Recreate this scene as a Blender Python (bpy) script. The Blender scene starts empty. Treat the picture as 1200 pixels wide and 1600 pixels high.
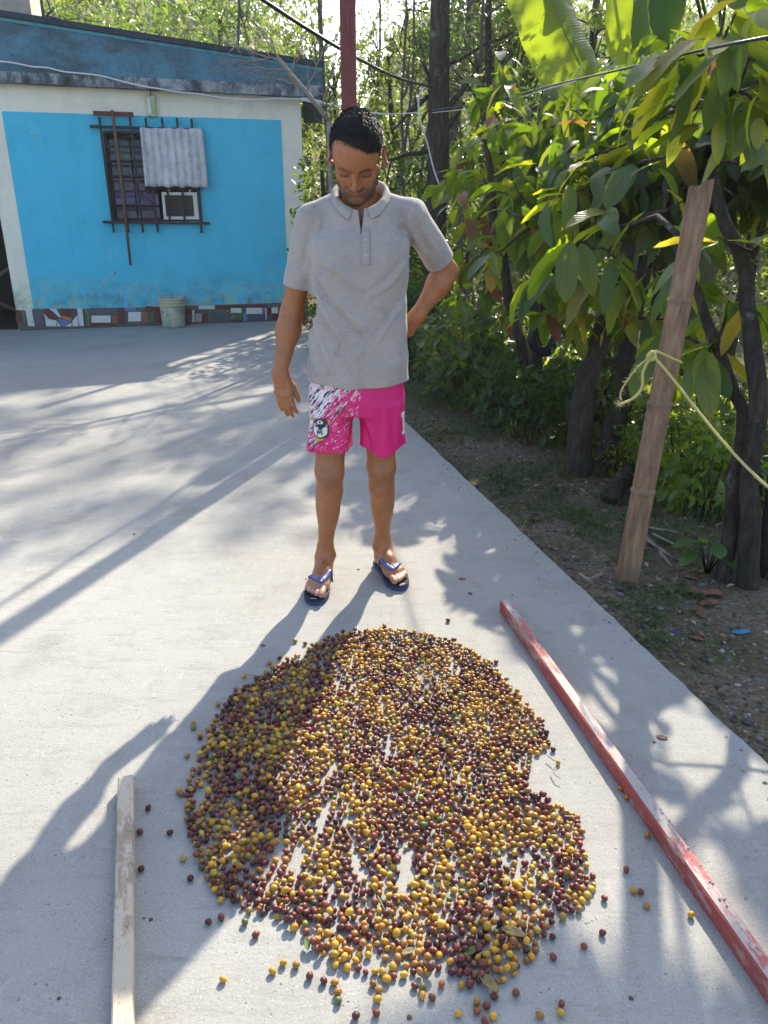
import bpy, bmesh, math, random
import numpy as np
from mathutils import Vector, Matrix, noise

# ---------------------------------------------------------------- camera, sky, sun, exposure
SC = bpy.context.scene
COL = SC.collection
PI = math.pi
R = math.radians
random.seed(7)
RNG = np.random.default_rng(11)
CAM_H, FPX, PITCH = 1.40, 1200.0, R(21.4)
_c, _s = math.cos(PITCH), math.sin(PITCH)
cd = bpy.data.cameras.new('camera')
cd.sensor_fit = 'VERTICAL'
cd.sensor_height = 24.0
cd.lens = 18.0
cd.clip_start = 0.05
cd.clip_end = 1500
cam = bpy.data.objects.new('camera', cd)
COL.objects.link(cam)
cam.location = (0, 0, CAM_H)
cam.rotation_euler = (PI / 2 - PITCH, 0, 0)
SC.camera = cam

SUN_EL, SUN_AZ = R(36), R(18)           # azimuth measured from +Y towards +X
SUN_DIR = Vector((math.sin(SUN_AZ) * math.cos(SUN_EL), math.cos(SUN_AZ) * math.cos(SUN_EL), math.sin(SUN_EL)))
w = bpy.data.worlds.new('World')
SC.world = w
w.use_nodes = True
nt = w.node_tree
bg = nt.nodes['Background']
sk = nt.nodes.new('ShaderNodeTexSky')
sk.sky_type = 'NISHITA'
sk.sun_disc = False
sk.sun_elevation = SUN_EL
sk.sun_rotation = SUN_AZ
sk.air_density = 1.0
sk.dust_density = 1.6
sk.ozone_density = 1.0
nt.links.new(sk.outputs[0], bg.inputs[0])
bg.inputs[1].default_value = 0.15
sl = bpy.data.lights.new('sun', 'SUN')
sl.energy = 3.9
sl.angle = R(0.65)
sl.color = (1.0, 0.92, 0.76)
sun = bpy.data.objects.new('sun', sl)
COL.objects.link(sun)
sun.rotation_euler = SUN_DIR.to_track_quat('Z', 'Y').to_euler()
SC.view_settings.view_transform = 'Standard'
SC.view_settings.look = 'None'
SC.view_settings.gamma = 1.0
SC.view_settings.use_curve_mapping = False
SC.view_settings.exposure = 1.5
SC.cycles.use_denoising = True
SC.cycles.max_bounces = 8
SC.cycles.diffuse_bounces = 4
SC.cycles.transmission_bounces = 5
SC.cycles.caustics_reflective = False
SC.cycles.caustics_refractive = False
SC.cycles.sample_clamp_indirect = 6.0

# ---------------------------------------------------------------- measuring helpers (photo pixel -> point in the place)
def ray(px, py):
    u, v = (px - 600) / FPX, (800 - py) / FPX
    return (u, _c + v * _s, -_s + v * _c)

def at(px, py, Y):
    r = ray(px, py)
    t = Y / r[1]
    return Vector((r[0] * t, Y, CAM_H + r[2] * t))

def gp(px, py, z=0.0):
    r = ray(px, py)
    t = (z - CAM_H) / r[2]
    return Vector((r[0] * t, r[1] * t, z))

# ---------------------------------------------------------------- object helpers
def props(o, label=None, cat=None, group=None, kind=None):
    if label: o['label'] = label
    if cat: o['category'] = cat
    if group: o['group'] = group
    if kind: o['kind'] = kind
    return o

def empty(name, loc=(0, 0, 0), label=None, cat=None, group=None, rz=0.0):
    o = bpy.data.objects.new(name, None)
    COL.objects.link(o)
    o.location = loc
    o.rotation_euler = (0, 0, rz)
    o.empty_display_size = 0.1
    return props(o, label, cat, group)

def link(name, me, parent=None, loc=(0, 0, 0), rot=(0, 0, 0), scale=(1, 1, 1)):
    o = bpy.data.objects.new(name, me)
    COL.objects.link(o)
    o.location = loc
    o.rotation_euler = rot
    o.scale = scale
    if parent: o.parent = parent
    return o

def copy_tree(o, parent=None):
    c = o.copy()
    COL.objects.link(c)
    if parent: c.parent = parent
    for ch in o.children:
        copy_tree(ch, c)
    return c

class MB:
    """collects verts and faces of ONE part"""
    def __init__(self):
        self.v, self.f, self.m, self.s = [], [], [], []
        self.cm = 0
        self.cs = False
    def add(self, vs, fs, mi=None, smooth=None):
        b = len(self.v)
        self.v += [tuple(p) for p in vs]
        for f in fs:
            self.f.append(tuple(i + b for i in f))
            self.m.append(self.cm if mi is None else mi)
            self.s.append(self.cs if smooth is None else smooth)
        return self
    def box(self, x0, x1, y0, y1, z0, z1, mi=None, M_=None):
        vs = [Vector(p) for p in ((x0, y0, z0), (x1, y0, z0), (x1, y1, z0), (x0, y1, z0), (x0, y0, z1), (x1, y0, z1), (x1, y1, z1), (x0, y1, z1))]
        if M_ is not None: vs = [M_ @ p for p in vs]
        return self.add(vs, [(0, 3, 2, 1), (4, 5, 6, 7), (0, 1, 5, 4), (1, 2, 6, 5), (2, 3, 7, 6), (3, 0, 4, 7)], mi)
    def prism(self, poly, y0, y1, mi=None):
        """polygon in x,z extruded along y"""
        n = len(poly)
        vs = [(x, y0, z) for x, z in poly] + [(x, y1, z) for x, z in poly]
        fs = [tuple(range(n)), tuple(range(2 * n - 1, n - 1, -1))]
        fs += [(i, i + n, (i + 1) % n + n, (i + 1) % n) for i in range(n)]
        return self.add(vs, fs, mi)
    def tube(self, pts, rad, n=8, mi=None, cap=True, smooth=True, jit=0.0, flat=1.0):
        pts = [Vector(p) for p in pts]
        if not hasattr(rad, '__len__'): rad = [rad] * len(pts)
        up = Vector((0, 0, 1))
        vs, fs = [], []
        ref = None
        for i, p in enumerate(pts):
            a = pts[max(i - 1, 0)]
            b = pts[min(i + 1, len(pts) - 1)]
            t = (b - a)
            t = t.normalized() if t.length > 1e-9 else up
            if ref is None:
                ref = t.cross(Vector((1, 0, 0)) if abs(t.x) < 0.8 else Vector((0, 1, 0))).normalized()
            else:
                ref = (ref - t * ref.dot(t)).normalized()
            q = t.cross(ref)
            for k in range(n):
                a_ = 2 * PI * k / n
                r_ = rad[i] * (1 + (random.uniform(-jit, jit) if jit else 0))
                vs.append(p + ref * (math.cos(a_) * r_) + q * (math.sin(a_) * r_ * flat))
        for i in range(len(pts) - 1):
            for k in range(n):
                a_, b_ = i * n + k, i * n + (k + 1) % n
                fs.append((a_, b_, b_ + n, a_ + n))
        if cap:
            fs.append(tuple(range(n - 1, -1, -1)))
            fs.append(tuple(range((len(pts) - 1) * n, len(pts) * n)))
        return self.add(vs, fs, mi, smooth)
    def lathe(self, prof, n=24, mi=None, smooth=True, loc=(0, 0, 0)):
        vs, fs = [], []
        for r_, z in prof:
            for k in range(n):
                a_ = 2 * PI * k / n
                vs.append((loc[0] + r_ * math.cos(a_), loc[1] + r_ * math.sin(a_), loc[2] + z))
        for i in range(len(prof) - 1):
            for k in range(n):
                a_, b_ = i * n + k, i * n + (k + 1) % n
                fs.append((a_, b_, b_ + n, a_ + n))
        return self.add(vs, fs, mi, smooth)
    def mesh(self, name, mats):
        me = bpy.data.meshes.new(name)
        me.from_pydata(self.v, [], self.f)
        for m in (mats if isinstance(mats, (list, tuple)) else [mats]): me.materials.append(m)
        me.polygons.foreach_set('material_index', self.m)
        me.polygons.foreach_set('use_smooth', self.s)
        me.update()
        return me
    def build(self, name, mats, parent=None, loc=(0, 0, 0), rot=(0, 0, 0), bevel=0.0):
        o = link(name, self.mesh(name, mats), parent, loc, rot)
        if bevel:
            b = o.modifiers.new('bevel', 'BEVEL')
            b.width = bevel
            b.segments = 2
            b.limit_method = 'ANGLE'
        return o

def np_mesh(name, verts, faces, mats, smooth=True, cols=None, uv=None):
    """verts (n,3), faces (m,k) arrays -> mesh, fast. cols: per-vertex colour attribute 'tint'"""
    me = bpy.data.meshes.new(name)
    m, k = faces.shape
    me.vertices.add(len(verts))
    me.vertices.foreach_set('co', np.ascontiguousarray(verts, dtype=np.float32).ravel())
    me.loops.add(m * k)
    me.loops.foreach_set('vertex_index', np.ascontiguousarray(faces, dtype=np.int32).ravel())
    me.polygons.add(m)
    me.polygons.foreach_set('loop_start', np.arange(0, m * k, k, dtype=np.int32))
    me.polygons.foreach_set('use_smooth', np.full(m, smooth, dtype=bool))
    if cols is not None:
        at_ = me.color_attributes.new('tint', 'FLOAT_COLOR', 'POINT')
        c4 = np.ones((len(verts), 4), dtype=np.float32)
        c4[:, :cols.shape[1]] = cols
        at_.data.foreach_set('color', c4.ravel())
    if uv is not None:
        ul = me.uv_layers.new(name='uv')
        ul.data.foreach_set('uv', np.ascontiguousarray(uv[faces.ravel()], dtype=np.float32).ravel())
    for mm in (mats if isinstance(mats, (list, tuple)) else [mats]): me.materials.append(mm)
    me.update(calc_edges=True)
    me.validate()
    return me

# ---------------------------------------------------------------- material helpers
class NT:
    def __init__(self, name):
        self.m = bpy.data.materials.new(name)
        self.m.use_nodes = True
        self.t = self.m.node_tree
        self.b = self.t.nodes['Principled BSDF']
        self.out = self.t.nodes['Material Output']
        self._co = None
    def n(self, typ, **kw):
        x = self.t.nodes.new('ShaderNode' + typ)
        for k, v in kw.items():
            if k.startswith('i_'):
                x.inputs[k[2:].replace('_', ' ')].default_value = v
            else: setattr(x, k, v)
        return x
    def l(self, a, b): self.t.links.new(a, b)
    def co(self, kind='Object', scale=(1, 1, 1), rot=(0, 0, 0)):
        if self._co is None: self._co = self.n('TexCoord')
        mp = self.n('Mapping')
        mp.inputs['Scale'].default_value = scale
        mp.inputs['Rotation'].default_value = rot
        self.l(self._co.outputs[kind], mp.inputs[0])
        return mp.outputs[0]
    def noise(self, scale=5, detail=4, rough=0.6, co=None, dist=0.0):
        x = self.n('TexNoise')
        x.inputs['Scale'].default_value = scale
        x.inputs['Detail'].default_value = detail
        x.inputs['Roughness'].default_value = rough
        x.inputs['Distortion'].default_value = dist
        self.l(co if co is not None else self.co(), x.inputs['Vector'])
        return x.outputs[0]
    def ramp(self, fac, stops, interp='LINEAR'):
        x = self.n('ValToRGB')
        cr = x.color_ramp
        cr.interpolation = interp
        while len(cr.elements) < len(stops): cr.elements.new(0.5)
        for e, (p, c) in zip(cr.elements, stops):
            e.position = p
            e.color = tuple(c) + (1,) if hasattr(c, '__len__') and len(c) == 3 else ((c, c, c, 1) if not hasattr(c, '__len__') else c)
        self.l(fac, x.inputs[0])
        return x.outputs[0]
    def mix(self, a, b, fac, blend='MIX'):
        x = self.n('Mix', data_type='RGBA', blend_type=blend)
        for si, v in ((6, a), (7, b), (0, fac)):
            sock = x.inputs[si]
            if isinstance(v, (int, float)):
                sock.default_value = v if si == 0 else (v, v, v, 1)
            elif isinstance(v, (tuple, list)): sock.default_value = tuple(v) + (1,) if len(v) == 3 else tuple(v)
            else: self.l(v, sock)
        return x.outputs[2]
    def math(self, op, a, b=0.0, clamp=False):
        x = self.n('Math', operation=op, use_clamp=clamp)
        for sock, v in ((x.inputs[0], a), (x.inputs[1], b)):
            if isinstance(v, (int, float)): sock.default_value = v
            else: self.l(v, sock)
        return x.outputs[0]
    def bump(self, h, strength=0.3, dist=0.01):
        x = self.n('Bump')
        x.inputs['Strength'].default_value = strength
        x.inputs['Distance'].default_value = dist
        self.l(h, x.inputs['Height'])
        self.l(x.outputs[0], self.b.inputs['Normal'])
        return x.outputs[0]
    def set(self, col=None, rough=None, spec=None, metal=None):
        for key, v in (('Base Color', col), ('Roughness', rough), ('Specular IOR Level', spec), ('Metallic', metal)):
            if v is None: continue
            s_ = self.b.inputs[key]
            if isinstance(v, (int, float)): s_.default_value = v
            elif isinstance(v, (tuple, list)): s_.default_value = tuple(v) + (1,) if len(v) == 3 else tuple(v)
            else: self.l(v, s_)
        return self

def simple(name, col, rough=0.6, var=0.25, scale=6.0, bump=0.0, bscale=None, spec=0.35, metal=0.0, col2=None):
    x = NT(name)
    f = x.noise(scale, 5, 0.65)
    dark = tuple(c * (1 - var) for c in col) if col2 is None else col2
    x.set(x.ramp(f, [(0.3, dark), (0.7, col)]), rough, spec, metal)
    if bump:
        x.bump(x.noise(bscale or scale * 6, 4, 0.6), bump, 0.005)
    return x.m
# ================================================================ THE GROUND
EDGE_A, EDGE_B = Vector((0.179, 5.232)), Vector((1.043, 1.691))      # right edge of the concrete yard
EDGE_D = (EDGE_B - EDGE_A).normalized()
def edge_x(y):
    return EDGE_A.x + (EDGE_B.x - EDGE_A.x) * (EDGE_A.y - y) / (EDGE_A.y - EDGE_B.y)

def ground_z(x, y):
    d = x - edge_x(y)                       # metres to the right of the slab
    z = -0.055
    if d > 0:
        z += -0.02 * min(d, 1.2)
        if d > 1.0: z -= 0.26 * min(d - 1.0, 7.0)
        z += 0.018 * noise.noise(Vector((x * 3.1, y * 3.1, 0))) + 0.035 * noise.noise(Vector((x * 0.9, y * 0.9, 3)))
    if y > 17: z += 0.34 * (min(y, 75) - 17) * (1 - 0.45 * math.exp(-((x / y + 0.04) / 0.045) ** 2))
    if y > 17: z += 1.2 * noise.noise(Vector((x * 0.07, y * 0.07, 7)))
    return z

xs = np.concatenate([[-140, -100, -60, -40, -25, -15, -10, -6, -3], np.arange(-1.6, 4.2, 0.07), np.arange(4.3, 9, 0.4), [10, 12, 15, 20, 30, 45, 70, 100, 140]])
ys = np.concatenate([[-40, -20, -8, -3], np.arange(-1, 8, 0.07), np.arange(8, 17, 0.4), np.arange(17, 40, 1.5), [42, 48, 55, 65, 80, 100, 120, 150]])
gv = np.array([(x, y, ground_z(x, y)) for y in ys for x in xs], dtype=np.float32)
nx = len(xs)
ii = np.arange((len(ys) - 1) * (nx - 1))
q = ii // (nx - 1) * nx + ii % (nx - 1)
gf = np.stack([q, q + 1, q + nx + 1, q + nx], 1)

x = NT('dirt')
co = x.co()
big = x.noise(1.3, 5, 0.6, co)
fine = x.noise(38, 6, 0.75, co)
peb = x.n('TexVoronoi')
peb.inputs['Scale'].default_value = 55
x.l(co, peb.inputs['Vector'])
c1 = x.ramp(fine, [(0.3, (0.075, 0.052, 0.034)), (0.52, (0.205, 0.152, 0.105)), (0.75, (0.34, 0.275, 0.205))])
c2 = x.ramp(fine, [(0.3, (0.045, 0.045, 0.02)), (0.6, (0.10, 0.10, 0.042)), (0.8, (0.17, 0.14, 0.085))])
cc = x.mix(c1, c2, x.ramp(big, [(0.45, 0.0), (0.62, 0.8)]))
pc = x.mix(cc, (0.30, 0.28, 0.26), x.ramp(x.math('MULTIPLY', x.ramp(peb.outputs[1], [(0.6, 0), (0.8, 1)]), x.ramp(peb.outputs[0], [(0.2, 1), (0.5, 0)])), [(0.3, 0), (0.7, 0.7)]))
x.set(pc, 0.95, 0.15)
x.bump(x.math('ADD', fine, x.math('MULTIPLY', peb.outputs[0], -0.7)), 0.8, 0.03)
M_DIRT = x.m
o = link('ground', np_mesh('ground', gv, gf, M_DIRT))
props(o, kind='structure')

# concrete yard
x = NT('concrete')
co = x.co()
warp = x.n('TexNoise')
warp.inputs['Scale'].default_value = 0.9
warp.inputs['Detail'].default_value = 2
x.l(co, warp.inputs['Vector'])
wv = x.n('VectorMath', operation='SCALE')
x.l(warp.outputs[1], wv.inputs[0]); wv.inputs['Scale'].default_value = 0.9
av = x.n('VectorMath', operation='ADD')
x.l(co, av.inputs[0]); x.l(wv.outputs[0], av.inputs[1])
def stretched(vec, scale, rz):
    mp = x.n('Mapping'); mp.inputs['Scale'].default_value = scale; mp.inputs['Rotation'].default_value = (0, 0, rz)
    x.l(vec, mp.inputs[0]); return mp.outputs[0]
def xadd(a, b): return x.math('ADD', a, b)
trowel = x.noise(17, 7, 0.74, stretched(co, (0.35, 1.5, 1), 0), 0.4)
trowel2 = x.noise(34, 5, 0.7, stretched(co, (1.1, 0.4, 1), 0), 0.3)
grain = x.noise(210, 2, 0.8, co)
sand = x.noise(95, 5, 0.85, co)
blot = x.noise(1.1, 6, 0.62, co)
blot2 = x.noise(3.7, 6, 0.75, co)
pit = x.n('TexVoronoi'); pit.inputs['Scale'].default_value = 62; pit.inputs['Randomness'].default_value = 1.0
x.l(co, pit.inputs['Vector'])
base = x.ramp(blot, [(0.30, (0.255, 0.245, 0.220)), (0.5, (0.320, 0.308, 0.278)), (0.72, (0.375, 0.362, 0.328))])
base = x.mix(base, (0.25, 0.242, 0.225), x.ramp(trowel, [(0.34, 0.75), (0.47, 0.0)]))
base = x.mix(base, (0.42, 0.41, 0.385), x.ramp(trowel2, [(0.56, 0.0), (0.72, 0.4)]))
base = x.mix(base, (0.225, 0.205, 0.175), x.ramp(blot2, [(0.52, 0.0), (0.72, 0.75)]))
base = x.mix(base, (0.22, 0.205, 0.18), x.ramp(x.noise(0.55, 7, 0.72, co), [(0.48, 0.0), (0.66, 0.7)]))
base = x.mix(base, (0.15, 0.14, 0.125), x.ramp(x.noise(8, 8, 0.85, stretched(co, (0.5, 1.6, 1), 0)), [(0.62, 0.0), (0.74, 0.6)]))
base = x.mix(base, (0.13, 0.125, 0.115), x.ramp(sand, [(0.30, 0.85), (0.42, 0.0)]))
base = x.mix(base, (0.56, 0.55, 0.525), x.ramp(sand, [(0.60, 0.0), (0.70, 0.6)]))
base = x.mix(base, (0.17, 0.165, 0.155), x.ramp(grain, [(0.30, 0.75), (0.42, 0.0)]))
base = x.mix(base, (0.55, 0.545, 0.53), x.ramp(grain, [(0.60, 0.0), (0.72, 0.7)]))
pitm = x.math('MULTIPLY', x.ramp(pit.outputs[0], [(0.10, 1.0), (0.22, 0.0)]), x.ramp(x.noise(9, 4, 0.7, co), [(0.50, 0.0), (0.62, 1.0)]))
base = x.mix(base, (0.09, 0.085, 0.08), x.math('MULTIPLY', pitm, 0.7))
# older grubby strip below the house wall
sep = x.n('SeparateXYZ'); x.l(co, sep.inputs[0])
hw = x.math('SUBTRACT', x.math('MULTIPLY', sep.outputs[1], 0.957), x.math('MULTIPLY', sep.outputs[0], 0.29))
dirtf = x.math('MULTIPLY', x.ramp(x.math('DIVIDE', hw, 12.0), [(0.72, 0.0), (0.89, 1.0)]), x.ramp(x.noise(5, 7, 0.75, stretched(co, (0.45, 1.6, 1), R(16))), [(0.44, 0.0), (0.64, 0.55)]))
base = x.mix(base, (0.19, 0.185, 0.175), dirtf)
x.set(base, 0.88, 0.25)
h = xadd(xadd(x.math('MULTIPLY', trowel, 0.9), x.math('MULTIPLY', sand, 0.8)), xadd(x.math('MULTIPLY', grain, 0.35), x.math('MULTIPLY', pitm, -0.6)))
x.bump(h, 0.55, 0.0045)
M_CONC = x.m
yb, yt = -6.0, 16.0
m = MB()
edge = []
yy = yb
while yy < 11.6:
    edge.append((edge_x(yy) + 0.008 * noise.noise(Vector((0, yy * 5, 1))) + 0.006 * noise.noise(Vector((3, yy * 17, 1))), yy))
    yy += 0.025 if -0.5 < yy < 7 else 0.5
top = [(-14, yb)] + edge + [(edge_x(11.6), 11.6), (-14, 11.6)]
n_ = len(top)
m.add([(a, b, 0.0) for a, b in top] + [(a, b, -0.11) for a, b in top], [tuple(range(n_))] + [(i, i + n_, (i + 1) % n_ + n_, (i + 1) % n_) for i in range(n_)])
o = m.build('concrete_yard', M_CONC)
props(o, kind='structure')

# ================================================================ THE HOUSE
HO = Vector((-4.039, 9.968, 0))
HD = Vector((0.95694, 0.29028, 0))
HN = Vector((-0.29028, 0.95694, 0))        # into the house
HRZ = math.atan2(HD.y, HD.x)
def wall(px, py, off=0.0):
    """photo pixel -> (s, z) on the plane that lies off metres behind the wall face"""
    r = Vector(ray(px, py))
    t = ((HO + HN * off) - Vector((0, 0, 0))).dot(HN) / r.dot(HN)
    p = r * t + Vector((0, 0, CAM_H))
    return ((p - HO).dot(HD), p.z)

house = empty('house', HO, 'blue and white plastered house with dark blue parapet at the back of the yard', 'house', rz=HRZ)

def plaster(name, col, stain, amount, grime=0.35):
    x = NT(name)
    co = x.co()
    f = x.noise(3, 6, 0.7, co)
    sp = x.noise(45, 4, 0.8, co)
    c = x.mix(tuple(k * 0.88 for k in col), col, x.ramp(f, [(0.3, 0), (0.7, 1)]))
    c = x.mix(c, stain, x.ramp(sp, [(0.58, 0.0), (0.68, amount)]))
    drip = x.noise(7, 6, 0.7, x.co(scale=(2.2, 2.2, 0.25)))
    c = x.mix(c, tuple(k * 0.55 for k in col), x.ramp(drip, [(0.55, 0.0), (0.8, grime)]))
    sp_ = x.n('SeparateXYZ'); x.l(co, sp_.inputs[0])
    low = x.math('MULTIPLY', x.ramp(sp_.outputs[2], [(0.2, 1.0), (0.70, 0.0)]), x.ramp(x.noise(7, 8, 0.82, co), [(0.42, 0.0), (0.58, 0.95)]))
    c = x.mix(c, x.mix((0.12, 0.16, 0.14), (0.33, 0.42, 0.22), x.ramp(x.noise(4, 4, 0.6, co), [(0.42, 0.0), (0.58, 1.0)])), low)
    c = x.mix(c, tuple(k * 0.62 for k in col), x.ramp(x.noise(1.7, 7, 0.75, x.co(scale=(1, 1, 0.6))), [(0.52, 0.0), (0.75, 0.55)]))
    x.set(c, 0.8, 0.3)
    x.bump(x.math('ADD', x.noise(90, 5, 0.7, co), x.math('MULTIPLY', f, 0.8)), 0.25, 0.006)
    return x.m
M_WHITE = plaster('white_plaster', (0.74, 0.70, 0.58), (0.35, 0.33, 0.28), 0.3)
M_BLUE = plaster('blue_plaster', (0.065, 0.46, 0.64), (0.35, 0.55, 0.62), 0.55, 0.25)
x = NT('parapet_paint')
co = x.co()
c = x.ramp(x.noise(1.6, 7, 0.7, x.co(scale=(0.6, 1, 1.2))), [(0.3, (0.03, 0.04, 0.046)), (0.44, (0.06, 0.10, 0.125)), (0.58, (0.075, 0.19, 0.26)), (0.8, (0.09, 0.28, 0.36))])
c = x.mix(c, (0.025, 0.03, 0.035), x.ramp(x.noise(24, 6, 0.8, co), [(0.52, 0.0), (0.7, 0.75)]))
x.set(c, 0.85, 0.25)
x.bump(x.noise(60, 5, 0.7, co), 0.3, 0.008)
M_PARAPET = x.m
x = NT('drip_band_paint')
co = x.co()
c = x.ramp(x.noise(4.5, 7, 0.75, x.co(scale=(1, 1, 0.6))), [(0.36, (0.03, 0.034, 0.04)), (0.46, (0.085, 0.10, 0.115)), (0.58, (0.30, 0.32, 0.32)), (0.70, (0.09, 0.28, 0.40))])
x.set(c, 0.85, 0.25)
x.bump(x.noise(50, 5, 0.7, co), 0.4, 0.01)
M_BAND = x.m
M_TRIM = simple('pale_blue_trim', (0.08, 0.33, 0.45), 0.7, 0.5, 9, 0.2)
M_ROOMSHADE = simple('interior_shade', (0.035, 0.033, 0.03), 0.9, 0.4, 4)  # near-black colour stands in for the shade indoors
M_RUST = simple('rusty_iron', (0.075, 0.035, 0.028), 0.75, 0.5, 30, 0.3, col2=(0.022, 0.017, 0.017))
M_BLACKMETAL = simple('black_paint', (0.025, 0.022, 0.024), 0.6, 0.4, 25, 0.2)

wx0, wx1, wz0, wz1 = 0.715, 1.80, 1.28, 2.29        # window opening
S0, S1, ZT = -0.56, 3.125, 2.93
m = MB()
for a, b, z0, z1 in ((S0, wx0, 0, ZT), (wx1, S1, 0, ZT), (wx0, wx1, 0, wz0), (wx0, wx1, wz1, ZT)):
    m.box(a, b, 0, 0.16, z0, z1)
m.box(S1 - 0.16, S1, 0.16, 4.6, 0, ZT)               # right side wall
m.box(S0, S0 + 0.16, 0.16, 4.6, 0, ZT)
m.box(S0 + 0.16, S1 - 0.16, 4.44, 4.6, 0, ZT)
m.build('wall', M_WHITE, house)
bs0, bs1, bz0, bz1 = -0.357, 2.865, 0.235, 2.465
m = MB()
for a, b, z0, z1 in ((bs0, wx0, bz0, bz1), (wx1, bs1, bz0, bz1), (wx0, wx1, bz0, wz0), (wx0, wx1, wz1, bz1)):
    m.box(a, b, -0.004, -0.0005, z0, z1)
m.build('painted_panel', M_BLUE, house)
# open bay to the left, its shade put into near-black walls and floor
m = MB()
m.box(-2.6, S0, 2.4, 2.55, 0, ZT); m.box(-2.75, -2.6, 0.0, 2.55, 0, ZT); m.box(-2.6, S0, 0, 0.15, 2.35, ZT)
m.build('bay_wall', M_ROOMSHADE, house)
m = MB(); m.box(-2.6, S0, 0.16, 2.4, 0.0, 0.012); m.build('bay_floor', M_ROOMSHADE, house)
m = MB()
p0, p1 = wall(-40, 458, 0.6), wall(40, 400, 0.6)
m.tube([(p0[0], 0.6, p0[1]), (p1[0], 0.6, p1[1])], 0.022, 6)
p0, p1 = wall(-40, 455, 0.7), wall(40, 492, 0.7)
m.tube([(p0[0], 0.7, p0[1]), (p1[0], 0.7, p1[1])], 0.022, 6)
o = m.build('bay_brace', simple('grey_timber', (0.12, 0.10, 0.085), 0.8, 0.3, 10), house)

# roof edge: drip band, parapet, light trim
OB, OP = -0.14, -0.12
def quadbox(m, p, off, depth):
    """p: four (s,z): TL TR BR BL"""
    m.prism([p[3], p[2], p[1], p[0]], off, off + depth)
bl = [wall(-60, 107, OB), wall(507, 130, OB), wall(507, 152, OB), wall(-60, 122, OB)]
bl[0] = (bl[0][0], 2.905); bl[3] = (bl[3][0], 2.80)
sR = wall(507, 140, OB)[0]
zb0, zb1 = wall(0, 128, OB)[1], wall(506, 152, OB)[1]
zt0, zt1 = wall(0, 111, OB)[1], wall(506, 134, OB)[1]
sL = wall(0, 111, OB)[0]
def lin(s_, a, b): return a + (b - a) * (s_ - sL) / (sR - sL)
sX = -2.8
m = MB()
m.prism([(sX, lin(sX, zb0, zb1)), (sR, zb1), (sR, zt1), (sX, lin(sX, zt0, zt1))], OB, 0.0 - 0.002)
m.build('drip_band', M_BAND, house)
pz0, pz1 = wall(0, 25, OP)[1], wall(506, 106, OP)[1]
m = MB()
m.prism([(sX, lin(sX, zt0, zt1) + 0.001), (sR - 0.02, zt1 + 0.001), (sR - 0.02, pz1), (sX, lin(sX, pz0, pz1))], OP, 4.6)
m.build('parapet', M_PARAPET, house)
m = MB()
tz = 0.035
m.prism([(sX, lin(sX, pz0, pz1) - tz), (sR - 0.02, pz1 - tz), (sR - 0.02, pz1 - 0.002), (sX, lin(sX, pz0, pz1) - 0.002)], OP - 0.012, OP - 0.001)
m.build('parapet_trim', M_TRIM, house)
m = MB()
m.prism([(sX, lin(sX, pz0, pz1) + 0.001), (sR, pz1 + 0.001), (sR, pz1 + 0.06), (sX, lin(sX, pz0, pz1) + 0.06)], OP - 0.05, 4.65)
m.build('roof', simple('dark_roofing', (0.03, 0.045, 0.06), 0.8, 0.4, 12, 0.3), house)
m = MB()
ba, bb = wall(-90, 20, 0.8), wall(49, 20, 0.8)
m.box(ba[0], bb[0], 0.8, 2.4, 3.3, 4.6)
m.build('roof_tank_block', simple('beige_plaster', (0.42, 0.36, 0.29), 0.85, 0.35, 7, 0.3), house)
m = MB()
ga, gb = wall(474, 158, 0.9), wall(497, 190, 0.9)
m.box(ga[0], ga[0] + 0.26, 0.9, 0.93, gb[1] - 0.02, ga[1] + 0.05)
m.build('side_shutter', simple('dark_green_paint', (0.012, 0.05, 0.04), 0.6, 0.3, 8), house)

# repaired crack in the blue panel
M_CRACK = simple('crack_filler', (0.30, 0.52, 0.60), 0.9, 0.4, 30)
for pts, wd in (([(445, 345), (441, 384), (425, 392), (424, 420), (419, 444), (413, 474)], 0.013), ([(403, 452), (410, 456), (421, 458)], 0.010),
                ([(183, 423), (163, 440), (150, 454), (136, 470)], 0.018), ([(187, 448), (192, 470)], 0.02), ([(172, 385), (176, 424)], 0.006), ([(232, 370), (234, 394)], 0.006), ([(49, 205), (56, 212)], 0.03)):
    m = MB()
    m.tube([(wall(a + random.uniform(-1, 1), b, 0)[0], -0.004, wall(a, b, 0)[1]) for a, b in pts], [wd * random.uniform(0.3, 1.0) for _ in pts], 6, flat=1.0)
    for i, v in enumerate(m.v): m.v[i] = (v[0], -0.004 + (v[1] + 0.004) * 0.14, v[2])
    m.build('crack_filler', M_CRACK, house)

# mosaic skirting of broken tiles, tile by tile
TC = dict(r=(0.115, 0.022, 0.020), g=(0.055, 0.095, 0.055), w=(0.52, 0.53, 0.51), d=(0.075, 0.075, 0.095), b=(0.23, 0.085, 0.045), o=(0.42, 0.17, 0.035), u=(0.11, 0.17, 0.33), e=(0.36, 0.31, 0.26))
def tilemat(k, c):
    x = NT('tile_' + {'r': 'maroon', 'g': 'green', 'w': 'white', 'd': 'slate', 'b': 'brown', 'o': 'orange', 'u': 'blue', 'e': 'beige'}[k])
    f = x.noise(30 if k == 'g' else 14, 6, 0.7)
    x.set(x.mix(c, (0.35, 0.38, 0.33) if k == 'g' else tuple(q_ * 0.65 for q_ in c), x.ramp(f, [(0.5, 0), (0.72, 0.6)])), 0.35, 0.4)
    return x.m
TM = {k: tilemat(k, c) for k, c in TC.items()}
TILES = []
def tz8(*pts): return [(a / 8.0, 330 + b / 8.0) for a, b in pts]          # measured in an 8x enlargement
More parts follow.
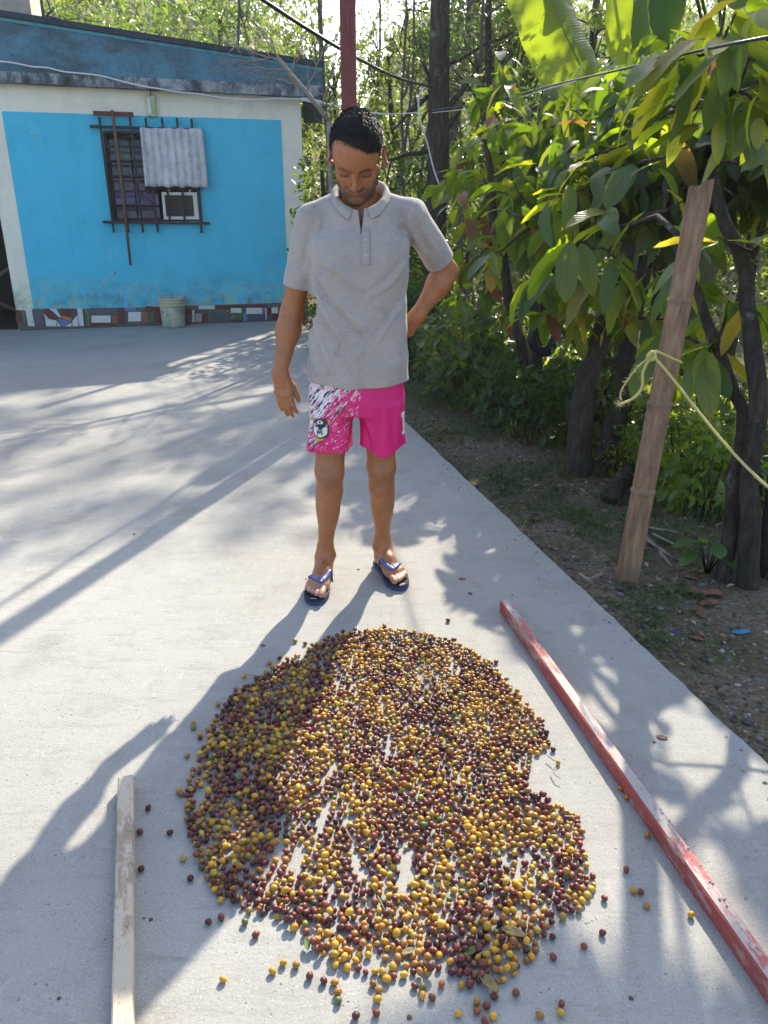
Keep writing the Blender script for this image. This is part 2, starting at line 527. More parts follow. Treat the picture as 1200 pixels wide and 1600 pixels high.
def tz5(x0, x1, y0, y1): return [(200 + x0 / 5.0, 440 + y0 / 5.0), (200 + x1 / 5.0, 440 + y0 / 5.0), (200 + x1 / 5.0, 440 + y1 / 5.0), (200 + x0 / 5.0, 440 + y1 / 5.0)]
for k, pts in (('r', [(190, 1232), (255, 1232), (285, 1395), (200, 1400)]), ('g', [(258, 1235), (310, 1232), (345, 1405), (290, 1400)]), ('w', [(312, 1222), (395, 1220), (440, 1440), (352, 1440)]),
               ('d', [(403, 1218), (528, 1218), (560, 1440), (445, 1440)]), ('r', [(535, 1216), (612, 1216), (740, 1330), (690, 1362), (622, 1345), (537, 1262)]), ('w', [(538, 1275), (615, 1345), (560, 1330)]),
               ('w', [(618, 1216), (700, 1216), (768, 1330), (745, 1330)]), ('w', [(560, 1338), (712, 1368), (705, 1440), (575, 1440)]), ('d', [(708, 1216), (745, 1235), (775, 1300), (768, 1310)]),
               ('r', [(712, 1216), (958, 1216), (870, 1310), (790, 1300), (750, 1232)]), ('o', [(778, 1308), (900, 1335), (893, 1375), (772, 1348)]), ('u', [(722, 1352), (770, 1352), (890, 1382), (800, 1438), (768, 1438)]),
               ('w', [(716, 1372), (760, 1440), (712, 1440)]), ('d', [(962, 1245), (966, 1280), (905, 1345), (903, 1322), (880, 1312)]), ('w', [(970, 1295), (982, 1440), (905, 1440), (902, 1372)]), ('w', [(895, 1392), (898, 1440), (808, 1440)]),
               ('w', [(962, 1214), (1030, 1214), (1052, 1438), (990, 1438)]), ('r', [(1034, 1214), (1048, 1214), (1078, 1438), (1056, 1438)]), ('g', [(1052, 1214), (1116, 1214), (1118, 1438), (1082, 1438)])):
    TILES.append((k, tz8(*pts)))
def tr(x0, x1, y0, y1):      # measured in a 2.4x enlargement
    return [(x0 / 2.4, 420 + y0 / 2.4), (x1 / 2.4, 420 + y0 / 2.4), (x1 / 2.4, 420 + y1 / 2.4), (x0 / 2.4, 420 + y1 / 2.4)]
for k, r_ in (('d', (337, 438, 146, 173)), ('w', (342, 416, 175, 202)), ('b', (418, 441, 175, 205)), ('r', (337, 438, 204, 214)), ('r', (443, 466, 144, 209)), ('u', (468, 511, 145, 159)), ('g', (513, 543, 145, 160))):
    TILES.append((k, tr(*r_)))
for k, r_ in (('w', (0, 104, 236, 312)), ('g', (0, 104, 314, 332)), ('r', (134, 200, 192, 232)), ('b', (108, 160, 236, 322)), ('g', (163, 202, 234, 320)), ('r', (204, 258, 195, 320)), ('r', (262, 440, 195, 300)),
              ('b', (452, 548, 193, 216)), ('r', (452, 498, 219, 262)), ('d', (458, 496, 264, 318)), ('w', (500, 520, 220, 318)), ('w', (550, 680, 186, 216)), ('r', (683, 1072, 184, 203)), ('d', (523, 626, 220, 246)), ('e', (524, 576, 249, 316)),
              ('r', (579, 624, 249, 314)), ('g', (629, 796, 218, 244)), ('g', (628, 660, 248, 316)), ('d', (662, 800, 247, 306)), ('r', (683, 796, 205, 216)), ('w', (801, 889, 206, 244)), ('g', (803, 896, 247, 298)), ('r', (803, 896, 300, 312)),
              ('g', (892, 918, 206, 240)), ('u', (900, 932, 244, 310)), ('w', (922, 1050, 204, 252)), ('d', (935, 1080, 256, 306)), ('u', (1053, 1072, 205, 252)), ('w', (1074, 1084, 206, 300)), ('r', (1086, 1118, 204, 258)), ('d', (1088, 1124, 261, 304)),
              ('g', (1092, 1180, 182, 198)), ('w', (1121, 1172, 201, 248)), ('r', (1126, 1200, 251, 300)), ('w', (1204, 1260, 186, 240)), ('d', (1176, 1202, 201, 248)), ('g', (1204, 1260, 243, 298)), ('r', (1264, 1300, 186, 298)), ('w', (1304, 1345, 184, 296)), ('u', (1348, 1380, 184, 240)), ('r', (1348, 1380, 243, 295)), ('g', (1384, 1410, 184, 294))):
    TILES.append((k, tz5(*r_)))
for k, pts in TILES:
    sz = [wall(a, b, -0.012) for a, b in pts]
    cx = sum(p[0] for p in sz) / len(sz); cz = sum(p[1] for p in sz) / len(sz)
    sz = [(cx + (a - cx) * 0.985 + (0.002 if a < cx else -0.002), max(0.003, cz + (b - cz) * 0.97)) for a, b in sz]
    if sum((sz[i][0] * sz[(i + 1) % len(sz)][1] - sz[(i + 1) % len(sz)][0] * sz[i][1]) for i in range(len(sz))) < 0: sz.reverse()
    m = MB(); m.prism(sz, -0.012 - random.uniform(0, 0.003), -0.005)
    m.build('tile', TM[k], house)
m = MB(); m.box(S0 + 0.005, S1 - 0.003, -0.006, -0.0005, 0.0, 0.238); m.build('skirting', simple('mortar', (0.12, 0.115, 0.10), 0.9, 0.4, 20, 0.4), house)

# the window: louvre panes behind an iron grille
win = empty('window', (0, 0, 0)); win.parent = house
m = MB()
m.box(wx0, wx0 + 0.04, 0.03, 0.10, wz0, wz1); m.box(wx1 - 0.04, wx1, 0.03, 0.10, wz0, wz1); m.box(wx0 + 0.04, wx1 - 0.04, 0.03, 0.10, wz1 - 0.04, wz1); m.box(wx0 + 0.04, wx1 - 0.04, 0.03, 0.10, wz0, wz0 + 0.04)
m.build('window_frame', M_BLACKMETAL, win)
m = MB(); m.box(wx0 - 0.1, wx1 + 0.1, 0.32, 0.35, wz0 - 0.2, wz1 + 0.2); m.build('window_shade_sheet', M_ROOMSHADE, win)  # added dark sheet, painted as the shade behind the panes
def pane_mat(i, col):
    x = NT('louvre_glass_%s' % ['sage', 'grey', 'olive', 'rose', 'violet', 'plum'][i])
    f = x.noise(7, 4, 0.6, x.co(scale=(1, 1, 3)))
    x.set(x.mix(tuple(k * 0.45 for k in col), col, x.ramp(f, [(0.35, 0), (0.65, 1)])), 0.18, 0.5)
    return x.m
PCOL = [(0.035, 0.06, 0.045), (0.10, 0.115, 0.09), (0.065, 0.07, 0.045), (0.10, 0.05, 0.07), (0.13, 0.08, 0.22), (0.10, 0.035, 0.055)]
pane_z = [wall(190, yy_, 0.06)[1] for yy_ in (206, 229, 252, 276, 299, 322, 344)]
for i in range(6):
    pm = pane_mat(i, PCOL[i])
    for a, b in ((wx0 + 0.055, 1.005), (1.02, 1.285)):
        m = MB()
        z1_, z0_ = pane_z[i] - 0.012, pane_z[i + 1] + 0.012
        m.add([(a, 0.075, z0_), (b, 0.075, z0_), (b, 0.10, z1_), (a, 0.10, z1_), (a, 0.081, z0_), (b, 0.081, z0_), (b, 0.106, z1_), (a, 0.106, z1_)],
              [(0, 1, 2, 3), (7, 6, 5, 4), (0, 4, 5, 1), (1, 5, 6, 2), (2, 6, 7, 3), (3, 7, 4, 0)])
        m.build('louvre_pane', pm, win)

grille = empty('window_grille', (0, 0, 0)); grille.parent = house
GO = -0.075
def gbar(p, q, wdt=0.016, mat_=None, off=GO):
    a, b = wall(*p, off), wall(*q, off)
    m = MB()
    d = Vector((b[0] - a[0], 0, b[1] - a[1])); L = d.length; d.normalize()
    nrm = Vector((-d.z, 0, d.x)) * wdt / 2
    A, B = Vector((a[0], off, a[1])), Vector((b[0], off, b[1]))
    vs = [A - nrm, B - nrm, B + nrm, A + nrm]
    m.add(vs + [v + Vector((0, wdt, 0)) for v in vs], [(0, 1, 2, 3), (7, 6, 5, 4), (0, 4, 5, 1), (1, 5, 6, 2), (2, 6, 7, 3), (3, 7, 4, 0)])
    return m.build('grille_bar', mat_ or M_BLACKMETAL, grille)
def z52(x_, y_): return (120 + x_ / 5.217, 140 + y_ / 5.217)
gbar(z52(105, 298), z52(1030, 330), 0.03)                 # upper rail
gbar(z52(210, 1080), z52(1085, 1090), 0.034, M_RUST, GO - 0.018)     # lower rail
for a, b in ((( 182, 222), (302, 1165)), ((432, 225), (540, 1165)), ((313, 305), (422, 1165)), ((560, 230), (662, 1165)), ((694, 230), (760, 1080)), ((816, 230), (880, 1080)), ((935, 238), (1018, 1170))):
    gbar(z52(*a), z52(*b), 0.026)
for i, yy_ in enumerate((345, 462, 575, 700, 828, 938)):
    gbar(z52(225 + i * 16, yy_), z52(530 + i * 18, yy_ + 6), 0.022, None, GO + 0.018)
gbar(z52(520, 845), z52(640, 940), 0.018, None, GO + 0.02)
gbar(z52(600, 795), z52(1000, 800), 0.05, M_RUST, GO + 0.02)
gbar(z52(620, 800), z52(652, 1080), 0.03, M_RUST, GO - 0.002)
gbar(z52(985, 800), z52(1012, 1080), 0.03, M_RUST, GO - 0.004)

# air conditioner
ac0, ac1 = wall(*z52(690, 835), -0.03), wall(*z52(995, 1058), -0.03)
acx0, acx1, acz0, acz1 = ac0[0], ac1[0] + 0.01, ac1[1], ac0[1]
ac = empty('air_conditioner', HO + HD * ((acx0 + acx1) / 2) + Vector((0, 0, acz0)), 'white framed window air conditioner with brown grille behind the window bars', 'air conditioner', rz=HRZ)
hw_, hh_ = (acx1 - acx0) / 2, acz1 - acz0
M_ACW = simple('white_plastic', (0.62, 0.61, 0.56), 0.45, 0.15, 8)
M_ACG = simple('brown_fins', (0.10, 0.085, 0.06), 0.6, 0.4, 18)
m = MB()
m.box(-hw_, hw_, -0.03, 0.0, 0, 0.035); m.box(-hw_, hw_, -0.03, 0.0, hh_ - 0.035, hh_); m.box(-hw_, -hw_ + 0.03, -0.03, 0.0, 0.035, hh_ - 0.035); m.box(hw_ - 0.06, hw_, -0.03, 0.0, 0.035, hh_ - 0.035)
m.build('front_frame', M_ACW, ac)
m = MB(); m.box(-hw_ + 0.003, hw_ - 0.003, 0.001, 0.30, 0.003, hh_ - 0.003); m.build('casing', M_ACG, ac)
nl = 15
m = MB(); m.box(-hw_ + 0.03, hw_ - 0.06, -0.012, -0.001, 0.036, hh_ - 0.036)
m.build('grille_backing', M_ROOMSHADE, ac)  # same shade colour fills the gaps between the fins
fin = MB(); fin.box(-hw_ + 0.031, hw_ - 0.061, -0.022, -0.013, -0.004, 0.004)
fme = fin.mesh('fin', M_ACG)
for i in range(nl): link('fin', fme, ac, (0, 0, 0.045 + (hh_ - 0.09) * i / (nl - 1)))
m = MB(); m.lathe([(0.0, 0), (0.018, 0.001), (0.018, 0.012), (0.012, 0.014), (0.0, 0.014)], 12)
m.build('knob', M_ACW, ac, (0.035, -0.024, hh_ * 0.42), (PI / 2, 0, 0))
for a in (-0.62, 0.55):
    m = MB(); m.tube([(a * hw_, -0.025, hh_), (a * hw_ + 0.02, -0.035, hh_ + 0.04), (a * hw_ + 0.04, -0.03, hh_ + 0.055)], 0.012, 6)
    m.build('hook', M_ACW, ac)

# corrugated zinc sheet hung over the grille
x = NT('zinc')
f = x.noise(5, 7, 0.75, x.co(scale=(1.4, 1, 0.7)))
c = x.ramp(f, [(0.32, (0.12, 0.12, 0.14)), (0.43, (0.33, 0.33, 0.345)), (0.58, (0.48, 0.47, 0.47)), (0.8, (0.60, 0.59, 0.57))])
x.set(c, 0.65, 0.35, 0.0)
x.bump(x.noise(40, 4, 0.7), 0.3, 0.004)
M_ZINC = x.m
so = -0.10
c4 = [wall(*z52(512, 310), so), wall(*z52(1025, 318), so), wall(*z52(1072, 798), so), wall(*z52(556, 790), so)]
nu, nv = 66, 14
vs, fs = [], []
for j in range(nv + 1):
    for i in range(nu + 1):
        u, v = i / nu, j / nv
        tp = Vector(c4[0]) * (1 - u) + Vector(c4[1]) * u
        bt = Vector(c4[3]) * (1 - u) + Vector(c4[2]) * u
        p = tp * (1 - v) + bt * v
        nz = noise.noise(Vector((u * 4, v * 3, 5)))
        vs.append((p.x + 0.006 * nz, so - (0.008 + 0.004 * nz) * math.sin(u * 2 * PI * 8.5 + 0.5 * nz) - 0.018 * v + 0.012 * nz, p.y + (0.006 * math.sin(u * 31) if v in (0, 1) else 0) + (0.01 * noise.noise(Vector((u * 9, v, 2))))))
for j in range(nv):
    for i in range(nu):
        a = j * (nu + 1) + i
        fs.append((a, a + nu + 1, a + nu + 2, a + 1))
m = MB(); m.add(vs, fs, smooth=True)
o = m.build('corrugated_sheet', M_ZINC, None, HO, (0, 0, HRZ))
sm = o.modifiers.new('thickness', 'SOLIDIFY'); sm.thickness = 0.0015
props(o, 'weathered grey corrugated zinc sheet hung over the window grille', 'metal sheet')

# wooden rake hooked on the grille
rk = empty('wooden_rake', HO, 'brown wooden rake with crosshead on top hooked on the window grille', 'rake', rz=HRZ)
M_RAKE = simple('rake_wood', (0.17, 0.085, 0.05), 0.75, 0.45, 14, 0.3)
M_RAKEH = simple('rake_head_wood', (0.13, 0.03, 0.03), 0.7, 0.45, 14, 0.3)
a, b = wall(*z52(288, 168), -0.13), wall(*z52(438, 1432), -0.13)
m = MB(); m.tube([(a[0], -0.13, a[1]), ((a[0] + b[0]) / 2 + 0.01, -0.125, (a[1] + b[1]) / 2), (b[0], -0.11, b[1])], [0.019, 0.018, 0.016], 10)
m.build('handle', M_RAKE, rk)
a, b = wall(*z52(132, 190), -0.105), wall(*z52(462, 210), -0.105)
m = MB(); m.box(a[0], b[0], -0.115, -0.09, (a[1] + b[1]) / 2 - 0.022, (a[1] + b[1]) / 2 + 0.028)
m.build('head', M_RAKEH, rk, bevel=0.004)

# pale plastic box high on the wall
bx0, bx1 = wall(*z52(556, 45), -0.05), wall(*z52(652, 222), -0.05)
wb = empty('wall_lamp', HO, 'pale green and white plastic lamp box above the window', 'wall lamp', rz=HRZ)
m = MB(); m.box(bx0[0], bx1[0], -0.06, -0.002, bx1[1], bx0[1])
m.build('lamp_body', simple('aged_plastic', (0.50, 0.52, 0.38), 0.5, 0.35, 16), wb, bevel=0.014)
xm = (bx0[0] + bx1[0]) / 2
m = MB(); m.box(xm + 0.008, bx1[0] - 0.012, -0.069, -0.0605, bx1[1] + 0.03, bx0[1] - 0.05)
m.build('green_cover', simple('lime_plastic', (0.33, 0.45, 0.16), 0.4, 0.3, 14), wb, bevel=0.003)
m = MB(); m.box(bx0[0] + 0.014, xm - 0.002, -0.068, -0.0605, bx1[1] + 0.02, bx0[1] - 0.03)
m.build('white_cover', simple('cream_plastic', (0.60, 0.60, 0.53), 0.4, 0.25, 22), wb, bevel=0.003)
m = MB(); m.tube([(xm, -0.02, bx0[1] + 0.001), (xm + 0.02, -0.02, bx0[1] + 0.04), (xm - 0.01, -0.015, bx0[1] + 0.08)], 0.006, 6); m.build('wire', M_BLACKMETAL, wb)

# bucket at the foot of the wall
bb_ = HO + HD * 1.315 - HN * 0.185
bk = empty('bucket', (bb_.x, bb_.y, 0), 'old cream paint bucket streaked with green, standing on the concrete against the tiled wall base', 'bucket')
x = NT('bucket_plastic')
f = x.noise(9, 7, 0.75, x.co(scale=(1, 1, 0.7)))
c = x.ramp(f, [(0.34, (0.10, 0.15, 0.12)), (0.46, (0.30, 0.35, 0.26)), (0.6, (0.46, 0.46, 0.36)), (0.8, (0.52, 0.50, 0.40))])
x.set(c, 0.55, 0.35)
m = MB(); m.lathe([(0.0, 0.004), (0.138, 0.004), (0.146, 0.012), (0.160, 0.305), (0.160, 0.37), (0.153, 0.37), (0.140, 0.02), (0, 0.018)], 32)
m.build('bucket_body', x.m, bk)
m = MB()
for z in (0.275, 0.315, 0.352):
    m.lathe([(0.1605, z - 0.014), (0.172, z - 0.010), (0.173, z + 0.010), (0.1605, z + 0.014)], 32)
m.build('rim', simple('yellowed_plastic', (0.45, 0.42, 0.28), 0.5, 0.3, 10), bk)
m = MB(); m.lathe([(0.0, 0.345), (0.15, 0.347), (0.152, 0.353), (0, 0.356)], 28); m.build('contents', simple('dry_paint', (0.33, 0.30, 0.16), 0.7, 0.4, 10), bk)

# red steel post
rp = at(549, 400, 5.85)
M_REDPOST = simple('red_oxide_paint', (0.17, 0.035, 0.032), 0.6, 0.35, 9, 0.25, 40)
post = empty('red_post', (rp.x, 5.85, 0), 'tall red painted steel post standing behind the man', 'post')
m = MB(); m.box(-0.052, 0.052, -0.04, 0.04, 0.012, 4.6); m.build('shaft', M_REDPOST, post, bevel=0.006)
m = MB(); m.box(-0.11, 0.11, -0.11, 0.11, 0, 0.012); m.build('base_plate', M_REDPOST, post)
m = MB(); m.box(-0.012, 0.012, -0.047, -0.0405, 0.02, 4.58); m.build('weld_seam', M_REDPOST, post)
# ================================================================ VEGETATION
def leaf_mat(name, stops, trans, src='tint', rough=0.42, tw=0.42, spec=0.45, veins=False):
    """stops: colour ramp over the per-leaf random value; trans: light that comes through the blade"""
    x = NT(name)
    if src == 'tint':
        a = x.n('Attribute', attribute_name='tint')
        sepc = x.n('SeparateColor'); x.l(a.outputs['Color'], sepc.inputs[0])
        rnd = sepc.outputs[0]
    else:
        rnd = x.n('ObjectInfo').outputs['Random']
    col = x.ramp(rnd, stops)
    tr_ = x.ramp(rnd, trans)
    if veins:
        uvn = x.n('TexCoord')
        sp = x.n('SeparateXYZ'); x.l(uvn.outputs['UV'], sp.inputs[0])
        ax = x.math('ABSOLUTE', x.math('SUBTRACT', sp.outputs[0], 0.5))
        ph = x.math('ADD', x.math('MULTIPLY', sp.outputs[1], 11.0), x.math('MULTIPLY', ax, -5.0))
        vv = x.math('ABSOLUTE', x.math('SUBTRACT', x.math('FRACT', ph), 0.5))
        vein = x.math('MAXIMUM', x.ramp(vv, [(0.03, 1.0), (0.10, 0.0)]), x.ramp(ax, [(0.012, 1.0), (0.03, 0.0)]))
        col = x.mix(col, (0.12, 0.17, 0.05), x.math('MULTIPLY', vein, 0.45))
        blotch = x.noise(14, 5, 0.7, x.co('UV'))
        col = x.mix(col, (0.10, 0.075, 0.02), x.ramp(blotch, [(0.62, 0.0), (0.78, 0.7)]))
        tr_ = x.mix(tr_, (0.06, 0.12, 0.004), x.math('MULTIPLY', vein, 0.5))
        bm = x.bump(x.math('SUBTRACT', vv, vein), 0.25, 0.006)
    x.set(col, rough, spec)
    t = x.n('BsdfTranslucent')
    x.l(tr_, t.inputs[0])
    ms = x.n('MixShader')
    ms.inputs[0].default_value = tw
    x.l(x.b.outputs[0], ms.inputs[1]); x.l(t.outputs[0], ms.inputs[2])
    x.l(ms.outputs[0], x.out.inputs[0])
    return x.m

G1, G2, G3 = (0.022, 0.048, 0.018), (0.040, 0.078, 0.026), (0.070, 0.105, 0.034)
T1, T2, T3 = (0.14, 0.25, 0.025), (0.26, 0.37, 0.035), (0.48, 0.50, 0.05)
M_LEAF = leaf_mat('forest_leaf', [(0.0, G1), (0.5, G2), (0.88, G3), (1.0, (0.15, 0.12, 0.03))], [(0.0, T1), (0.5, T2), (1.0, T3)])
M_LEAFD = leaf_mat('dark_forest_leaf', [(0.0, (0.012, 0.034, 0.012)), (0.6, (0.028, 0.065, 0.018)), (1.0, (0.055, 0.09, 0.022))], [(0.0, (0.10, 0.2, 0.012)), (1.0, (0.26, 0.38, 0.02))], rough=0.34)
M_LEAFL = leaf_mat('pale_forest_leaf', [(0.0, (0.045, 0.075, 0.03)), (0.6, (0.08, 0.11, 0.045)), (1.0, (0.13, 0.13, 0.05))], [(0.0, (0.22, 0.32, 0.05)), (1.0, (0.48, 0.50, 0.08))])
M_COCOA = leaf_mat('cocoa_leaf', [(0.0, (0.026, 0.058, 0.022)), (0.55, (0.050, 0.098, 0.030)), (0.86, (0.10, 0.14, 0.032)), (0.96, (0.18, 0.16, 0.03)), (1.0, (0.16, 0.085, 0.035))],
                   [(0.0, (0.32, 0.50, 0.01)), (0.55, (0.58, 0.68, 0.012)), (0.86, (0.85, 0.84, 0.02)), (1.0, (0.74, 0.46, 0.05))], src='obj', rough=0.40, tw=0.48, veins=True)
M_COCOAS = leaf_mat('shaded_cocoa_foliage', [(0.0, (0.013, 0.032, 0.013)), (0.6, (0.032, 0.066, 0.020)), (0.9, (0.075, 0.10, 0.026)), (1.0, (0.15, 0.06, 0.03))],
                    [(0.0, (0.20, 0.34, 0.01)), (0.6, (0.38, 0.50, 0.01)), (0.92, (0.70, 0.66, 0.02)), (1.0, (0.6, 0.25, 0.05))], src='tint', rough=0.36, tw=0.42)  # darker than the single leaves: shaded depth between clusters is painted in
M_REDLEAF = leaf_mat('young_red_leaf', [(0.0, (0.16, 0.055, 0.03)), (1.0, (0.24, 0.085, 0.045))], [(0.0, (0.5, 0.14, 0.05)), (1.0, (0.66, 0.22, 0.07))], src='obj', rough=0.45, veins=True)
M_BANANA = leaf_mat('banana_leaf', [(0.0, (0.018, 0.06, 0.022)), (1.0, (0.04, 0.10, 0.022))], [(0.0, (0.16, 0.36, 0.008)), (0.55, (0.30, 0.50, 0.01)), (1.0, (0.60, 0.74, 0.012))], src='obj', rough=0.45, tw=0.38, spec=0.3)

def leaf_template(segs, across, width, droop, fold, tip=0.12, wav=0.0, shape=1.0):
    """unit-length leaf along +Y, normal +Z"""
    vs, uv = [], []
    for j in range(segs + 1):
        v = j / segs
        wv_ = width * (math.sin(PI * min(1.0, v ** shape * 0.93 + 0.02)) ** 0.75) * (1 if v < 1 else 0.04)
        if j == 0: wv_ = width * 0.06
        for i in range(across + 1):
            u = i / across * 2 - 1
            xx = u * wv_
            zz = abs(u) * wv_ * fold - droop * v * v + wav * math.sin(v * 17 + u * 2.5) * abs(u)
            yy = v - 0.25 * droop * v * v
            vs.append((xx, yy, zz)); uv.append((u * 0.5 + 0.5, v))
    fs = []
    for j in range(segs):
        for i in range(across):
            a = j * (across + 1) + i
            fs.append((a, a + 1, a + across + 2, a + across + 1))
    return np.array(vs, np.float32), np.array(fs, np.int32), np.array(uv, np.float32)

def scatter(tmpl, pos, axis, nrm, size, tint):
    """many copies of a template: arrays -> verts, faces, colours"""
    tv, tf, tu = tmpl
    n = len(pos)
    ax = axis / np.maximum(np.linalg.norm(axis, axis=1, keepdims=True), 1e-6)
    xx = np.cross(ax, nrm); xx /= np.maximum(np.linalg.norm(xx, axis=1, keepdims=True), 1e-6)
    zz = np.cross(xx, ax)
    v = (tv[None, :, 0:1] * xx[:, None, :] + tv[None, :, 1:2] * ax[:, None, :] + tv[None, :, 2:3] * zz[:, None, :]) * size[:, None, None] + pos[:, None, :]
    f = tf[None] + (np.arange(n) * len(tv))[:, None, None]
    col = np.repeat(np.stack([tint, tint, tint], 1), len(tv), 0)
    return v.reshape(-1, 3), f.reshape(-1, tf.shape[1]), col

# keep the open yard open: a twig whose shadow would fall on the sunny part of the concrete does not grow
LIT_PX = [(-300, 1000), (0, 905), (300, 850), (620, 850), (700, 800), (695, 960), (800, 1005), (870, 1050), (955, 1120), (985, 1285), (1040, 1330), (1115, 1345), (1200, 1415), (1330, 1500)]
LIT = [tuple(gp(a, b)[:2]) for a, b in LIT_PX] + [(0.95, 1.0), (0.3, 1.06), (-4, 0.9), (-4, 1.5)]
SKX, SKY = SUN_DIR.x / SUN_DIR.z, SUN_DIR.y / SUN_DIR.z
GLADE = [tuple(gp(a, b, -0.3)[:2]) for a, b in ((880, 600), (1220, 590), (1280, 880), (1040, 870), (900, 740))]
SPOTS = [(tuple(gp(a, b)[:2]), r_) for a, b, r_ in ((925, 1005, .05), (938, 1050, .05), (945, 1100, .06), (1006, 1050, .025), (1008, 1085, .028), (1065, 1130, .03), (1100, 1125, .035), (1024, 1168, .025), (1118, 1180, .055), (1160, 1225, .07), (1112, 1290, .07), (1052, 1250, .035), (1172, 1180, .05), (1190, 1265, .05), (890, 975, .028), (770, 860, .035), (775, 905, .04), (700, 845, .03), (860, 905, .02), (1040, 1205, .03), (1085, 1240, .035), (1075, 1085, .02), (960, 960, .025))]
def spotty(P_):
    P_ = np.atleast_2d(np.array(P_, float))
    X, Y = P_[:, 0] - SKX * P_[:, 2], P_[:, 1] - SKY * P_[:, 2]
    o_ = np.zeros(len(P_), bool)
    for (cx, cy), r_ in SPOTS: o_ |= (X - cx) ** 2 + ((Y - cy) * .8) ** 2 < (r_ + .045) ** 2
    return o_
GLADE2 = [(0.7, 5.0), (1.4, 4.7), (1.9, 6.5), (1.4, 8.6), (0.1, 8.4), (0.35, 6.6)]
def sunny(p, LIT=LIT):
    """p (n,3) world -> True where the shadow would land inside LIT"""
    p = np.atleast_2d(np.array(p, float))
    X, Y = p[:, 0] - SKX * p[:, 2], p[:, 1] - SKY * p[:, 2]
    ins = np.zeros(len(p), bool)
    n = len(LIT)
    for i in range(n):
        (x1, y1), (x2, y2) = LIT[i], LIT[(i + 1) % n]
        if y1 == y2: continue
        c = ((y1 > Y) != (y2 > Y)) & (X < (x2 - x1) * (Y - y1) / (y2 - y1) + x1)
        ins ^= c
    return ins

def inglade(P_):
    P_ = np.atleast_2d(np.array(P_, float))
    a = sunny(P_ + np.array((SKX * -.25, SKY * -.25, 0)), GLADE) | sunny(P_ + np.array((SKX * -.2, SKY * -.2, 0)), GLADE2)
    for k in np.where(a)[0]:
        X, Y = P_[k, 0] - SKX * (P_[k, 2] + .2), P_[k, 1] - SKY * (P_[k, 2] + .2)
        if noise.noise(Vector((X * 2.6, Y * 2.2, 5))) + 0.5 * noise.noise(Vector((X * 6, Y * 5, 9))) < -0.36: a[k] = False
    return a

def rvec(n): 
    v = RNG.normal(size=(n, 3)); return v / np.linalg.norm(v, axis=1, keepdims=True)

L_SMALL = leaf_template(2, 2, 0.24, 0.10, 0.25)
L_MID = leaf_template(3, 2, 0.20, 0.22, 0.22)
L_NARROW = leaf_template(3, 2, 0.10, 0.25, 0.2)
L_BIG = leaf_template(5, 2, 0.17, 0.32, 0.22, wav=0.012)

def foliage(ells, ntwig, per, size, droop=0.35, tmpl=L_SMALL, spread=2.2, tint=(0.1, 0.75), shell=0.55, org=None):
    """ells: (x,y,z,rx,ry,rz); twigs spread through ellipsoids, a clump of leaves on each"""
    ells = np.array(ells, float)
    wgt = ells[:, 3] * ells[:, 4] * ells[:, 5]; wgt = wgt ** 0.75; wgt /= wgt.sum()
    k = RNG.choice(len(ells), ntwig, p=wgt)
    d = rvec(ntwig)
    r = RNG.uniform(shell ** 3, 1, ntwig) ** (1 / 3.0)
    c = ells[k, :3] + d * ells[k, 3:] * r[:, None]
    if org is not None:
        ok = ~sunny(c + np.array(org)) | (RNG.random(ntwig) < 0.02)
        c, d = c[ok], d[ok]; ntwig = len(c)
    tw_ax = d + np.array([0, 0, 0.15]) + 0.5 * rvec(ntwig)
    idx = np.repeat(np.arange(ntwig), per)
    n = len(idx)
    ax = tw_ax[idx] * 0.55 + rvec(n) * 0.9
    ax[:, 2] -= droop
    ax /= np.linalg.norm(ax, axis=1, keepdims=True)
    sz = size * RNG.uniform(0.6, 1.25, n)
    pos = c[idx] + rvec(n) * size * spread * (RNG.uniform(0.1, 1, n) ** 0.6)[:, None] * 0.5 - ax * sz[:, None] * 0.2
    if org is not None:
        md = pos + ax * sz[:, None] * 0.5 + np.array(org)
        ok = (~sunny(md) | (RNG.random(n) < 0.012)) & (~inglade(md) | (RNG.random(n) < 0.006)) & ~spotty(md)
        pos, ax, sz, idx = pos[ok], ax[ok], sz[ok], idx[ok]; n = len(idx)
    nr = np.array([0, 0, 1.0]) + 0.75 * rvec(n)
    tb = RNG.uniform(*tint, ntwig)[idx]
    tn = np.clip(tb + RNG.normal(0, 0.13, n), 0, 1)
    tn = np.where(RNG.random(n) < 0.012, 1.0, tn)
    return scatter(tmpl, pos, ax, nr, sz, tn)

M_BARK = NT('bark'); _x = M_BARK
_f = _x.noise(9, 7, 0.75, _x.co(scale=(3, 3, 0.7)))
_x.set(_x.mix(_x.ramp(_f, [(0.3, (0.014, 0.011, 0.009)), (0.5, (0.042, 0.033, 0.026)), (0.72, (0.095, 0.078, 0.062))]), (0.28, 0.29, 0.26), _x.ramp(_x.noise(5, 6, 0.75), [(0.6, 0.0), (0.74, 0.7)])), 0.9, 0.2)
_x.bump(_f, 0.9, 0.02); M_BARK = _x.m
M_BARKG = simple('grey_bark', (0.11, 0.10, 0.085), 0.9, 0.5, 14, 0.5, 30)
M_TWIG = simple('bare_twig', (0.27, 0.23, 0.185), 0.85, 0.4, 20)

def wiggle(p0, p1, n=7, amp=0.06, seed=0):
    p0, p1 = Vector(p0), Vector(p1)
    L = (p1 - p0).length
    out = []
    for i in range(n + 1):
        t = i / n
        k = min(1, 4 * t * (1 - t) + 0.15)
        o_ = Vector((noise.noise(Vector((t * 3 + seed * 7.3, 1.1, 0))), noise.noise(Vector((t * 3 + seed * 7.3, 5.7, 2))), noise.noise(Vector((t * 3 + seed, 9.2, 4)))))
        out.append(p0.lerp(p1, t) + o_ * (amp * L * k))
    return out

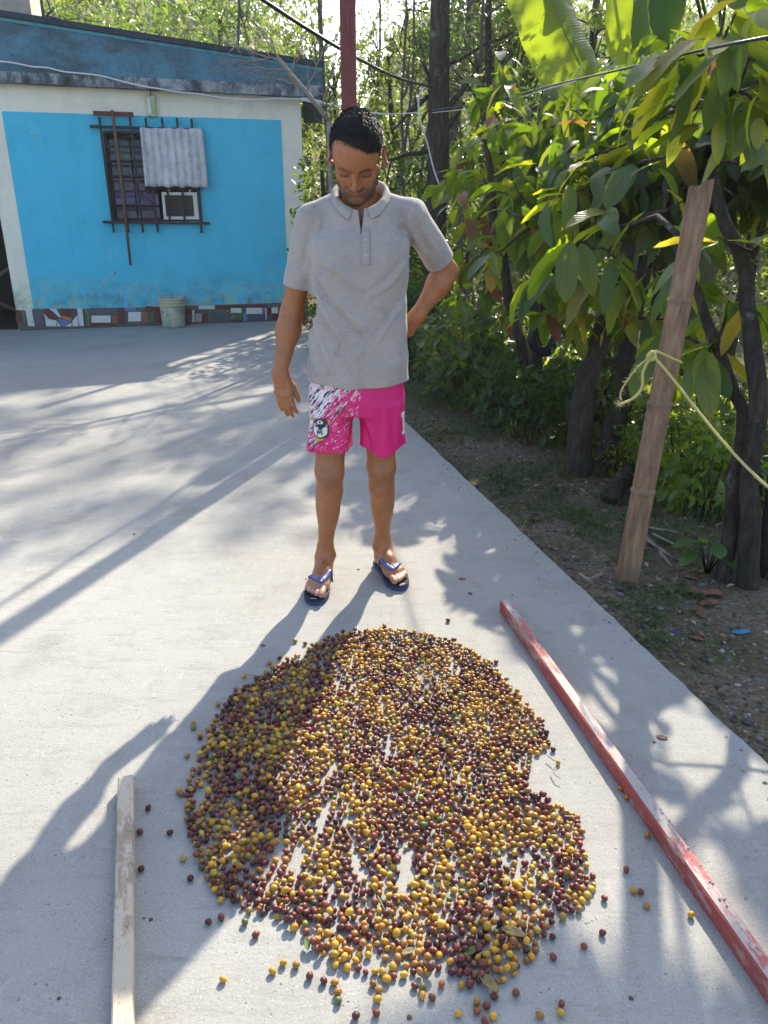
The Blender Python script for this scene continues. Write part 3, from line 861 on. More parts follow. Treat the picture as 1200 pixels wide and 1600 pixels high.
def tree(name, label, cat, base, top, r0, r1, ells, ntwig, per, size, mat=None, bark=None, tmpl=L_SMALL, limbs=4, droop=0.35, group=None, amp=0.05, seed=0, stubs=(), tint=(0.1, 0.75), limbr=0.35, shell=0.55, spread=2.2):
    """base/top world points; ells in world space; everything stored relative to the base"""
    base = Vector(base); top = Vector(top)
    root = empty(name, base, label, cat, group)
    path = wiggle((0, 0, -0.15), top - base, 9, amp, seed)
    rad = [r0 * (1.35 if i == 0 else 1.12 if i == 1 else 1) * (1 - i / 9.0) + r1 * (i / 9.0) for i in range(10)]
    m = MB(); m.tube(path, rad, 10, jit=0.07)
    m.build('trunk', bark or M_BARK, root)
    el = [(e[0] - base.x, e[1] - base.y, e[2] - base.z) + tuple(e[3:]) for e in ells]
    for i in range(limbs):
        e = el[i % len(el)]
        t = 0.45 + 0.5 * random.random()
        a = path[min(9, int(t * 9))]
        b = Vector((e[0] + random.uniform(-.5, .5) * e[3], e[1] + random.uniform(-.5, .5) * e[4], e[2] + random.uniform(-.3, .6) * e[5]))
        pts = wiggle(a, b, 6, 0.12, seed + i * 3.1 + 1)
        rr = max(r1, r0 * limbr)
        m = MB(); m.tube(pts, [rr * (1 - 0.8 * j / 6) for j in range(7)], 7)
        for k in range(3):
            c = pts[2 + k]
            m.tube(wiggle(c, c + Vector((random.uniform(-1, 1) * e[3], random.uniform(-1, 1) * e[4], random.uniform(-.2, 1) * e[5])) * 0.7, 4, 0.15, seed + k), [rr * .4 * (1 - .7 * j / 4) for j in range(5)], 5)
        m.build('branch', bark or M_BARK, root)
    for (p, q, rr) in stubs:
        m = MB(); pts = wiggle(Vector(p) - base, Vector(q) - base, 6, 0.09, seed + rr * 100)
        m.tube(pts, [rr * (1 - 0.5 * j / 6) for j in range(7)], 7); m.build('branch', bark or M_BARK, root)
    if ntwig:
        v, f, c = foliage(el, ntwig, per, size, droop, tmpl, spread, tint, shell, tuple(base))
        link('crown', np_mesh('crown', v, f, mat or M_LEAF, True, c), root)
    return root

def gz(x_, y_): return ground_z(x_, y_)
def gpt(x_, y_): return Vector((x_, y_, gz(x_, y_)))

# --- tall dark trunk with cables, close behind the man's left shoulder
b_ = at(672, 560, 6.9)
TY = 8.8
tq = at(676, 480, TY); tb = gpt(tq.x, TY)
tree('tall_tree', 'tall dark lichen spotted trunk with broken branch stubs carrying the cables behind the man', 'tree', tb, at(690, -60, TY), 0.135, 0.095,
     [(0.9, 7.6, 5.6, 1.3, 1.2, 0.8)], 0, 8, 0.085, M_LEAFD, limbs=0, seed=3, amp=0.012,
     stubs=((at(682, 190, TY), at(740, 118, TY - .1), 0.04), (at(682, 110, TY), at(800, 50, TY + .3), 0.022), (at(672, 235, TY), at(600, 250, TY - .3), 0.026), (at(676, 140, TY), at(660, 95, TY - .2), 0.026), (at(688, 215, TY), at(726, 160, TY - .1), 0.035), (at(668, 150, TY), at(610, 205, TY - .2), 0.024)))

# --- trees behind: crowns kept out of the sun's way over the yard, high ones shade its middle
BG = 'trees of the forest behind the yard'
def bgtree(x_, y_, h_, cr, ells, n=420, per=9, size=0.10, mat=None, label='', **kw):
    return tree('forest_tree', label, 'tree', gpt(x_, y_), (x_ + random.uniform(-.3, .3), y_, gz(x_, y_) + h_), cr, cr * 0.4, ells, n, per, size, mat, seed=x_ * 3.3 + y_, **kw)
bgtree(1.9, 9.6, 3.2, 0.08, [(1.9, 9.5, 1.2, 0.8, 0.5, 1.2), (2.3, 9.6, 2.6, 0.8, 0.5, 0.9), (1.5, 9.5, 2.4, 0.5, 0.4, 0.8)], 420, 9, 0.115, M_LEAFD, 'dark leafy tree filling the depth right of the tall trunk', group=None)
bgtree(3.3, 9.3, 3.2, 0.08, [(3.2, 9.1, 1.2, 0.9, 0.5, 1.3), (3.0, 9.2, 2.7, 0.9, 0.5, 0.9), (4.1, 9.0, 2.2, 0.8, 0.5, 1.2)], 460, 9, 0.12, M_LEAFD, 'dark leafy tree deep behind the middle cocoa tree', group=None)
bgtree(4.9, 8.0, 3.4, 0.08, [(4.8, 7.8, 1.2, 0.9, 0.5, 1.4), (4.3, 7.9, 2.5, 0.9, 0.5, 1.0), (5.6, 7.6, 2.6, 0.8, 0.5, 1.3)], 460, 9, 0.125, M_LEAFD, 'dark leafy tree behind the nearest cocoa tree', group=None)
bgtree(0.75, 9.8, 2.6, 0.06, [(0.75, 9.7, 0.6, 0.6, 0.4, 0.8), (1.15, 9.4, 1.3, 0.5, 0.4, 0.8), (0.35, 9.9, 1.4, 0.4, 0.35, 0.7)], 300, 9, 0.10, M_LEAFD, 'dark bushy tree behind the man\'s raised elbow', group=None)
bgtree(1.5, 11.2, 3.8, 0.07, [(1.2, 11.0, 3.3, 0.6, 0.5, 0.8), (2.1, 11.0, 3.7, 0.8, 0.5, 0.9), (1.7, 10.8, 2.1, 0.8, 0.5, 0.8), (2.8, 10.8, 3.2, 0.7, 0.5, 1.0)], 620, 9, 0.095, M_LEAF, 'small leaved green tree between the tall dark trunk and the banana leaves', group=None)
bgtree(-0.75, 13.4, 3.6, 0.06, [(-0.9, 13.3, 1.4, 0.7, 0.5, 1.2), (-0.55, 13.3, 3.1, 0.8, 0.5, 0.8), (-1.3, 13.4, 3.2, 0.6, 0.5, 0.9)], 480, 9, 0.10, M_LEAF, 'green tree close behind the right corner of the house', group=None)
bgtree(0.35, 12.6, 3.8, 0.06, [(0.3, 12.5, 1.2, 0.7, 0.5, 1.0), (0.45, 12.5, 2.9, 0.7, 0.5, 1.0), (0.9, 12.4, 3.6, 0.6, 0.4, 0.8)], 560, 9, 0.10, M_LEAF, 'green tree between the red post and the dark trunk', group=None)
# bush at the house corner
tree('corner_bush', 'dense dark green bush growing beside the white corner of the house', 'bush', gpt(-0.72, 9.6), (-0.7, 9.6, 2.0), 0.05, 0.02,
     [(-0.62, 9.7, 0.7, 0.55, 0.5, 0.75), (-0.55, 9.6, 1.55, 0.5, 0.5, 0.6), (-0.15, 9.3, 0.8, 0.5, 0.4, 0.8), (0.1, 9.2, 1.5, 0.45, 0.4, 0.6)], 330, 9, 0.085, M_LEAFD, limbs=4, seed=2)
bgtree(1.25, 12.2, 6.3, 0.11, [(1.0, 12.2, 5.9, 1.5, 1.2, 0.8), (2.4, 12.4, 6.2, 1.2, 1.0, 0.8), (-0.3, 12.3, 6.5, 1.1, 0.9, 0.6)], 60, 8, 0.13, M_LEAF, 'slender high crowned forest tree with grey bark behind the red post', bark=M_BARKG, group=None)
bgtree(3.0, 13.5, 5.5, 0.13, [(3.2, 13.3, 3.6, 1.6, 1.2, 1.6), (2.2, 13.0, 5.6, 1.4, 1.2, 0.9), (4.3, 13.2, 5.0, 1.5, 1.2, 1.2)], 620, 9, 0.12, M_LEAF, 'broad mid green forest tree right of the tall dark trunk', group=None)
bgtree(5.2, 11.5, 5.0, 0.12, [(5.0, 11.2, 3.4, 1.6, 1.3, 1.8), (4.4, 10.9, 1.8, 1.4, 1.0, 1.2), (6.3, 11.4, 4.4, 1.5, 1.3, 1.4)], 620, 9, 0.13, M_LEAFD, 'dark broad leaved forest tree behind the banana plants', group=None)
bgtree(0.35, 14.5, 3.6, 0.07, [(0.2, 14.4, 2.2, 1.0, 0.9, 1.4), (1.1, 14.3, 1.4, 1.0, 0.9, 1.2)], 560, 8, 0.09, M_LEAF, 'green sapling tree between red post and tall dark trunk', bark=M_BARKG, group=None)
bgtree(1.35, 10.2, 3.3, 0.07, [(1.35, 10.1, 1.9, 0.75, 0.6, 0.9), (1.7, 9.8, 3.2, 0.8, 0.6, 0.7), (0.95, 10.3, 2.9, 0.6, 0.5, 0.6)], 330, 8, 0.10, M_LEAF, 'young forest tree filling the gap right of the dark trunk', group=None)
for i, (x_, y_, h_, sc, mt) in enumerate(((-9.5, 17, 6.0, 1.1, 0), (-7.0, 18.5, 7.0, 1.2, 1), (-5.2, 16.0, 5.2, 0.95, 2), (-3.4, 17.5, 6.2, 1.0, 1), (-2.0, 15.6, 4.6, 0.8, 2), (-0.9, 18.5, 5.0, 0.8, 2), (0.6, 21, 3.4, 0.8, 2),
                                      (2.0, 18, 5.0, 1.0, 0), (4.0, 17, 6.5, 1.15, 1), (6.5, 16, 7.0, 1.2, 0), (8.5, 14, 7.0, 1.3, 1), (7.2, 10.5, 6.0, 1.2, 0), (9.5, 19, 7.0, 1.3, 1), (-12.5, 20, 7.5, 1.3, 1))):
    lab = ['mid green forest tree', 'dark green forest tree', 'pale feathery forest tree'][mt] + ' rising ' + ['above the left end of the roof', 'behind the roof tank block', 'above the roof left of middle', 'above the middle of the roof', 'above the right part of the roof', 'behind the right end of the roof', 'far off in the gap beside the red post', 'far behind the tall dark trunk', 'far behind the man\'s left shoulder', 'far behind the banana leaves', 'at the far right edge of the forest', 'behind the front cocoa tree', 'farthest back on the right', 'farthest back on the left'][i]
    z0 = gz(x_, y_)
    e = [(x_, y_, z0 + h_ * 0.62, 1.5 * sc, 1.3 * sc, h_ * 0.3), (x_ - 1.0 * sc, y_ - .3, z0 + h_ * 0.42, 1.1 * sc, 1.0 * sc, h_ * 0.22), (x_ + 1.0 * sc, y_ - .2, z0 + h_ * 0.48, 1.1 * sc, 1.0 * sc, h_ * 0.24), (x_ + .2, y_ - .6, z0 + h_ * 0.25, 1.2 * sc, 0.9 * sc, h_ * 0.18)]
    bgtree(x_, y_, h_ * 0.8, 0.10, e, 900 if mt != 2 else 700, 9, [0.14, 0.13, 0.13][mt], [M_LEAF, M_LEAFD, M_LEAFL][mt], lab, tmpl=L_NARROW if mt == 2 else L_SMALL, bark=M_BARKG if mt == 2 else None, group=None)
bgtree(3.4, 19.0, 12.5, 0.16, [(2.9, 19, 11.0, 2.6, 1.6, 1.3), (4.8, 19.4, 11.4, 2.2, 1.6, 1.2), (1.2, 19.2, 11.2, 1.8, 1.4, 1.0)], 150, 9, 0.24, M_LEAF, 'very tall thin forest tree whose crown is above the picture', group=None)
# wooded hillside
ex = []
for i in range(260):
    x_ = RNG.uniform(-34, 34); y_ = RNG.uniform(21, 58)
    if -.085 < x_ / y_ < .005 and RNG.random() < .75: continue
    ex.append((x_, y_, gz(x_, y_) + RNG.uniform(0.8, 3.2), RNG.uniform(1.4, 2.6), 1.8, RNG.uniform(1.2, 2.4)))
v, f, c = foliage(ex, 9000, 7, 0.34, 0.3)
props(link('wooded_hillside', np_mesh('wooded_hillside', v, f, M_LEAF, True, c)), kind='stuff')

# --- thin bare saplings and vines in the gap
for i, (px, y_, topx, r_) in enumerate(((388, 12.5, 372, 0.03), (515, 11.0, 500, 0.045), (523, 13, 560, 0.03), (628, 11.5, 632, 0.025), (641, 12, 690, 0.03), (592, 12.5, 590, 0.025), (612, 11.3, 650, 0.025), (770, 9.0, 768, 0.055), (722, 8.5, 760, 0.025))):
    lab = ['thin bare grey sapling rising behind the right part of the roof', 'thin grey trunk close to the right end of the roof', 'slanting thin grey sapling just left of the red post', 'thin upright grey sapling right of the man\'s head', 'leaning thin grey sapling behind the tall dark trunk', 'thin grey sapling just right of the red post', 'bent thin sapling crossing the tall dark trunk', 'straight dark trunk between the tall trunk and banana leaves', 'thin leaning sapling right of the tall dark trunk'][i]
    b = at(px, 400, y_); b = gpt(b.x, y_)
    t = at(topx, -60, y_ + 0.3)
    tree('sapling', lab, 'tree', b, t, r_, r_ * 0.6, [(t.x, t.y, t.z - 0.8, 0.8, 0.5, 0.9)], 30, 6, 0.08, M_LEAF, M_BARKG if i != 7 else M_BARK, L_NARROW, limbs=4, seed=i * 5 + 1, amp=0.03)

# --- dry twiggy shrub that leans over the right end of the roof
dr = empty('dry_shrub', gpt(-0.62, 8.9), 'bare dry twiggy shrub leaning over the right end of the roof', 'shrub')
o0 = Vector(dr.location)
def twig(m, p, q, r_, depth, seed):
    pts = wiggle(p, q, 5, 0.10, seed)
    m.tube(pts, [r_ * (1 - 0.6 * j / 5) for j in range(6)], 5 if depth else 7, cap=False)
    if depth == 0: return
    L = (Vector(q) - Vector(p)).length
    for k in range(5 if depth > 1 else 7):
        a = pts[1 + k % 5]
        d = (Vector(q) - Vector(p)).normalized() + Vector((random.uniform(-1, 1), random.uniform(-1, 1) * 0.8, random.uniform(-.8, .9)))
        twig(m, a, a + d.normalized() * L * random.uniform(0.3, 0.6), r_ * 0.42, depth - 1, seed + k * 1.7 + depth)
m = MB(); p0 = at(515, 190, 8.9) - o0; p1 = at(436, 92, 8.8) - o0
m.tube(wiggle((0, 0, -0.1), p0, 6, 0.05, 2), [0.035, 0.033, 0.03, 0.03, 0.028, 0.027, 0.026], 8); m.tube(wiggle(p0, p1, 5, 0.03, 4), [0.026, 0.025, 0.024, 0.022, 0.02, 0.016], 8)
m.build('stem', M_TWIG, dr)
for i, (a, b) in enumerate((((436, 92), (330, 60)), ((436, 92), (400, 40)), ((455, 115), (470, 60)), ((480, 145), (505, 75)), ((470, 135), (425, 120)), ((450, 108), (380, 105)), ((500, 170), (535, 60)), ((440, 96), (345, 95)), ((505, 180), (560, 120)))):
    m = MB(); twig(m, at(*a, 8.85) - o0, at(*b, 8.75 + 0.1 * random.random()) - o0, 0.011, 2, i * 9.0); m.build('branch', M_TWIG, dr)

# --- banana plants
def banana(name, label, base, leaves, stem_h=2.6, r_=0.11):
    root = empty(name, base, label, 'banana plant')
    base = Vector(base)
    m = MB(); m.tube(wiggle((0, 0, -0.1), (0.05, 0.05, stem_h), 8, 0.02, 3), [r_ * (1.15 - 0.5 * i / 8) for i in range(9)], 14)
    m.build('trunk', simple('banana_stem', (0.12, 0.13, 0.06), 0.6, 0.5, 9), root)
    top = Vector((0.05, 0.05, stem_h))
    for pts, wdt, face in leaves:
        P_ = [Vector(p) - base for p in pts]
        # Catmull-Rom along the midrib
        rib = []
        Q = [P_[0] * 2 - P_[1]] + P_ + [P_[-1] * 2 - P_[-2]]
        for i in range(len(P_) - 1):
            for t in np.linspace(0, 1, 7, endpoint=False):
                a, b, c, d = Q[i:i + 4]
                rib.append(0.5 * ((2 * b) + (c - a) * t + (2 * a - 5 * b + 4 * c - d) * t * t + (3 * b - a - 3 * c + d) * t ** 3))
        rib.append(P_[-1])
        n = len(rib); vs, fs, uv = [], [], []
        face = Vector(face).normalized()
        for i, p in enumerate(rib):
            t = (rib[min(n - 1, i + 1)] - rib[max(0, i - 1)]).normalized()
            side = t.cross(face).normalized(); nn = side.cross(t)
            v = i / (n - 1)
            wv_ = wdt * (min(1, (v + 0.02) * 7) ** 0.6) * (max(0.0, 1 - ((v - 0.55) / 0.45) ** 4) ** 0.5 if v > 0.55 else 1)
            for k, u in enumerate((-1, -0.66, -0.33, 0, 0.33, 0.66, 1)):
                vs.append(p + side * (u * wv_ * (1 + 0.03 * noise.noise(Vector((v * 14, u, 3))))) + nn * (-0.55 * wv_ * abs(u) ** 1.3 + 0.02 * wv_ * math.sin(v * 60 + u * 3) * abs(u) + 0.12 * wv_ * noise.noise(Vector((v * 5, u * 2, wdt * 9)))))
                uv.append((u * 0.5 + 0.5, v))
        for i in range(n - 1):
            for k in range(6):
                a = i * 7 + k; fs.append((a, a + 1, a + 8, a + 7))
        lf = link('leaf', np_mesh('leaf', np.array([tuple(p) for p in vs], np.float32), np.array(fs, np.int32), M_BANANA, True, None, np.array(uv, np.float32)), root)
        m = MB(); m.tube([top] + rib[:-1], [0.02] + [0.014 * (1 - 0.8 * i / n) for i in range(n - 1)], 6)
        m.build('midrib', M_BANANA_RIB, lf)
    return root
M_BANANA_RIB = simple('banana_rib', (0.16, 0.22, 0.07), 0.5, 0.3, 5)
# veins across the blade
_t = M_BANANA.node_tree
_pb = next(n_ for n_ in _t.nodes if n_.type == 'BSDF_PRINCIPLED')
_tc = _t.nodes.new('ShaderNodeTexCoord'); _wv = _t.nodes.new('ShaderNodeTexWave'); _wv.wave_type = 'BANDS'; _wv.bands_direction = 'Y'
_wv.inputs['Scale'].default_value = 22; _wv.inputs['Distortion'].default_value = 1.2
_bp = _t.nodes.new('ShaderNodeBump'); _bp.inputs['Strength'].default_value = 0.35; _bp.inputs['Distance'].default_value = 0.01
_t.links.new(_tc.outputs['UV'], _wv.inputs[0]); _t.links.new(_wv.outputs[1], _bp.inputs['Height']); _t.links.new(_bp.outputs[0], _pb.inputs['Normal'])

banana('banana_plant', 'banana plant whose two long leaves hang side by side at top right', gpt(2.65, 8.9),
       [([at(925, -70, 8.9), at(850, -60, 8.6), at(862, -10, 8.4), at(882, 50, 8.35), at(915, 115, 8.3), at(948, 168, 8.3)], 0.34, (0.35, -1, 0.25)),
        ([at(960, -80, 8.9), at(990, -70, 8.6), at(990, 20, 8.4), at(986, 110, 8.4)], 0.24, (-0.1, -1, 0.2))], 3.2)
banana('banana_plant', 'banana plant with a bright yellow green backlit leaf at top right', gpt(3.3, 8.3),
       [([at(1075, -60, 8.3), at(1040, -60, 8.1), at(1020, 0, 7.9), at(1008, 88, 7.85)], 0.25, (-0.75, -0.8, 0.3)),
        ([at(1085, -65, 8.3), at(1068, -50, 8.1), at(1052, 0, 8.0), at(1046, 80, 7.95)], 0.24, (0.8, -0.55, 0.1)),
        ([at(1120, -50, 8.3), at(1160, -30, 8.0), at(1195, 20, 8.0), at(1240, 60, 8.0)], 0.27, (0.2, -0.5, 0.9))], 3.0)

# --- cocoa trees: big drooping leaves, one object each on the near ones
COCOA_T = [np_mesh('cocoa_leaf', *leaf_template(8, 4, wd, dr_, fo, wav=wa, shape=sh)[:2], M_COCOA, True, None, leaf_template(8, 4, wd, dr_, fo, wav=wa, shape=sh)[2])
           for wd, dr_, fo, wa, sh in ((0.16, 0.20, 0.20, 0.010, 0.9), (0.175, 0.40, 0.28, 0.014, 0.85), (0.15, 0.55, 0.15, 0.016, 1.0), (0.19, 0.30, 0.10, 0.02, 0.95))]
RED_T = []
for me in COCOA_T[:2]:
    mm = me.copy(); mm.name = 'young_leaf'; mm.materials.clear(); mm.materials.append(M_REDLEAF); RED_T.append(mm)
def leaf_rot(ax, nr):
    ax = Vector(ax).normalized(); xx = ax.cross(Vector(nr)).normalized(); zz = xx.cross(ax)
    return Matrix((xx, ax, zz)).transposed().to_euler()
def cocoa(name, label, base, trunk, clusters, size, perc=(6, 9), stuff=None, bark=None, red=0.0, limbsrc=1):
    base = Vector(base)
    root = empty(name, base, label, 'tree')
    for pts, rad in trunk:
        P_ = [Vector(p) - base for p in pts]
        fine_ = []
        for i in range(len(P_) - 1):
            for t in (0, 0.25, 0.5, 0.75): fine_.append((P_[i].lerp(P_[i + 1], t), rad[i] + (rad[i + 1] - rad[i]) * t))
        fine_.append((P_[-1], rad[-1]))
        m = MB(); m.tube([p + Vector((noise.noise(p * 4), noise.noise(p * 4 + Vector((9, 0, 0))), 0)) * 0.03 for p, _ in fine_], [r for _, r in fine_], 12, jit=0.09)
        m.build('trunk', bark or M_BARK, root)
    hubs = [Vector(p) - base for pts, _ in trunk for p in pts[2:]]
    joints = []
    count = 0
    for (c, spread) in clusters:
        c = Vector(c) - base
        m = MB()
        hub = min(hubs + joints, key=lambda h_: (h_ - c).length + max(0, h_.z - c.z) * 0.5)
        pts = wiggle(hub, c, 6, 0.13, c.x * 5 + c.z)
        joints += [pts[3], pts[5]]
        m.tube(pts, [min(0.014, 0.004 + 0.018 * (c - hub).length) * (1 - 0.7 * j / 6) + 0.001 for j in range(7)], 6); m.build('branch', bark or M_BARK, root)
        out = (c - pts[3]).normalized()
        n = random.randint(*perc)
        for k in range(n):
            if count >= 300: break
            a = 2 * PI * k / n + random.uniform(-.4, .4)
            ax = Vector((math.cos(a), math.sin(a), random.uniform(-1.3, 0.15))) + out * 0.5
            pos = c + Vector((random.uniform(-1, 1), random.uniform(-1, 1), random.uniform(-1, 0.8))) * spread * 0.35
            nr = Vector((random.uniform(-.5, .5), random.uniform(-.5, .5), 1))
            if sunny(base + pos + ax.normalized() * size * 0.5)[0] and random.random() < 0.93: continue
            if inglade(base + pos + ax.normalized() * size * 0.5)[0] and random.random() < 0.96: continue
            if spotty(base + pos + ax.normalized() * size * 0.5)[0]: continue
            s_ = size * random.uniform(0.6, 1.15) * (0.78 if (base + c).y < 3.15 else 1)
            isred = random.random() < red
            link('leaf', random.choice(RED_T if isred else COCOA_T), root, pos, leaf_rot(ax, nr), (s_, s_, s_))
            count += 1
    if stuff:
        v, f, cc_ = foliage([(e[0] - base.x, e[1] - base.y, e[2] - base.z) + tuple(e[3:]) for e in stuff[0]], stuff[1], 7, stuff[2], 0.8, L_BIG, 2.0, (0.05, 0.75), 0.2, tuple(base))
        props(link('foliage', np_mesh('foliage', v, f, M_COCOAS, True, cc_), root), kind='stuff')
    return root

def cl(lst):
    out = []
    for px, py, Y, sp in lst:
        while Y < 7.5:
            p = at(px, py, Y)
            if Y < 3.06 and p.z > 1.72: break
            q = [p, p + Vector((-0.13, 0, -0.05)), p + Vector((0.1, 0, -0.1)), p + Vector((0, 0.1, -0.2)), p + Vector((-0.05, -0.1, 0))]
            if not sunny([tuple(k) for k in q]).any(): break
            Y += 0.06
        out.append((p, sp))
    return out
# front right: two dark stems, the big backlit canopy
fr = []
for (px, py, Y) in ((850, 270, 4.3), (885, 262, 4.3), (930, 240, 4.3), (1000, 215, 4.2), (1060, 165, 4.0), (1110, 105, 3.7), (1170, 70, 3.2), (1190, 10, 3.2), (1150, 150, 3.2), (1040, 205, 4.0), (870, 330, 4.2), (905, 290, 4.2), (955, 265, 4.1), (1010, 250, 4.0),
                    (1075, 230, 3.4), (1130, 220, 3.2), (1185, 200, 3.0), (1195, 260, 3.0), (950, 330, 4.1), (900, 385, 4.2), (960, 395, 4.1), (1010, 330, 4.0), (1150, 310, 3.2), (1190, 350, 3.0), (1120, 370, 3.2), (1180, 455, 3.1), (1140, 470, 3.4), (840, 420, 4.4), (880, 440, 4.4), (1060, 400, 3.6),
                    (1000, 430, 4.0), (1110, 540, 3.3), (1050, 520, 3.6), (1140, -10, 3.6), (1200, 130, 3.1), (1240, 60, 3.2), (1230, 220, 3.1), (1250, 330, 3.0), (840, 360, 4.5), (1080, 310, 3.5), (1040, 290, 3.9), (985, 210, 4.2)):
    fr.append((px, py, Y, .2))
fr += [(1120, 60, 2.95, .2), (1180, 95, 2.9, .2), (1060, 95, 3.05, .2), (1150, 150, 2.95, .2), (1090, 170, 3.05, .2), (1195, 165, 2.9, .2), (1150, 20, 3.0, .2)]
front = cl(fr)
fb = gpt(1.52, 2.85)
cocoa('cocoa_tree', 'nearest cocoa tree at right with large backlit leaves and two dark slender stems', fb,
      [([fb - Vector((0, 0, .1)), at(1175, 760, 2.95), at(1185, 600, 3.05), at(1165, 430, 3.2), at(1110, 270, 3.4)], [0.045, 0.038, 0.036, 0.03, 0.022]),
       ([fb + Vector((-0.09, 0.05, -.1)), at(1150, 780, 3.0), at(1160, 640, 3.15), at(1120, 540, 3.3), at(1060, 380, 3.5)], [0.036, 0.030, 0.028, 0.022, 0.016]),
       ([fb + Vector((0.12, 0.1, -.1)), at(1222, 700, 3.0), at(1260, 520, 3.1), at(1270, 300, 3.2)], [0.04, 0.034, 0.03, 0.02])],
      front, 0.31, (7, 9), ([(1.2, 5.0, 1.55, 0.35, 0.3, 0.32), (1.6, 4.9, 1.6, 0.5, 0.3, 0.38), (2.0, 4.5, 1.75, 0.5, 0.3, 0.4), (2.3, 4.3, 1.8, 0.5, 0.4, 0.45), (2.4, 4.5, 2.1, 0.6, 0.4, 0.5), (2.0, 4.9, 1.9, 0.75, 0.4, 0.5), (2.7, 4.0, 1.6, 0.5, 0.4, 0.6), (1.6, 5.2, 1.75, 0.6, 0.4, 0.4), (2.7, 4.2, 2.0, 0.6, 0.5, 0.7), (2.4, 5.4, 3.6, 0.9, 0.7, 0.5)], 620, 0.23))
# second, thick rough trunk behind the bamboo post
sb = gpt(1.17, 4.35)
cocoa('cocoa_tree', 'cocoa tree with the thick rough forked trunk just left of the bamboo post', sb,
      [([sb - Vector((0, 0, .2)), at(908, 660, 4.4), at(925, 560, 4.5), at(955, 470, 4.55), at(985, 380, 4.6)], [0.085, 0.068, 0.06, 0.055, 0.04]),
       ([sb + Vector((0.12, 0.12, -.2)), at(975, 620, 4.6), at(985, 520, 4.7), at(1010, 400, 4.8)], [0.07, 0.06, 0.055, 0.04])],
      cl([(790, 330, 5.0, .2), (830, 360, 4.8, .2), (815, 300, 5.0, .2), (850, 490, 4.6, .15), (910, 500, 4.4, .15), (955, 480, 4.3, .15), (880, 290, 4.7, .2), (1010, 500, 4.2, .15), (1060, 500, 4.2, .15), (800, 280, 5.1, .2), (930, 440, 4.3, .2), (770, 400, 5.0, .15), (1080, 440, 4.3, .2), (1040, 570, 4.4, .15), (1100, 600, 4.4, .15)]), 0.25, (6, 9),
      ([(1.5, 5.9, 1.9, 0.7, 0.5, 0.6), (2.2, 6.1, 1.9, 0.7, 0.5, 0.5), (3.0, 5.7, 1.9, 0.8, 0.5, 0.5), (1.4, 6.2, 1.7, 0.5, 0.4, 0.4), (2.9, 6.8, 4.2, 1.1, 0.9, 0.6)], 320, 0.23), red=0.06)
# third, slim leaning trunk that carries the inner tube
ub = gpt(1.10, 5.5)
cocoa('cocoa_tree', 'slim leaning cocoa tree with reddish young leaves and the black tube hung on it', ub,
      [([ub - Vector((0, 0, .2)), at(838, 610, 5.5), at(836, 520, 5.5), at(862, 430, 5.5), at(875, 330, 5.6)], [0.06, 0.05, 0.045, 0.042, 0.03]),
       ([ub + Vector((-.08, 0.1, -.2)), at(828, 600, 5.6), at(800, 470, 5.8), at(770, 330, 6.0), at(760, 220, 6.1)], [0.05, 0.04, 0.035, 0.03, 0.02])],
      cl([(740, 210, 6.2, .25), (775, 180, 6.1, .25), (800, 150, 6.0, .25), (755, 270, 6.1, .25), (790, 300, 5.9, .2), (745, 340, 6.0, .2), (780, 380, 5.7, .2), (730, 400, 6.2, .2), (765, 440, 5.9, .2), (800, 190, 5.8, .2), (820, 260, 5.7, .2), (720, 310, 6.3, .2), (715, 470, 6.4, .2), (790, 480, 5.9, .2), (890, 340, 5.4, .2)]), 0.25, (6, 9),
      ([(1.2, 6.9, 1.9, 0.6, 0.5, 0.6), (1.0, 7.0, 1.5, 0.6, 0.4, 0.4), (1.9, 7.4, 1.9, 0.8, 0.5, 0.6), (2.8, 7.6, 1.8, 0.9, 0.6, 1.0), (3.6, 7.2, 1.7, 1.0, 0.8, 0.8), (2.6, 8.0, 4.6, 1.0, 0.8, 0.5)], 300, 0.22), red=0.14)

# --- undergrowth shrubs on the forest edge
SHRUB = []
M_LEAFSUN = leaf_mat('sunlit_shrub_leaf', [(0.0, (0.05, 0.10, 0.022)), (0.6, (0.085, 0.14, 0.03)), (1.0, (0.12, 0.16, 0.035))], [(0.0, (0.34, 0.50, 0.02)), (1.0, (0.60, 0.68, 0.03))])  # brighter leaf copy with sunlight painted into its colour
for i in range(7):
    sz = [0.075, 0.10, 0.065, 0.13, 0.09, 0.085, 0.065][i]
    e = [(0, 0, 0.28, 0.30, 0.28, 0.26), (0.15, 0.1, 0.45, 0.2, 0.2, 0.2)]
    v, f, c = foliage(e, [80, 55, 95, 36, 60, 65, 85][i], 7, sz, 0.25, [L_SMALL, L_MID, L_SMALL, L_MID, L_NARROW, L_MID, L_SMALL][i], 2.0, (0.2, 0.8), 0.15)
    me = np_mesh('shrub_foliage', v, f, [M_LEAF, M_LEAF, M_LEAFD, M_LEAFD, M_LEAF, M_LEAFSUN, M_LEAFSUN][i], True, c)
    m = MB()
    for k in range(7):
        m.tube(wiggle((0.04 * math.cos(k), 0.04 * math.sin(k), -0.1), (random.uniform(-.3, .3), random.uniform(-.3, .3), random.uniform(.3, .6)), 4, 0.1, k + i), [0.008, 0.007, 0.006, 0.005, 0.003], 5)
    SHRUB.append((me, m.mesh('shrub_stem', M_BARK)))
spots = []
k = 0
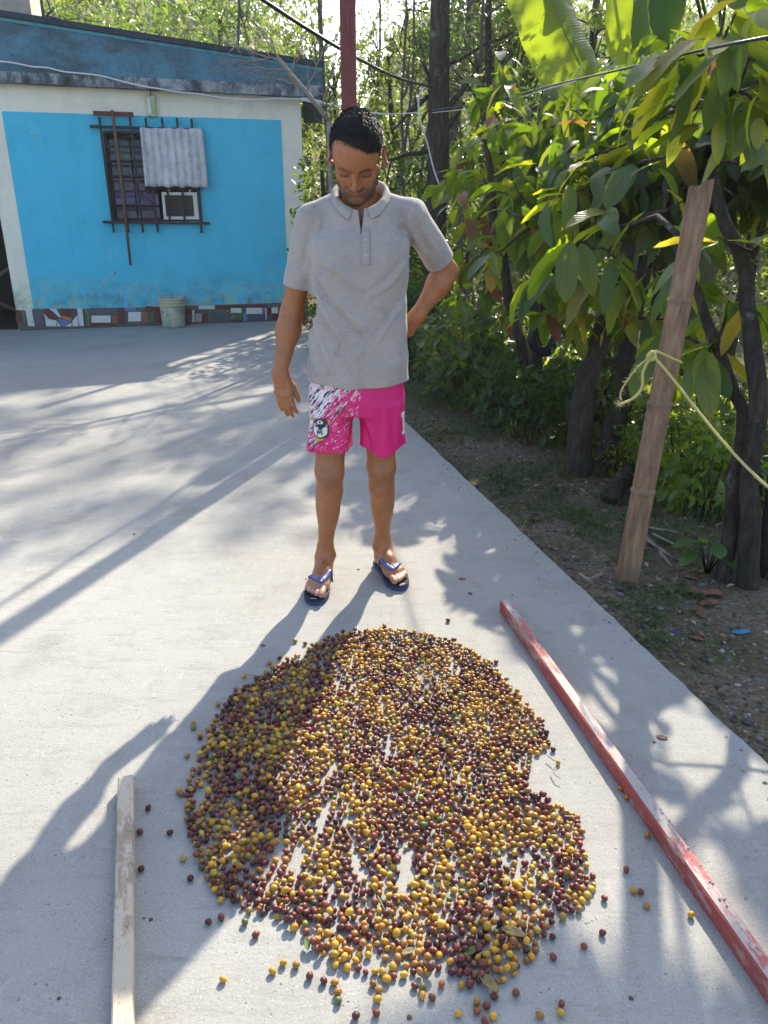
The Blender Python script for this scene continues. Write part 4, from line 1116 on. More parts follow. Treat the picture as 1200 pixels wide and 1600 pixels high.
while len(spots) < 150 and k < 6000:
    k += 1
    y_ = random.uniform(3.0, 9.5); d_ = random.uniform(1.0, 3.8)
    if k % 3 == 0: y_ = random.uniform(3.7, 6.5); d_ = random.uniform(1.05, 2.2)
    elif y_ > 4.8: d_ = random.uniform(0.62, 3.4)
    x_ = edge_x(y_) + d_
    if y_ < 4.2 and x_ < 1.5: continue
    if any((x_ - a) ** 2 + (y_ - b) ** 2 < 0.07 for a, b in spots): continue
    spots.append((x_, y_))
for i, (x_, y_) in enumerate(spots):
    ki = random.choice((0, 1, 1, 2, 2, 3, 4))
    if sunny((x_, y_, -.3), [(a + SKX * .3, b + SKY * .3) for a, b in GLADE])[0]: ki = random.choice((5, 5, 5, 6, 0))  # shrubs meant to stand in sun mostly get the sunlit leaf colour
    me, st = SHRUB[ki]
    where = 'beside the thick rough trunk' if math.hypot(x_ - 1.3, y_ - 4.4) < .75 else 'near the bamboo post' if y_ < 4.0 else 'by the leaning trunk with the tube' if math.hypot(x_ - 1.1, y_ - 5.6) < .8 else 'right behind the man' if y_ > 6.5 and x_ < 1.0 else 'deep behind the cocoa trunks' if x_ - edge_x(y_) > 2.2 else 'along the middle of the verge'
    kind_ = ['green shrub with medium leaves', 'dark shrub with pointed leaves', 'dark shrub with small dense leaves', 'dark shrub with a few large leaves', 'green shrub with narrow leaves', 'shrub with medium leaves painted sunlit yellow green', 'shrub with small leaves painted sunlit yellow green'][ki]
    root = empty('undergrowth_shrub', gpt(x_, y_), kind_ + ' growing ' + where, 'shrub', kind_ + ' ' + where, random.uniform(0, 6.28))
    s_ = random.uniform(0.6, 1.25) * (1.0 if y_ > 4 else 0.8)
    root.scale = (s_, s_, s_ * random.uniform(0.8, 1.2))
    link('foliage', me, root); link('stem', st, root)
# ================================================================ THE MAN
class Field:
    """signed distance volume, grown from smooth unions, meshed with surface nets"""
    def __init__(self, lo, hi, h):
        self.lo = np.array(lo, float); self.h = h
        self.n = np.ceil((np.array(hi, float) - self.lo) / h).astype(int) + 1
        self.d = np.full(self.n, 0.5, np.float32)
    def box(self, lo, hi, pad):
        a = np.clip(np.floor((np.array(lo) - pad - self.lo) / self.h).astype(int), 0, self.n - 1)
        b = np.clip(np.ceil((np.array(hi) + pad - self.lo) / self.h).astype(int) + 1, 1, self.n)
        sl_ = tuple(slice(i, j) for i, j in zip(a, b))
        g = [self.lo[k] + self.h * np.arange(a[k], b[k], dtype=np.float32) for k in range(3)]
        return sl_, g[0][:, None, None], g[1][None, :, None], g[2][None, None, :]
    def put(self, sl_, v, k, op):
        a = self.d[sl_]
        if op == 'sub': v = -v
        hh = np.maximum(k - np.abs(a - v), 0) / max(k, 1e-6)
        e = hh * hh * k * 0.25
        self.d[sl_] = (np.minimum(a, v) - e) if op == 'add' else (np.maximum(a, v) + e)
    def cone(self, a, b, ra, rb, k=0.02, op='add'):
        a = np.array(a, float); b = np.array(b, float); r_ = max(ra, rb)
        sl_, X, Y, Z = self.box(np.minimum(a, b) - r_, np.maximum(a, b) + r_, k + 0.02)
        ab = b - a; L2 = max(float(ab @ ab), 1e-10)
        t = np.clip(((X - a[0]) * ab[0] + (Y - a[1]) * ab[1] + (Z - a[2]) * ab[2]) / L2, 0, 1)
        d = np.sqrt((X - a[0] - ab[0] * t) ** 2 + (Y - a[1] - ab[1] * t) ** 2 + (Z - a[2] - ab[2] * t) ** 2) - (ra + (rb - ra) * t)
        self.put(sl_, d, k, op)
    def ball(self, c, r_, k=0.02, op='add'): self.cone(c, np.array(c) + 1e-5, r_, r_, k, op)
    def ell(self, c, r_, R_=None, k=0.02, op='add'):
        c = np.array(c, float); r_ = np.array(r_, float); m_ = r_.max()
        sl_, X, Y, Z = self.box(c - m_, c + m_, k + 0.02)
        X, Y, Z = X - c[0], Y - c[1], Z - c[2]
        if R_ is not None:
            R_ = np.array(R_, float)
            X, Y, Z = (R_[0, 0] * X + R_[1, 0] * Y + R_[2, 0] * Z, R_[0, 1] * X + R_[1, 1] * Y + R_[2, 1] * Z, R_[0, 2] * X + R_[1, 2] * Y + R_[2, 2] * Z)
        k0 = np.sqrt((X / r_[0]) ** 2 + (Y / r_[1]) ** 2 + (Z / r_[2]) ** 2)
        k1 = np.sqrt((X / r_[0] ** 2) ** 2 + (Y / r_[1] ** 2) ** 2 + (Z / r_[2] ** 2) ** 2) + 1e-9
        self.put(sl_, k0 * (k0 - 1) / k1, k, op)
    def column(self, prof, k=0.02, ex=2.3, op='add'):
        """prof rows: z, cx, cy, a, b"""
        P_ = np.array(prof, float)
        z0, z1 = P_[0, 0], P_[-1, 0]
        am = P_[:, 3].max(); bm = P_[:, 4].max()
        sl_, X, Y, Z = self.box((P_[:, 1].min() - am, P_[:, 2].min() - bm, z0), (P_[:, 1].max() + am, P_[:, 2].max() + bm, z1), k + 0.02)
        zz = Z.ravel()
        cx, cy, a, b = [np.interp(zz, P_[:, 0], P_[:, i])[None, None, :] for i in (1, 2, 3, 4)]
        d = ((np.abs((X - cx) / a) ** ex + np.abs((Y - cy) / b) ** ex) ** (1 / ex) - 1) * np.minimum(a, b)
        d = np.maximum(d, np.maximum(z0 - Z, Z - z1))
        self.put(sl_, d, k, op)
    def mesh(self, smooth=2):
        d = self.d
        ins = d < 0
        n = self.n
        mixed = np.zeros(n - 1, np.uint8)
        for i in (0, 1):
            for j in (0, 1):
                for k in (0, 1):
                    mixed += ins[i:n[0] - 1 + i, j:n[1] - 1 + j, k:n[2] - 1 + k]
        act = np.argwhere((mixed > 0) & (mixed < 8))
        vid = np.full(n - 1, -1, np.int32)
        vid[act[:, 0], act[:, 1], act[:, 2]] = np.arange(len(act))
        cor = [(i, j, k) for i in (0, 1) for j in (0, 1) for k in (0, 1)]
        val = np.stack([d[act[:, 0] + i, act[:, 1] + j, act[:, 2] + k] for i, j, k in cor], 1)
        acc = np.zeros((len(act), 3)); cnt = np.zeros(len(act))
        for p in range(8):
            for q_ in range(p + 1, 8):
                if sum(abs(cor[p][t] - cor[q_][t]) for t in range(3)) != 1: continue
                va, vb = val[:, p], val[:, q_]
                cr = (va < 0) != (vb < 0)
                t = np.where(cr, va / np.where(cr, va - vb, 1), 0)
                pos = np.array(cor[p])[None] + t[:, None] * (np.array(cor[q_]) - np.array(cor[p]))[None]
                acc += np.where(cr[:, None], pos, 0); cnt += cr
        V = self.lo + self.h * (act + acc / cnt[:, None])
        F = []
        for ax in range(3):
            u, v = (ax + 1) % 3, (ax + 2) % 3
            s0 = [slice(None)] * 3; s1 = [slice(None)] * 3
            s0[ax] = slice(0, n[ax] - 1); s1[ax] = slice(1, n[ax])
            A, B = ins[tuple(s0)], ins[tuple(s1)]
            e = np.argwhere(A != B)
            e = e[(e[:, u] > 0) & (e[:, v] > 0) & (e[:, u] < n[u] - 1) & (e[:, v] < n[v] - 1)]
            flip = A[e[:, 0], e[:, 1], e[:, 2]]
            def vv(du, dv):
                c = e.copy(); c[:, u] -= du; c[:, v] -= dv
                return vid[c[:, 0], c[:, 1], c[:, 2]]
            qd = np.stack([vv(1, 1), vv(0, 1), vv(0, 0), vv(1, 0)], 1)
            qd[~flip] = qd[~flip][:, ::-1]
            F.append(qd)
        F = np.concatenate(F)
        F = F[(F >= 0).all(1)]
        for _ in range(smooth): V = lap(V, F, 0.5)
        return V, F

def lap(V, F, w_=0.5):
    S = np.zeros_like(V); c = np.zeros(len(V))
    for i in range(4):
        for j in ((i + 1) % 4, (i - 1) % 4):
            for t in range(3): S[:, t] += np.bincount(F[:, i], V[F[:, j], t], len(V))
            c += np.bincount(F[:, i], minlength=len(V))
    return V * (1 - w_) + w_ * S / np.maximum(c, 1)[:, None]

def vnormals(V, F):
    nf = np.cross(V[F[:, 2]] - V[F[:, 0]], V[F[:, 3]] - V[F[:, 1]])
    N = np.zeros_like(V)
    for i in range(4):
        for t in range(3): N[:, t] += np.bincount(F[:, i], nf[:, t], len(V))
    return N / np.maximum(np.linalg.norm(N, axis=1, keepdims=True), 1e-9)

def A_(v): return np.array(tuple(v), float)
MAN = Vector((-0.11, 2.82, 0.0))
man = empty('person', MAN, 'man in a grey polo shirt and pink shorts, head bowed, one hand on his hip', 'person')

# ---- joints (world)
sh_R, el_R, wr_R, tip_R = at(484, 341, 2.84), at(456, 488, 2.86), at(438, 580, 2.80), at(449, 652, 2.77)
sh_L, el_L, wr_L = at(646, 333, 2.84), at(698, 424, 2.97), at(653, 492, 2.92)
kn_R, an_R = at(515, 748, 2.79), Vector((-0.236, 2.825, 0.108))
kn_L, an_L = at(596, 742, 2.84), Vector((-0.006, 2.915, 0.108))
hip_R, hip_L = Vector((-0.185, 2.84, 0.83)), Vector((-0.02, 2.84, 0.83))
HEADO = at(558, 247, 2.775)
PIT = R(43)
HR = Matrix.Rotation(PIT, 3, 'X') @ Matrix.Rotation(R(-3), 3, 'Z')
HRn = np.array(HR)
HS = 1.075
def hp(x_, y_, z_): return A_(HEADO) + HRn @ (np.array((x_, y_, z_), float) * HS)
nk0, nk1 = np.array((-0.082, 2.875, 1.36)), hp(0, 0.035, -0.035)

B = Field((-0.47, 2.54, 0.0), (0.32, 3.10, 1.77), 0.003)
# torso and pelvis, hidden under the clothes
B.column([(0.78, -0.105, 2.84, 0.155, 0.105), (0.9, -0.10, 2.835, 0.15, 0.10), (1.05, -0.092, 2.835, 0.14, 0.095), (1.25, -0.085, 2.84, 0.15, 0.10), (1.36, -0.083, 2.855, 0.10, 0.075)], 0.03, 2.2)
B.cone(nk0, A_(sh_R) + np.array((.02, .01, -.015)), 0.052, 0.04, 0.03)
B.cone(nk0, A_(sh_L) + np.array((-.02, .01, -.015)), 0.052, 0.04, 0.03)
B.cone(nk0, nk1, 0.060, 0.056, 0.04)
# legs
for hip, kn, an, sg in ((hip_R, kn_R, an_R, -1), (hip_L, kn_L, an_L, 1)):
    hip, kn, an = A_(hip), A_(kn), A_(an)
    B.cone(hip, kn + (0, .008, .03), 0.080, 0.051, 0.03)
    B.cone(kn + (0, .006, .03), kn + (0, .01, -.05), 0.051, 0.044, 0.03)
    B.ell(kn + (0, -.030, .006), (0.034, 0.026, 0.040), None, 0.025)
    B.cone(kn + (0, .008, -.05), an + (0, .006, .03), 0.044, 0.027, 0.03)
    cf = kn * 0.68 + an * 0.32
    B.ell(cf + (sg * 0.004, .028, 0), (0.046, 0.044, 0.105), None, 0.03)
    B.cone(kn + (0, -.018, -.06), an + (0, -.006, .04), 0.028, 0.022, 0.02)
    B.cone(an + (0, .012, .10), an + (0, .030, -.05), 0.018, 0.017, 0.02)
# feet on the soles
SOLE = 0.024
def foot(heel, toe, an, med):
    heel = np.array((heel[0], heel[1], SOLE)); u = np.array((toe[0] - heel[0], toe[1] - heel[1], 0.0)); L = np.linalg.norm(u); u /= L
    v = np.array((-u[1], u[0], 0.0)); v = v * (1 if v[0] * med > 0 else -1)     # towards the big toe
    k = L / 0.25
    pt = lambda a, b, c: heel + u * a * k + v * b + np.array((0, 0, c))
    an = A_(an)
    B.ell(pt(.032, 0, .030), (0.030, 0.034, 0.031), np.stack([v, u, (0, 0, 1)], 1), 0.02)
    B.cone(an + (0, 0, .02), pt(.05, 0, .05), 0.029, 0.032, 0.03)
    B.cone(an + (0, 0, -.01), pt(.115, .004, .046), 0.030, 0.026, 0.03)
    B.cone(pt(.115, .004, .044), pt(.178, .008, .020), 0.027, 0.018, 0.025)
    B.cone(pt(.04, -.012, .02), pt(.165, -.026, .016), 0.021, 0.016, 0.02)
    B.cone(pt(.04, .010, .02), pt(.175, .024, .017), 0.021, 0.018, 0.02)
    B.ell(pt(.160, .000, .018), (0.043, 0.036, 0.019), np.stack([v, u, (0, 0, 1)], 1), 0.015)
    for sgn in (-1, 1): B.ball(an + v * sgn * 0.027 + np.array((0, 0.006, -0.006 + 0.004 * sgn)), 0.013, 0.02)
    for off, b_, t_, r_ in ((.027, .185, .243, .0132), (.0065, .182, .240, .0088), (-.0095, .178, .229, .0083), (-.0245, .170, .217, .0080), (-.038, .160, .203, .0080)):
        B.cone(pt(b_, off, .015), pt(t_ - .016, off * 1.03, .015), r_ * 0.93, r_ * 0.92, 0.007)
        B.cone(pt(t_ - .016, off * 1.03, .0145), pt(t_ - .004, off * 1.03, .0115), r_ * 0.95, r_ * 0.92, 0.006)
    return heel, u, v, k
FEET = [foot((-0.240, 2.872), (-0.268, 2.605), an_R, 1), foot((-0.020, 2.965), (0.072, 2.728), an_L, -1)]
# arms
def arm(sh, el, wr):
    sh, el, wr = A_(sh), A_(el), A_(wr)
    sh = sh + (0, 0, -.015)
    B.cone(sh, sh * .5 + el * .5, 0.042, 0.0425, 0.02)
    B.cone(sh * .5 + el * .5, el, 0.0435, 0.038, 0.02)
    m_ = el * .72 + wr * .28
    B.cone(el, m_, 0.038, 0.043, 0.025); B.cone(m_, wr, 0.042, 0.0255, 0.025)
arm(sh_R, el_R, wr_R); arm(sh_L, el_L, wr_L)
def hand(wr, d, n_, s_, bends, scale=1.0, thumb=(0.75, 0.55, -0.25)):
    wr = A_(wr); d = np.array(d, float); d /= np.linalg.norm(d)
    n_ = np.array(n_, float); n_ -= d * (n_ @ d); n_ /= np.linalg.norm(n_)
    t_ = np.cross(d, n_); s_ = t_ if t_ @ np.array(s_, float) > 0 else -t_
    B.cone(wr, wr + d * .03 * scale, 0.0255, 0.024, 0.02)
    for i, (off, kl, ph) in enumerate(((.0255, .088, (.043, .026, .020)), (.0085, .092, (.047, .029, .021)), (-.0085, .088, (.043, .027, .020)), (-.0250, .079, (.033, .020, .018)))):
        a = wr + (s_ * off * 0.75 + d * .012) * scale
        b = wr + (s_ * off + d * kl) * scale
        B.cone(a, b, 0.0155 * scale, 0.0120 * scale, 0.014)
        B.ball(b + n_ * 0.003, 0.0112 * scale, 0.006)
        c = 0.0; p = b; r_ = 0.0100 * scale
        for L_, bd in zip(ph, bends[i]):
            c += bd
            dd = d * math.cos(c) - n_ * math.sin(c) + s_ * (1.5 - i) * 0.012
            q_ = p + dd / np.linalg.norm(dd) * L_ * scale
            B.cone(p, q_, r_, r_ * 0.9, 0.004)
            p = q_; r_ *= 0.9
    p = wr + (d * .026 + s_ * .018 - n_ * 0.006) * scale; r_ = 0.0145 * scale
    for L_, w1 in ((.042, 0.0), (.034, 0.45), (.027, 0.75)):
        dd = (d * thumb[0] + s_ * thumb[1] + n_ * thumb[2]) * (1 - w1) + (d * 1.0 + s_ * 0.05 - n_ * 0.35) * w1
        q_ = p + dd / np.linalg.norm(dd) * L_ * scale
        B.cone(p, q_, r_, r_ * 0.86, 0.009); p = q_; r_ *= 0.86
dR = A_(tip_R) - A_(wr_R)
hand(wr_R, dR, (-0.25, -1, 0.1), (1, 0, 0), ((.22, .38, .3), (.16, .34, .28), (.12, .30, .26), (.08, .26, .22)), 0.95, (0.9, 0.34, -0.3))
hand(wr_L, (-0.55, 0.10, -0.75), (0.35, -0.9, -0.3), (-0.4, -0.5, 0.6), ((.5, .6, .5), (.55, .7, .5), (.6, .7, .5), (.6, .7, .5)), 0.92, (0.7, 0.5, -0.35))
# head
def hcone(a, b, ra, rb, k=0.012, op='add'): B.cone(hp(*a), hp(*b), ra * HS, rb * HS, k, op)
def hell(c, r_, k=0.012, op='add', R2=None): B.ell(hp(*c), np.array(r_) * HS, HRn if R2 is None else HRn @ np.array(R2), k, op)
hell((0, -.002, .055), (.0745, .096, .081), 0.02)
hell((0, -.040, .044), (.066, .060, .055), 0.02)
hell((0, -.042, -.012), (.057, .052, .060), 0.02)
hell((0, -.058, -.045), (.046, .042, .042), 0.02)
for q_ in (-1, 1):
    hcone((q_ * .054, -.010, -.030), (q_ * .046, -.030, -.062), .016, .015, .02)
    hcone((q_ * .046, -.030, -.062), (q_ * .014, -.082, -.084), .015, .014, .02)
    hell((q_ * .041, -.066, -.008), (.019, .021, .018), .018)
    hcone((q_ * .048, -.076, .034), (q_ * .012, -.091, .031), .008, .009, .014)
hell((0, -.086, -.082), (.020, .017, .017), .015)
for q_ in (-1, 1):
    hell((q_ * .032, -.105, .013), (.022, .020, .013), .012, 'sub')
    hell((q_ * .032, -.080, .014), (.0155, .0125, .0125), .006)
    hcone((q_ * .020, -.0905, .0085), (q_ * .044, -.085, .0095), .0016, .0016, .002, 'sub')
hcone((0, -.090, .028), (0, -.111, -.008), .0072, .0085, .010)
hcone((0, -.111, -.008), (0, -.114, -.016), .0085, .0098, .006)
for q_ in (-1, 1):
    hell((q_ * .0125, -.102, -.020), (.0072, .011, .0075), .006)
    hcone((q_ * .006, -.107, -.027), (q_ * .008, -.101, -.027), .003, .003, .003, 'sub')
    hcone((q_ * .018, -.098, -.022), (q_ * .031, -.084, -.046), .0016, .0022, .012, 'sub')
    hcone((q_ * .022, -.090, -.0475), (q_ * .007, -.1005, -.0435), .0042, .0050, .006)
    hcone((q_ * .020, -.088, -.0545), (0, -.0985, -.0555), .0045, .0060, .006)
hcone((-.024, -.0925, -.0492), (0, -.1065, -.0490), .0018, .0018, .003, 'sub'); hcone((.024, -.0925, -.0492), (0, -.1065, -.0490), .0018, .0018, .003, 'sub')
hell((0, -.100, -.066), (.016, .010, .005), .010, 'sub')
for q_ in (-1, 1): hcone((q_ * .006, -.104, .047), (q_ * .0055, -.102, .028), .0026, .0026, .006, 'sub')
for q_ in (-1, 1):        # ears
    Re = np.array(Matrix.Rotation(R(34) * q_, 3, 'Z') @ Matrix.Rotation(R(-12), 3, 'X'))
    hell((q_ * .0855, .012, .006), (.0062, .022, .036), .008, 'add', Re)
    hell((q_ * .0925, .004, .011), (.0052, .0125, .023), .005, 'sub', Re)
    hcone((q_ * .079, .000, -.020), (q_ * .080, -.002, -.026), .007, .006, .008)
V, F = B.mesh(2)
del B

# colours of the skin, stubble, lips, brows
loc = (V - A_(HEADO)) @ HRn / HS
lx, ly, lz = loc[:, 0], loc[:, 1], loc[:, 2]
skin = np.array((0.330, 0.124, 0.047))
col = np.tile(skin, (len(V), 1))
def nz(P_, s_, o_=0.0): return np.array([noise.noise(Vector((p[0] * s_ + o_, p[1] * s_, p[2] * s_))) for p in P_])
def blend(mask, c, op=1.0):
    global col
    m_ = np.clip(mask, 0, 1)[:, None] * op
    col = col * (1 - m_) + np.array(c) * m_
def sm(x_, a, b): return np.clip((x_ - a) / (b - a), 0, 1)
hd = (np.abs(lx) < .12) & (np.abs(ly) < .15) & (lz > -.115) & (lz < .16) & (V[:, 2] > 1.38)
face = hd & (ly < 0.03)
hi = np.where(hd)[0]
nn = np.zeros(len(V)); nn[hi] = nz(V[hi], 260)
n2 = np.zeros(len(V)); n2[hi] = nz(V[hi], 90, 5)
# stubble: jaw, chin, moustache
jaw = sm(-lz, .034, .056) * sm(ly, .045, .02) + sm(-lz, .02, .05) * sm(np.abs(lx), .047, .056) * sm(-ly, -.01, .01)
jaw *= 1 - np.clip(1.3 - ((lx / .019) ** 2 + ((lz + .0495) / .010) ** 2), 0, 1)
jaw *= 1 - 0.7 * np.clip(1.2 - ((lx / .02) ** 2 + ((lz + .068) / .006) ** 2), 0, 1)
mou = np.clip(1.4 - ((np.abs(lx) - .014) / .016) ** 2 - ((lz + .035) / .006) ** 2, 0, 1) * (ly < -.08)
blend(np.where(face & (lz > -.11), (np.clip(jaw, 0, 1) * 0.95 + mou * 1.0) * (0.85 + 0.5 * nn), 0), (0.040, 0.026, 0.020))
blend(np.where(face, np.clip(1.25 - ((lx / .021) ** 2 + ((lz + .0495) / .0085) ** 2), 0, 1) * (ly < -.08), 0), (0.26, 0.095, 0.075), 0.7)
blend(np.where(face, np.clip(1.2 - ((np.abs(lx) - .003) / .024) ** 2 * 0.75 - ((lz + .0492) / .0022) ** 2, 0, 1) * (ly < -.085), 0), (0.07, 0.03, 0.025), 0.8)
bz_ = .0325 + .0035 * np.sin((np.abs(lx) - .012) / .042 * PI) + .10 * np.clip(np.abs(lx) - .012, 0, .025) - np.clip(np.abs(lx) - .040, 0, 1) * 0.35
brow = np.clip(1.6 - ((np.abs(lx) - .031) / .0205) ** 4 - ((lz - bz_) / .0046) ** 2, 0, 1) * (ly < -.055)
blend(np.where(face, brow * (0.85 + 0.5 * nn), 0), (0.022, 0.015, 0.012), 0.93)
lash = np.clip(1.5 - ((np.abs(lx) - .032) / .0150) ** 4 - ((lz - .0085) / .0034) ** 2, 0, 1) * (ly < -.07)
blend(np.where(face, lash, 0), (0.02, 0.013, 0.012), 0.9)
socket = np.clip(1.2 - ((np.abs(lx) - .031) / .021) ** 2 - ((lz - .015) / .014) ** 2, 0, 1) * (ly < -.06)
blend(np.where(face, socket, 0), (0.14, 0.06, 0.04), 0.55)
blend(np.where(hd & (np.abs(lx) > .082), 1, 0), (0.46, 0.17, 0.12), 0.6)
fade = sm(np.abs(lx), .058, .068) * sm(lz + 0.55 * ly, -.03, .005) * (ly > -.055)
blend(np.where(hd & (np.abs(lx) < .080), fade, 0), (0.055, 0.036, 0.03), 0.62)
# darker knees, knuckles; paler toes; mottling
allz = nz(V[::1], 22, 3) if len(V) < 400000 else np.zeros(len(V))
col *= (1 + 0.10 * allz)[:, None]
for kn in (kn_R, kn_L):
    dk = np.linalg.norm((V - A_(kn) - (0, -.05, 0)) / np.array((.05, .05, .055)), axis=1)
    blend(np.clip(1.2 - dk, 0, 1), (0.17, 0.075, 0.048), 0.55)
blend(np.where(V[:, 2] < .075, 1, 0) * sm(-V[:, 1], -2.80, -2.72), (0.42, 0.22, 0.15), 0.5)
for heel, u, v, k in FEET:
    for off, t_ in ((.027, .243), (.0065, .240), (-.0095, .229), (-.0245, .217), (-.038, .203)):
        c = heel + u * (t_ - .008) * k + v * off * 1.03 + np.array((0, 0, .020 if off > .02 else .017))
        q_ = (V - c); e = ((q_ @ u) / .0075) ** 2 + ((q_ @ v) / (.0085 if off > .02 else .005)) ** 2 + (q_[:, 2] / .007) ** 2
        blend(np.clip(1.5 - e, 0, 1), (0.55, 0.36, 0.29), 0.8)
x = NT('skin')
a = x.n('Attribute', attribute_name='tint')
nf = x.noise(60, 4, 0.6)
hair_ = x.noise(240, 2, 0.6, x.co(scale=(1, 1, 0.22)))
sc_ = x.mix(a.outputs['Color'], x.mix(a.outputs['Color'], (0.80, 0.76, 0.72), 1.0, 'MULTIPLY'), x.ramp(nf, [(0.4, 0), (0.65, 0.8)]))
x.set(sc_, 0.46, 0.45)
x.b.inputs['Subsurface Weight'].default_value = 0.12
x.b.inputs['Subsurface Radius'].default_value = (1.0, 0.28, 0.12)
x.b.inputs['Subsurface Scale'].default_value = 0.012
x.bump(x.math('ADD', x.noise(420, 3, 0.6), hair_), 0.12, 0.002)
M_SKIN = x.m
link('body', np_mesh('body', V - A_(MAN), F, M_SKIN, True, col.astype(np.float32)), man)

# ---- hair: a close cap plus thousands of short strands
def hair_amount(p):
    x_, y_, z_ = p[:, 0], p[:, 1], p[:, 2]
    front = z_ - (.097 - 0.80 * (y_ + .075) - 0.46 * x_ + 0.75 * np.clip(x_ - .043, 0, 1) - 3.4 * np.clip(y_ + .040, 0, .03))
    side = z_ - (.032 - 0.62 * np.clip(y_, 0, 1))
    return np.minimum(front, side)
# cap
H = Field((-.10, -.125, -.05), (.10, .125, .165), 0.003)
H.ell((0, -.002, .056), (.0768, .0980, .0835), None, 0.01); H.ell((0, -.034, .052), (.066, .064, .060), None, 0.02); H.ell((0.008, -.030, .090), (.048, .045, .043), None, 0.02)
hV, hF = H.mesh(2)
am = hair_amount(hV)
hF0, hV0 = hF.copy(), hV.copy(); hN0 = vnormals(hV, hF)
fk = (am[hF] > 0.003 + 0.004 * nz(hV, 120, 7)[hF]).all(1)
hF = hF[fk]
hN = vnormals(hV, hF)
edge_in = np.clip(am / .012, 0, 1)
hV = hV - hN * (0.006 * (1 - edge_in) ** 1.0)[:, None] + hN * (0.0006 * nz(hV, 40) * edge_in + 0.0004 * nz(hV, 160, 4) * edge_in)[:, None]
rs = 11000
hN = vnormals(hV, hF)
fa_ = am[hF0].mean(1)
pick = np.where(RNG.random(len(hF0)) < np.clip((fa_ + .006) / .010, 0, 1))[0]
fi = pick[RNG.integers(0, len(pick), rs)]
P0 = hV0[hF0[fi]].mean(1) + RNG.uniform(-.0015, .0015, (rs, 3)); nrm_ = hN0[hF0[fi, 0]]
ha = hair_amount(P0)
comb = np.tile(np.array((0.45, -0.75, 0.0)), (rs, 1))
comb = comb - nrm_ * (comb * nrm_).sum(1, keepdims=True)
topn = np.clip(ha / .05, 0.05, 1)
ln = (.004 + .013 * topn) * RNG.uniform(0.6, 1.25, rs)
dirv = nrm_ * 0.36 + comb * 0.95 + 0.17 * rvec(rs)
dirv /= np.linalg.norm(dirv, axis=1, keepdims=True)
sidev = np.cross(dirv, rvec(rs)); sidev /= np.linalg.norm(sidev, axis=1, keepdims=True)
wv_ = 0.0006
P0 = P0 - nrm_ * (.0010 + .0022 * np.clip(1 - ha / .012, 0, 1))[:, None]
P0 = P0 - comb * ((RNG.random(rs) < .25) * RNG.uniform(-.006, .004, rs))[:, None]
mid = P0 + dirv * ln[:, None] * 0.55
tip = mid + (dirv * 0.7 + comb * 0.5 - nrm_ * 0.2) * ln[:, None] * 0.5
hv = np.stack([P0 - sidev * wv_, P0 + sidev * wv_, mid + sidev * wv_, mid - sidev * wv_, tip + sidev * wv_ * .3, tip - sidev * wv_ * .3], 1).reshape(-1, 3)
hf = (np.array([[0, 1, 2, 3], [3, 2, 4, 5]])[None] + (np.arange(rs) * 6)[:, None, None]).reshape(-1, 4)
x = NT('hair')
x.set((0.012, 0.009, 0.008), 0.55, 0.35)
x.bump(x.noise(300, 3, 0.7, x.co(scale=(1, .25, 1))), 0.5, 0.003)
hm = np_mesh('hair', (A_(HEADO) - A_(MAN)) + hV @ HRn.T * HS, hF, x.m, True)
ho = link('hair', hm, man)
so_ = np_mesh('hair_strands', (A_(HEADO) - A_(MAN)) + hv @ HRn.T * HS, hf, x.m, True)
props(link('hair_strands', so_, ho), kind='stuff')

def border(F, n):
    e = np.sort(np.concatenate([F[:, [i, (i + 1) % 4]] for i in range(4)]), axis=1).astype(np.int64)
    key = e[:, 0] * n + e[:, 1]
    u_, c_ = np.unique(key, return_counts=True)
    b_ = u_[c_ == 1]
    m_ = np.zeros(n, bool); m_[b_ // n] = True; m_[b_ % n] = True
    return m_
# ---- polo shirt
def open_shell(V, F, keepf, thick):
    F = F[keepf]
    used = np.zeros(len(V), bool); used[F.ravel()] = True
    idx = np.cumsum(used) - 1
    return V[used], idx[F]
S = Field((-.42, 2.58, 0.74), (.30, 3.12, 1.56), 0.004)
S.column([(0.74, -.103, 2.83, .189, .128), (0.83, -.102, 2.828, .186, .124), (0.95, -.098, 2.825, .178, .118), (1.10, -.090, 2.825, .172, .118), (1.22, -.085, 2.832, .174, .118), (1.31, -.083, 2.84, .172, .108), (1.36, -.082, 2.85, .13, .085)], 0.03, 2.35)
sR, sL = A_(sh_R), A_(sh_L)
S.cone((nk0[0] - .035, 2.875, 1.424), sR + (.006, .008, -.004), 0.056, 0.046, 0.03)
S.cone((nk0[0] + .035, 2.875, 1.424), sL + (-.006, .008, -.004), 0.056, 0.046, 0.03)
S.cone((nk0[0] - .02, 2.83, 1.37), (nk0[0] + .02, 2.83, 1.37), 0.085, 0.085, 0.05)
S.ell((-.15, 2.775, 1.24), (.075, .06, .09), None, 0.05); S.ell((-.02, 2.775, 1.24), (.075, .06, .09), None, 0.05)
eR, eL = A_(el_R), A_(el_L)
dr_ = eR - sR; cuffR = sR + dr_ * 0.72
S.cone(sR + (.006, 0, -.010), sR + dr_ * 0.8, 0.055, 0.054, 0.022)
dl_ = eL - sL; dl_ /= np.linalg.norm(dl_)
lenL = np.linalg.norm(eL - sL)
cuffL = sL + dl_ * lenL * 0.80
S.cone(sL + (-.006, 0, -.010), sL + dl_ * lenL * 0.9, 0.054, 0.056, 0.025)
sV, sF = S.mesh(3)
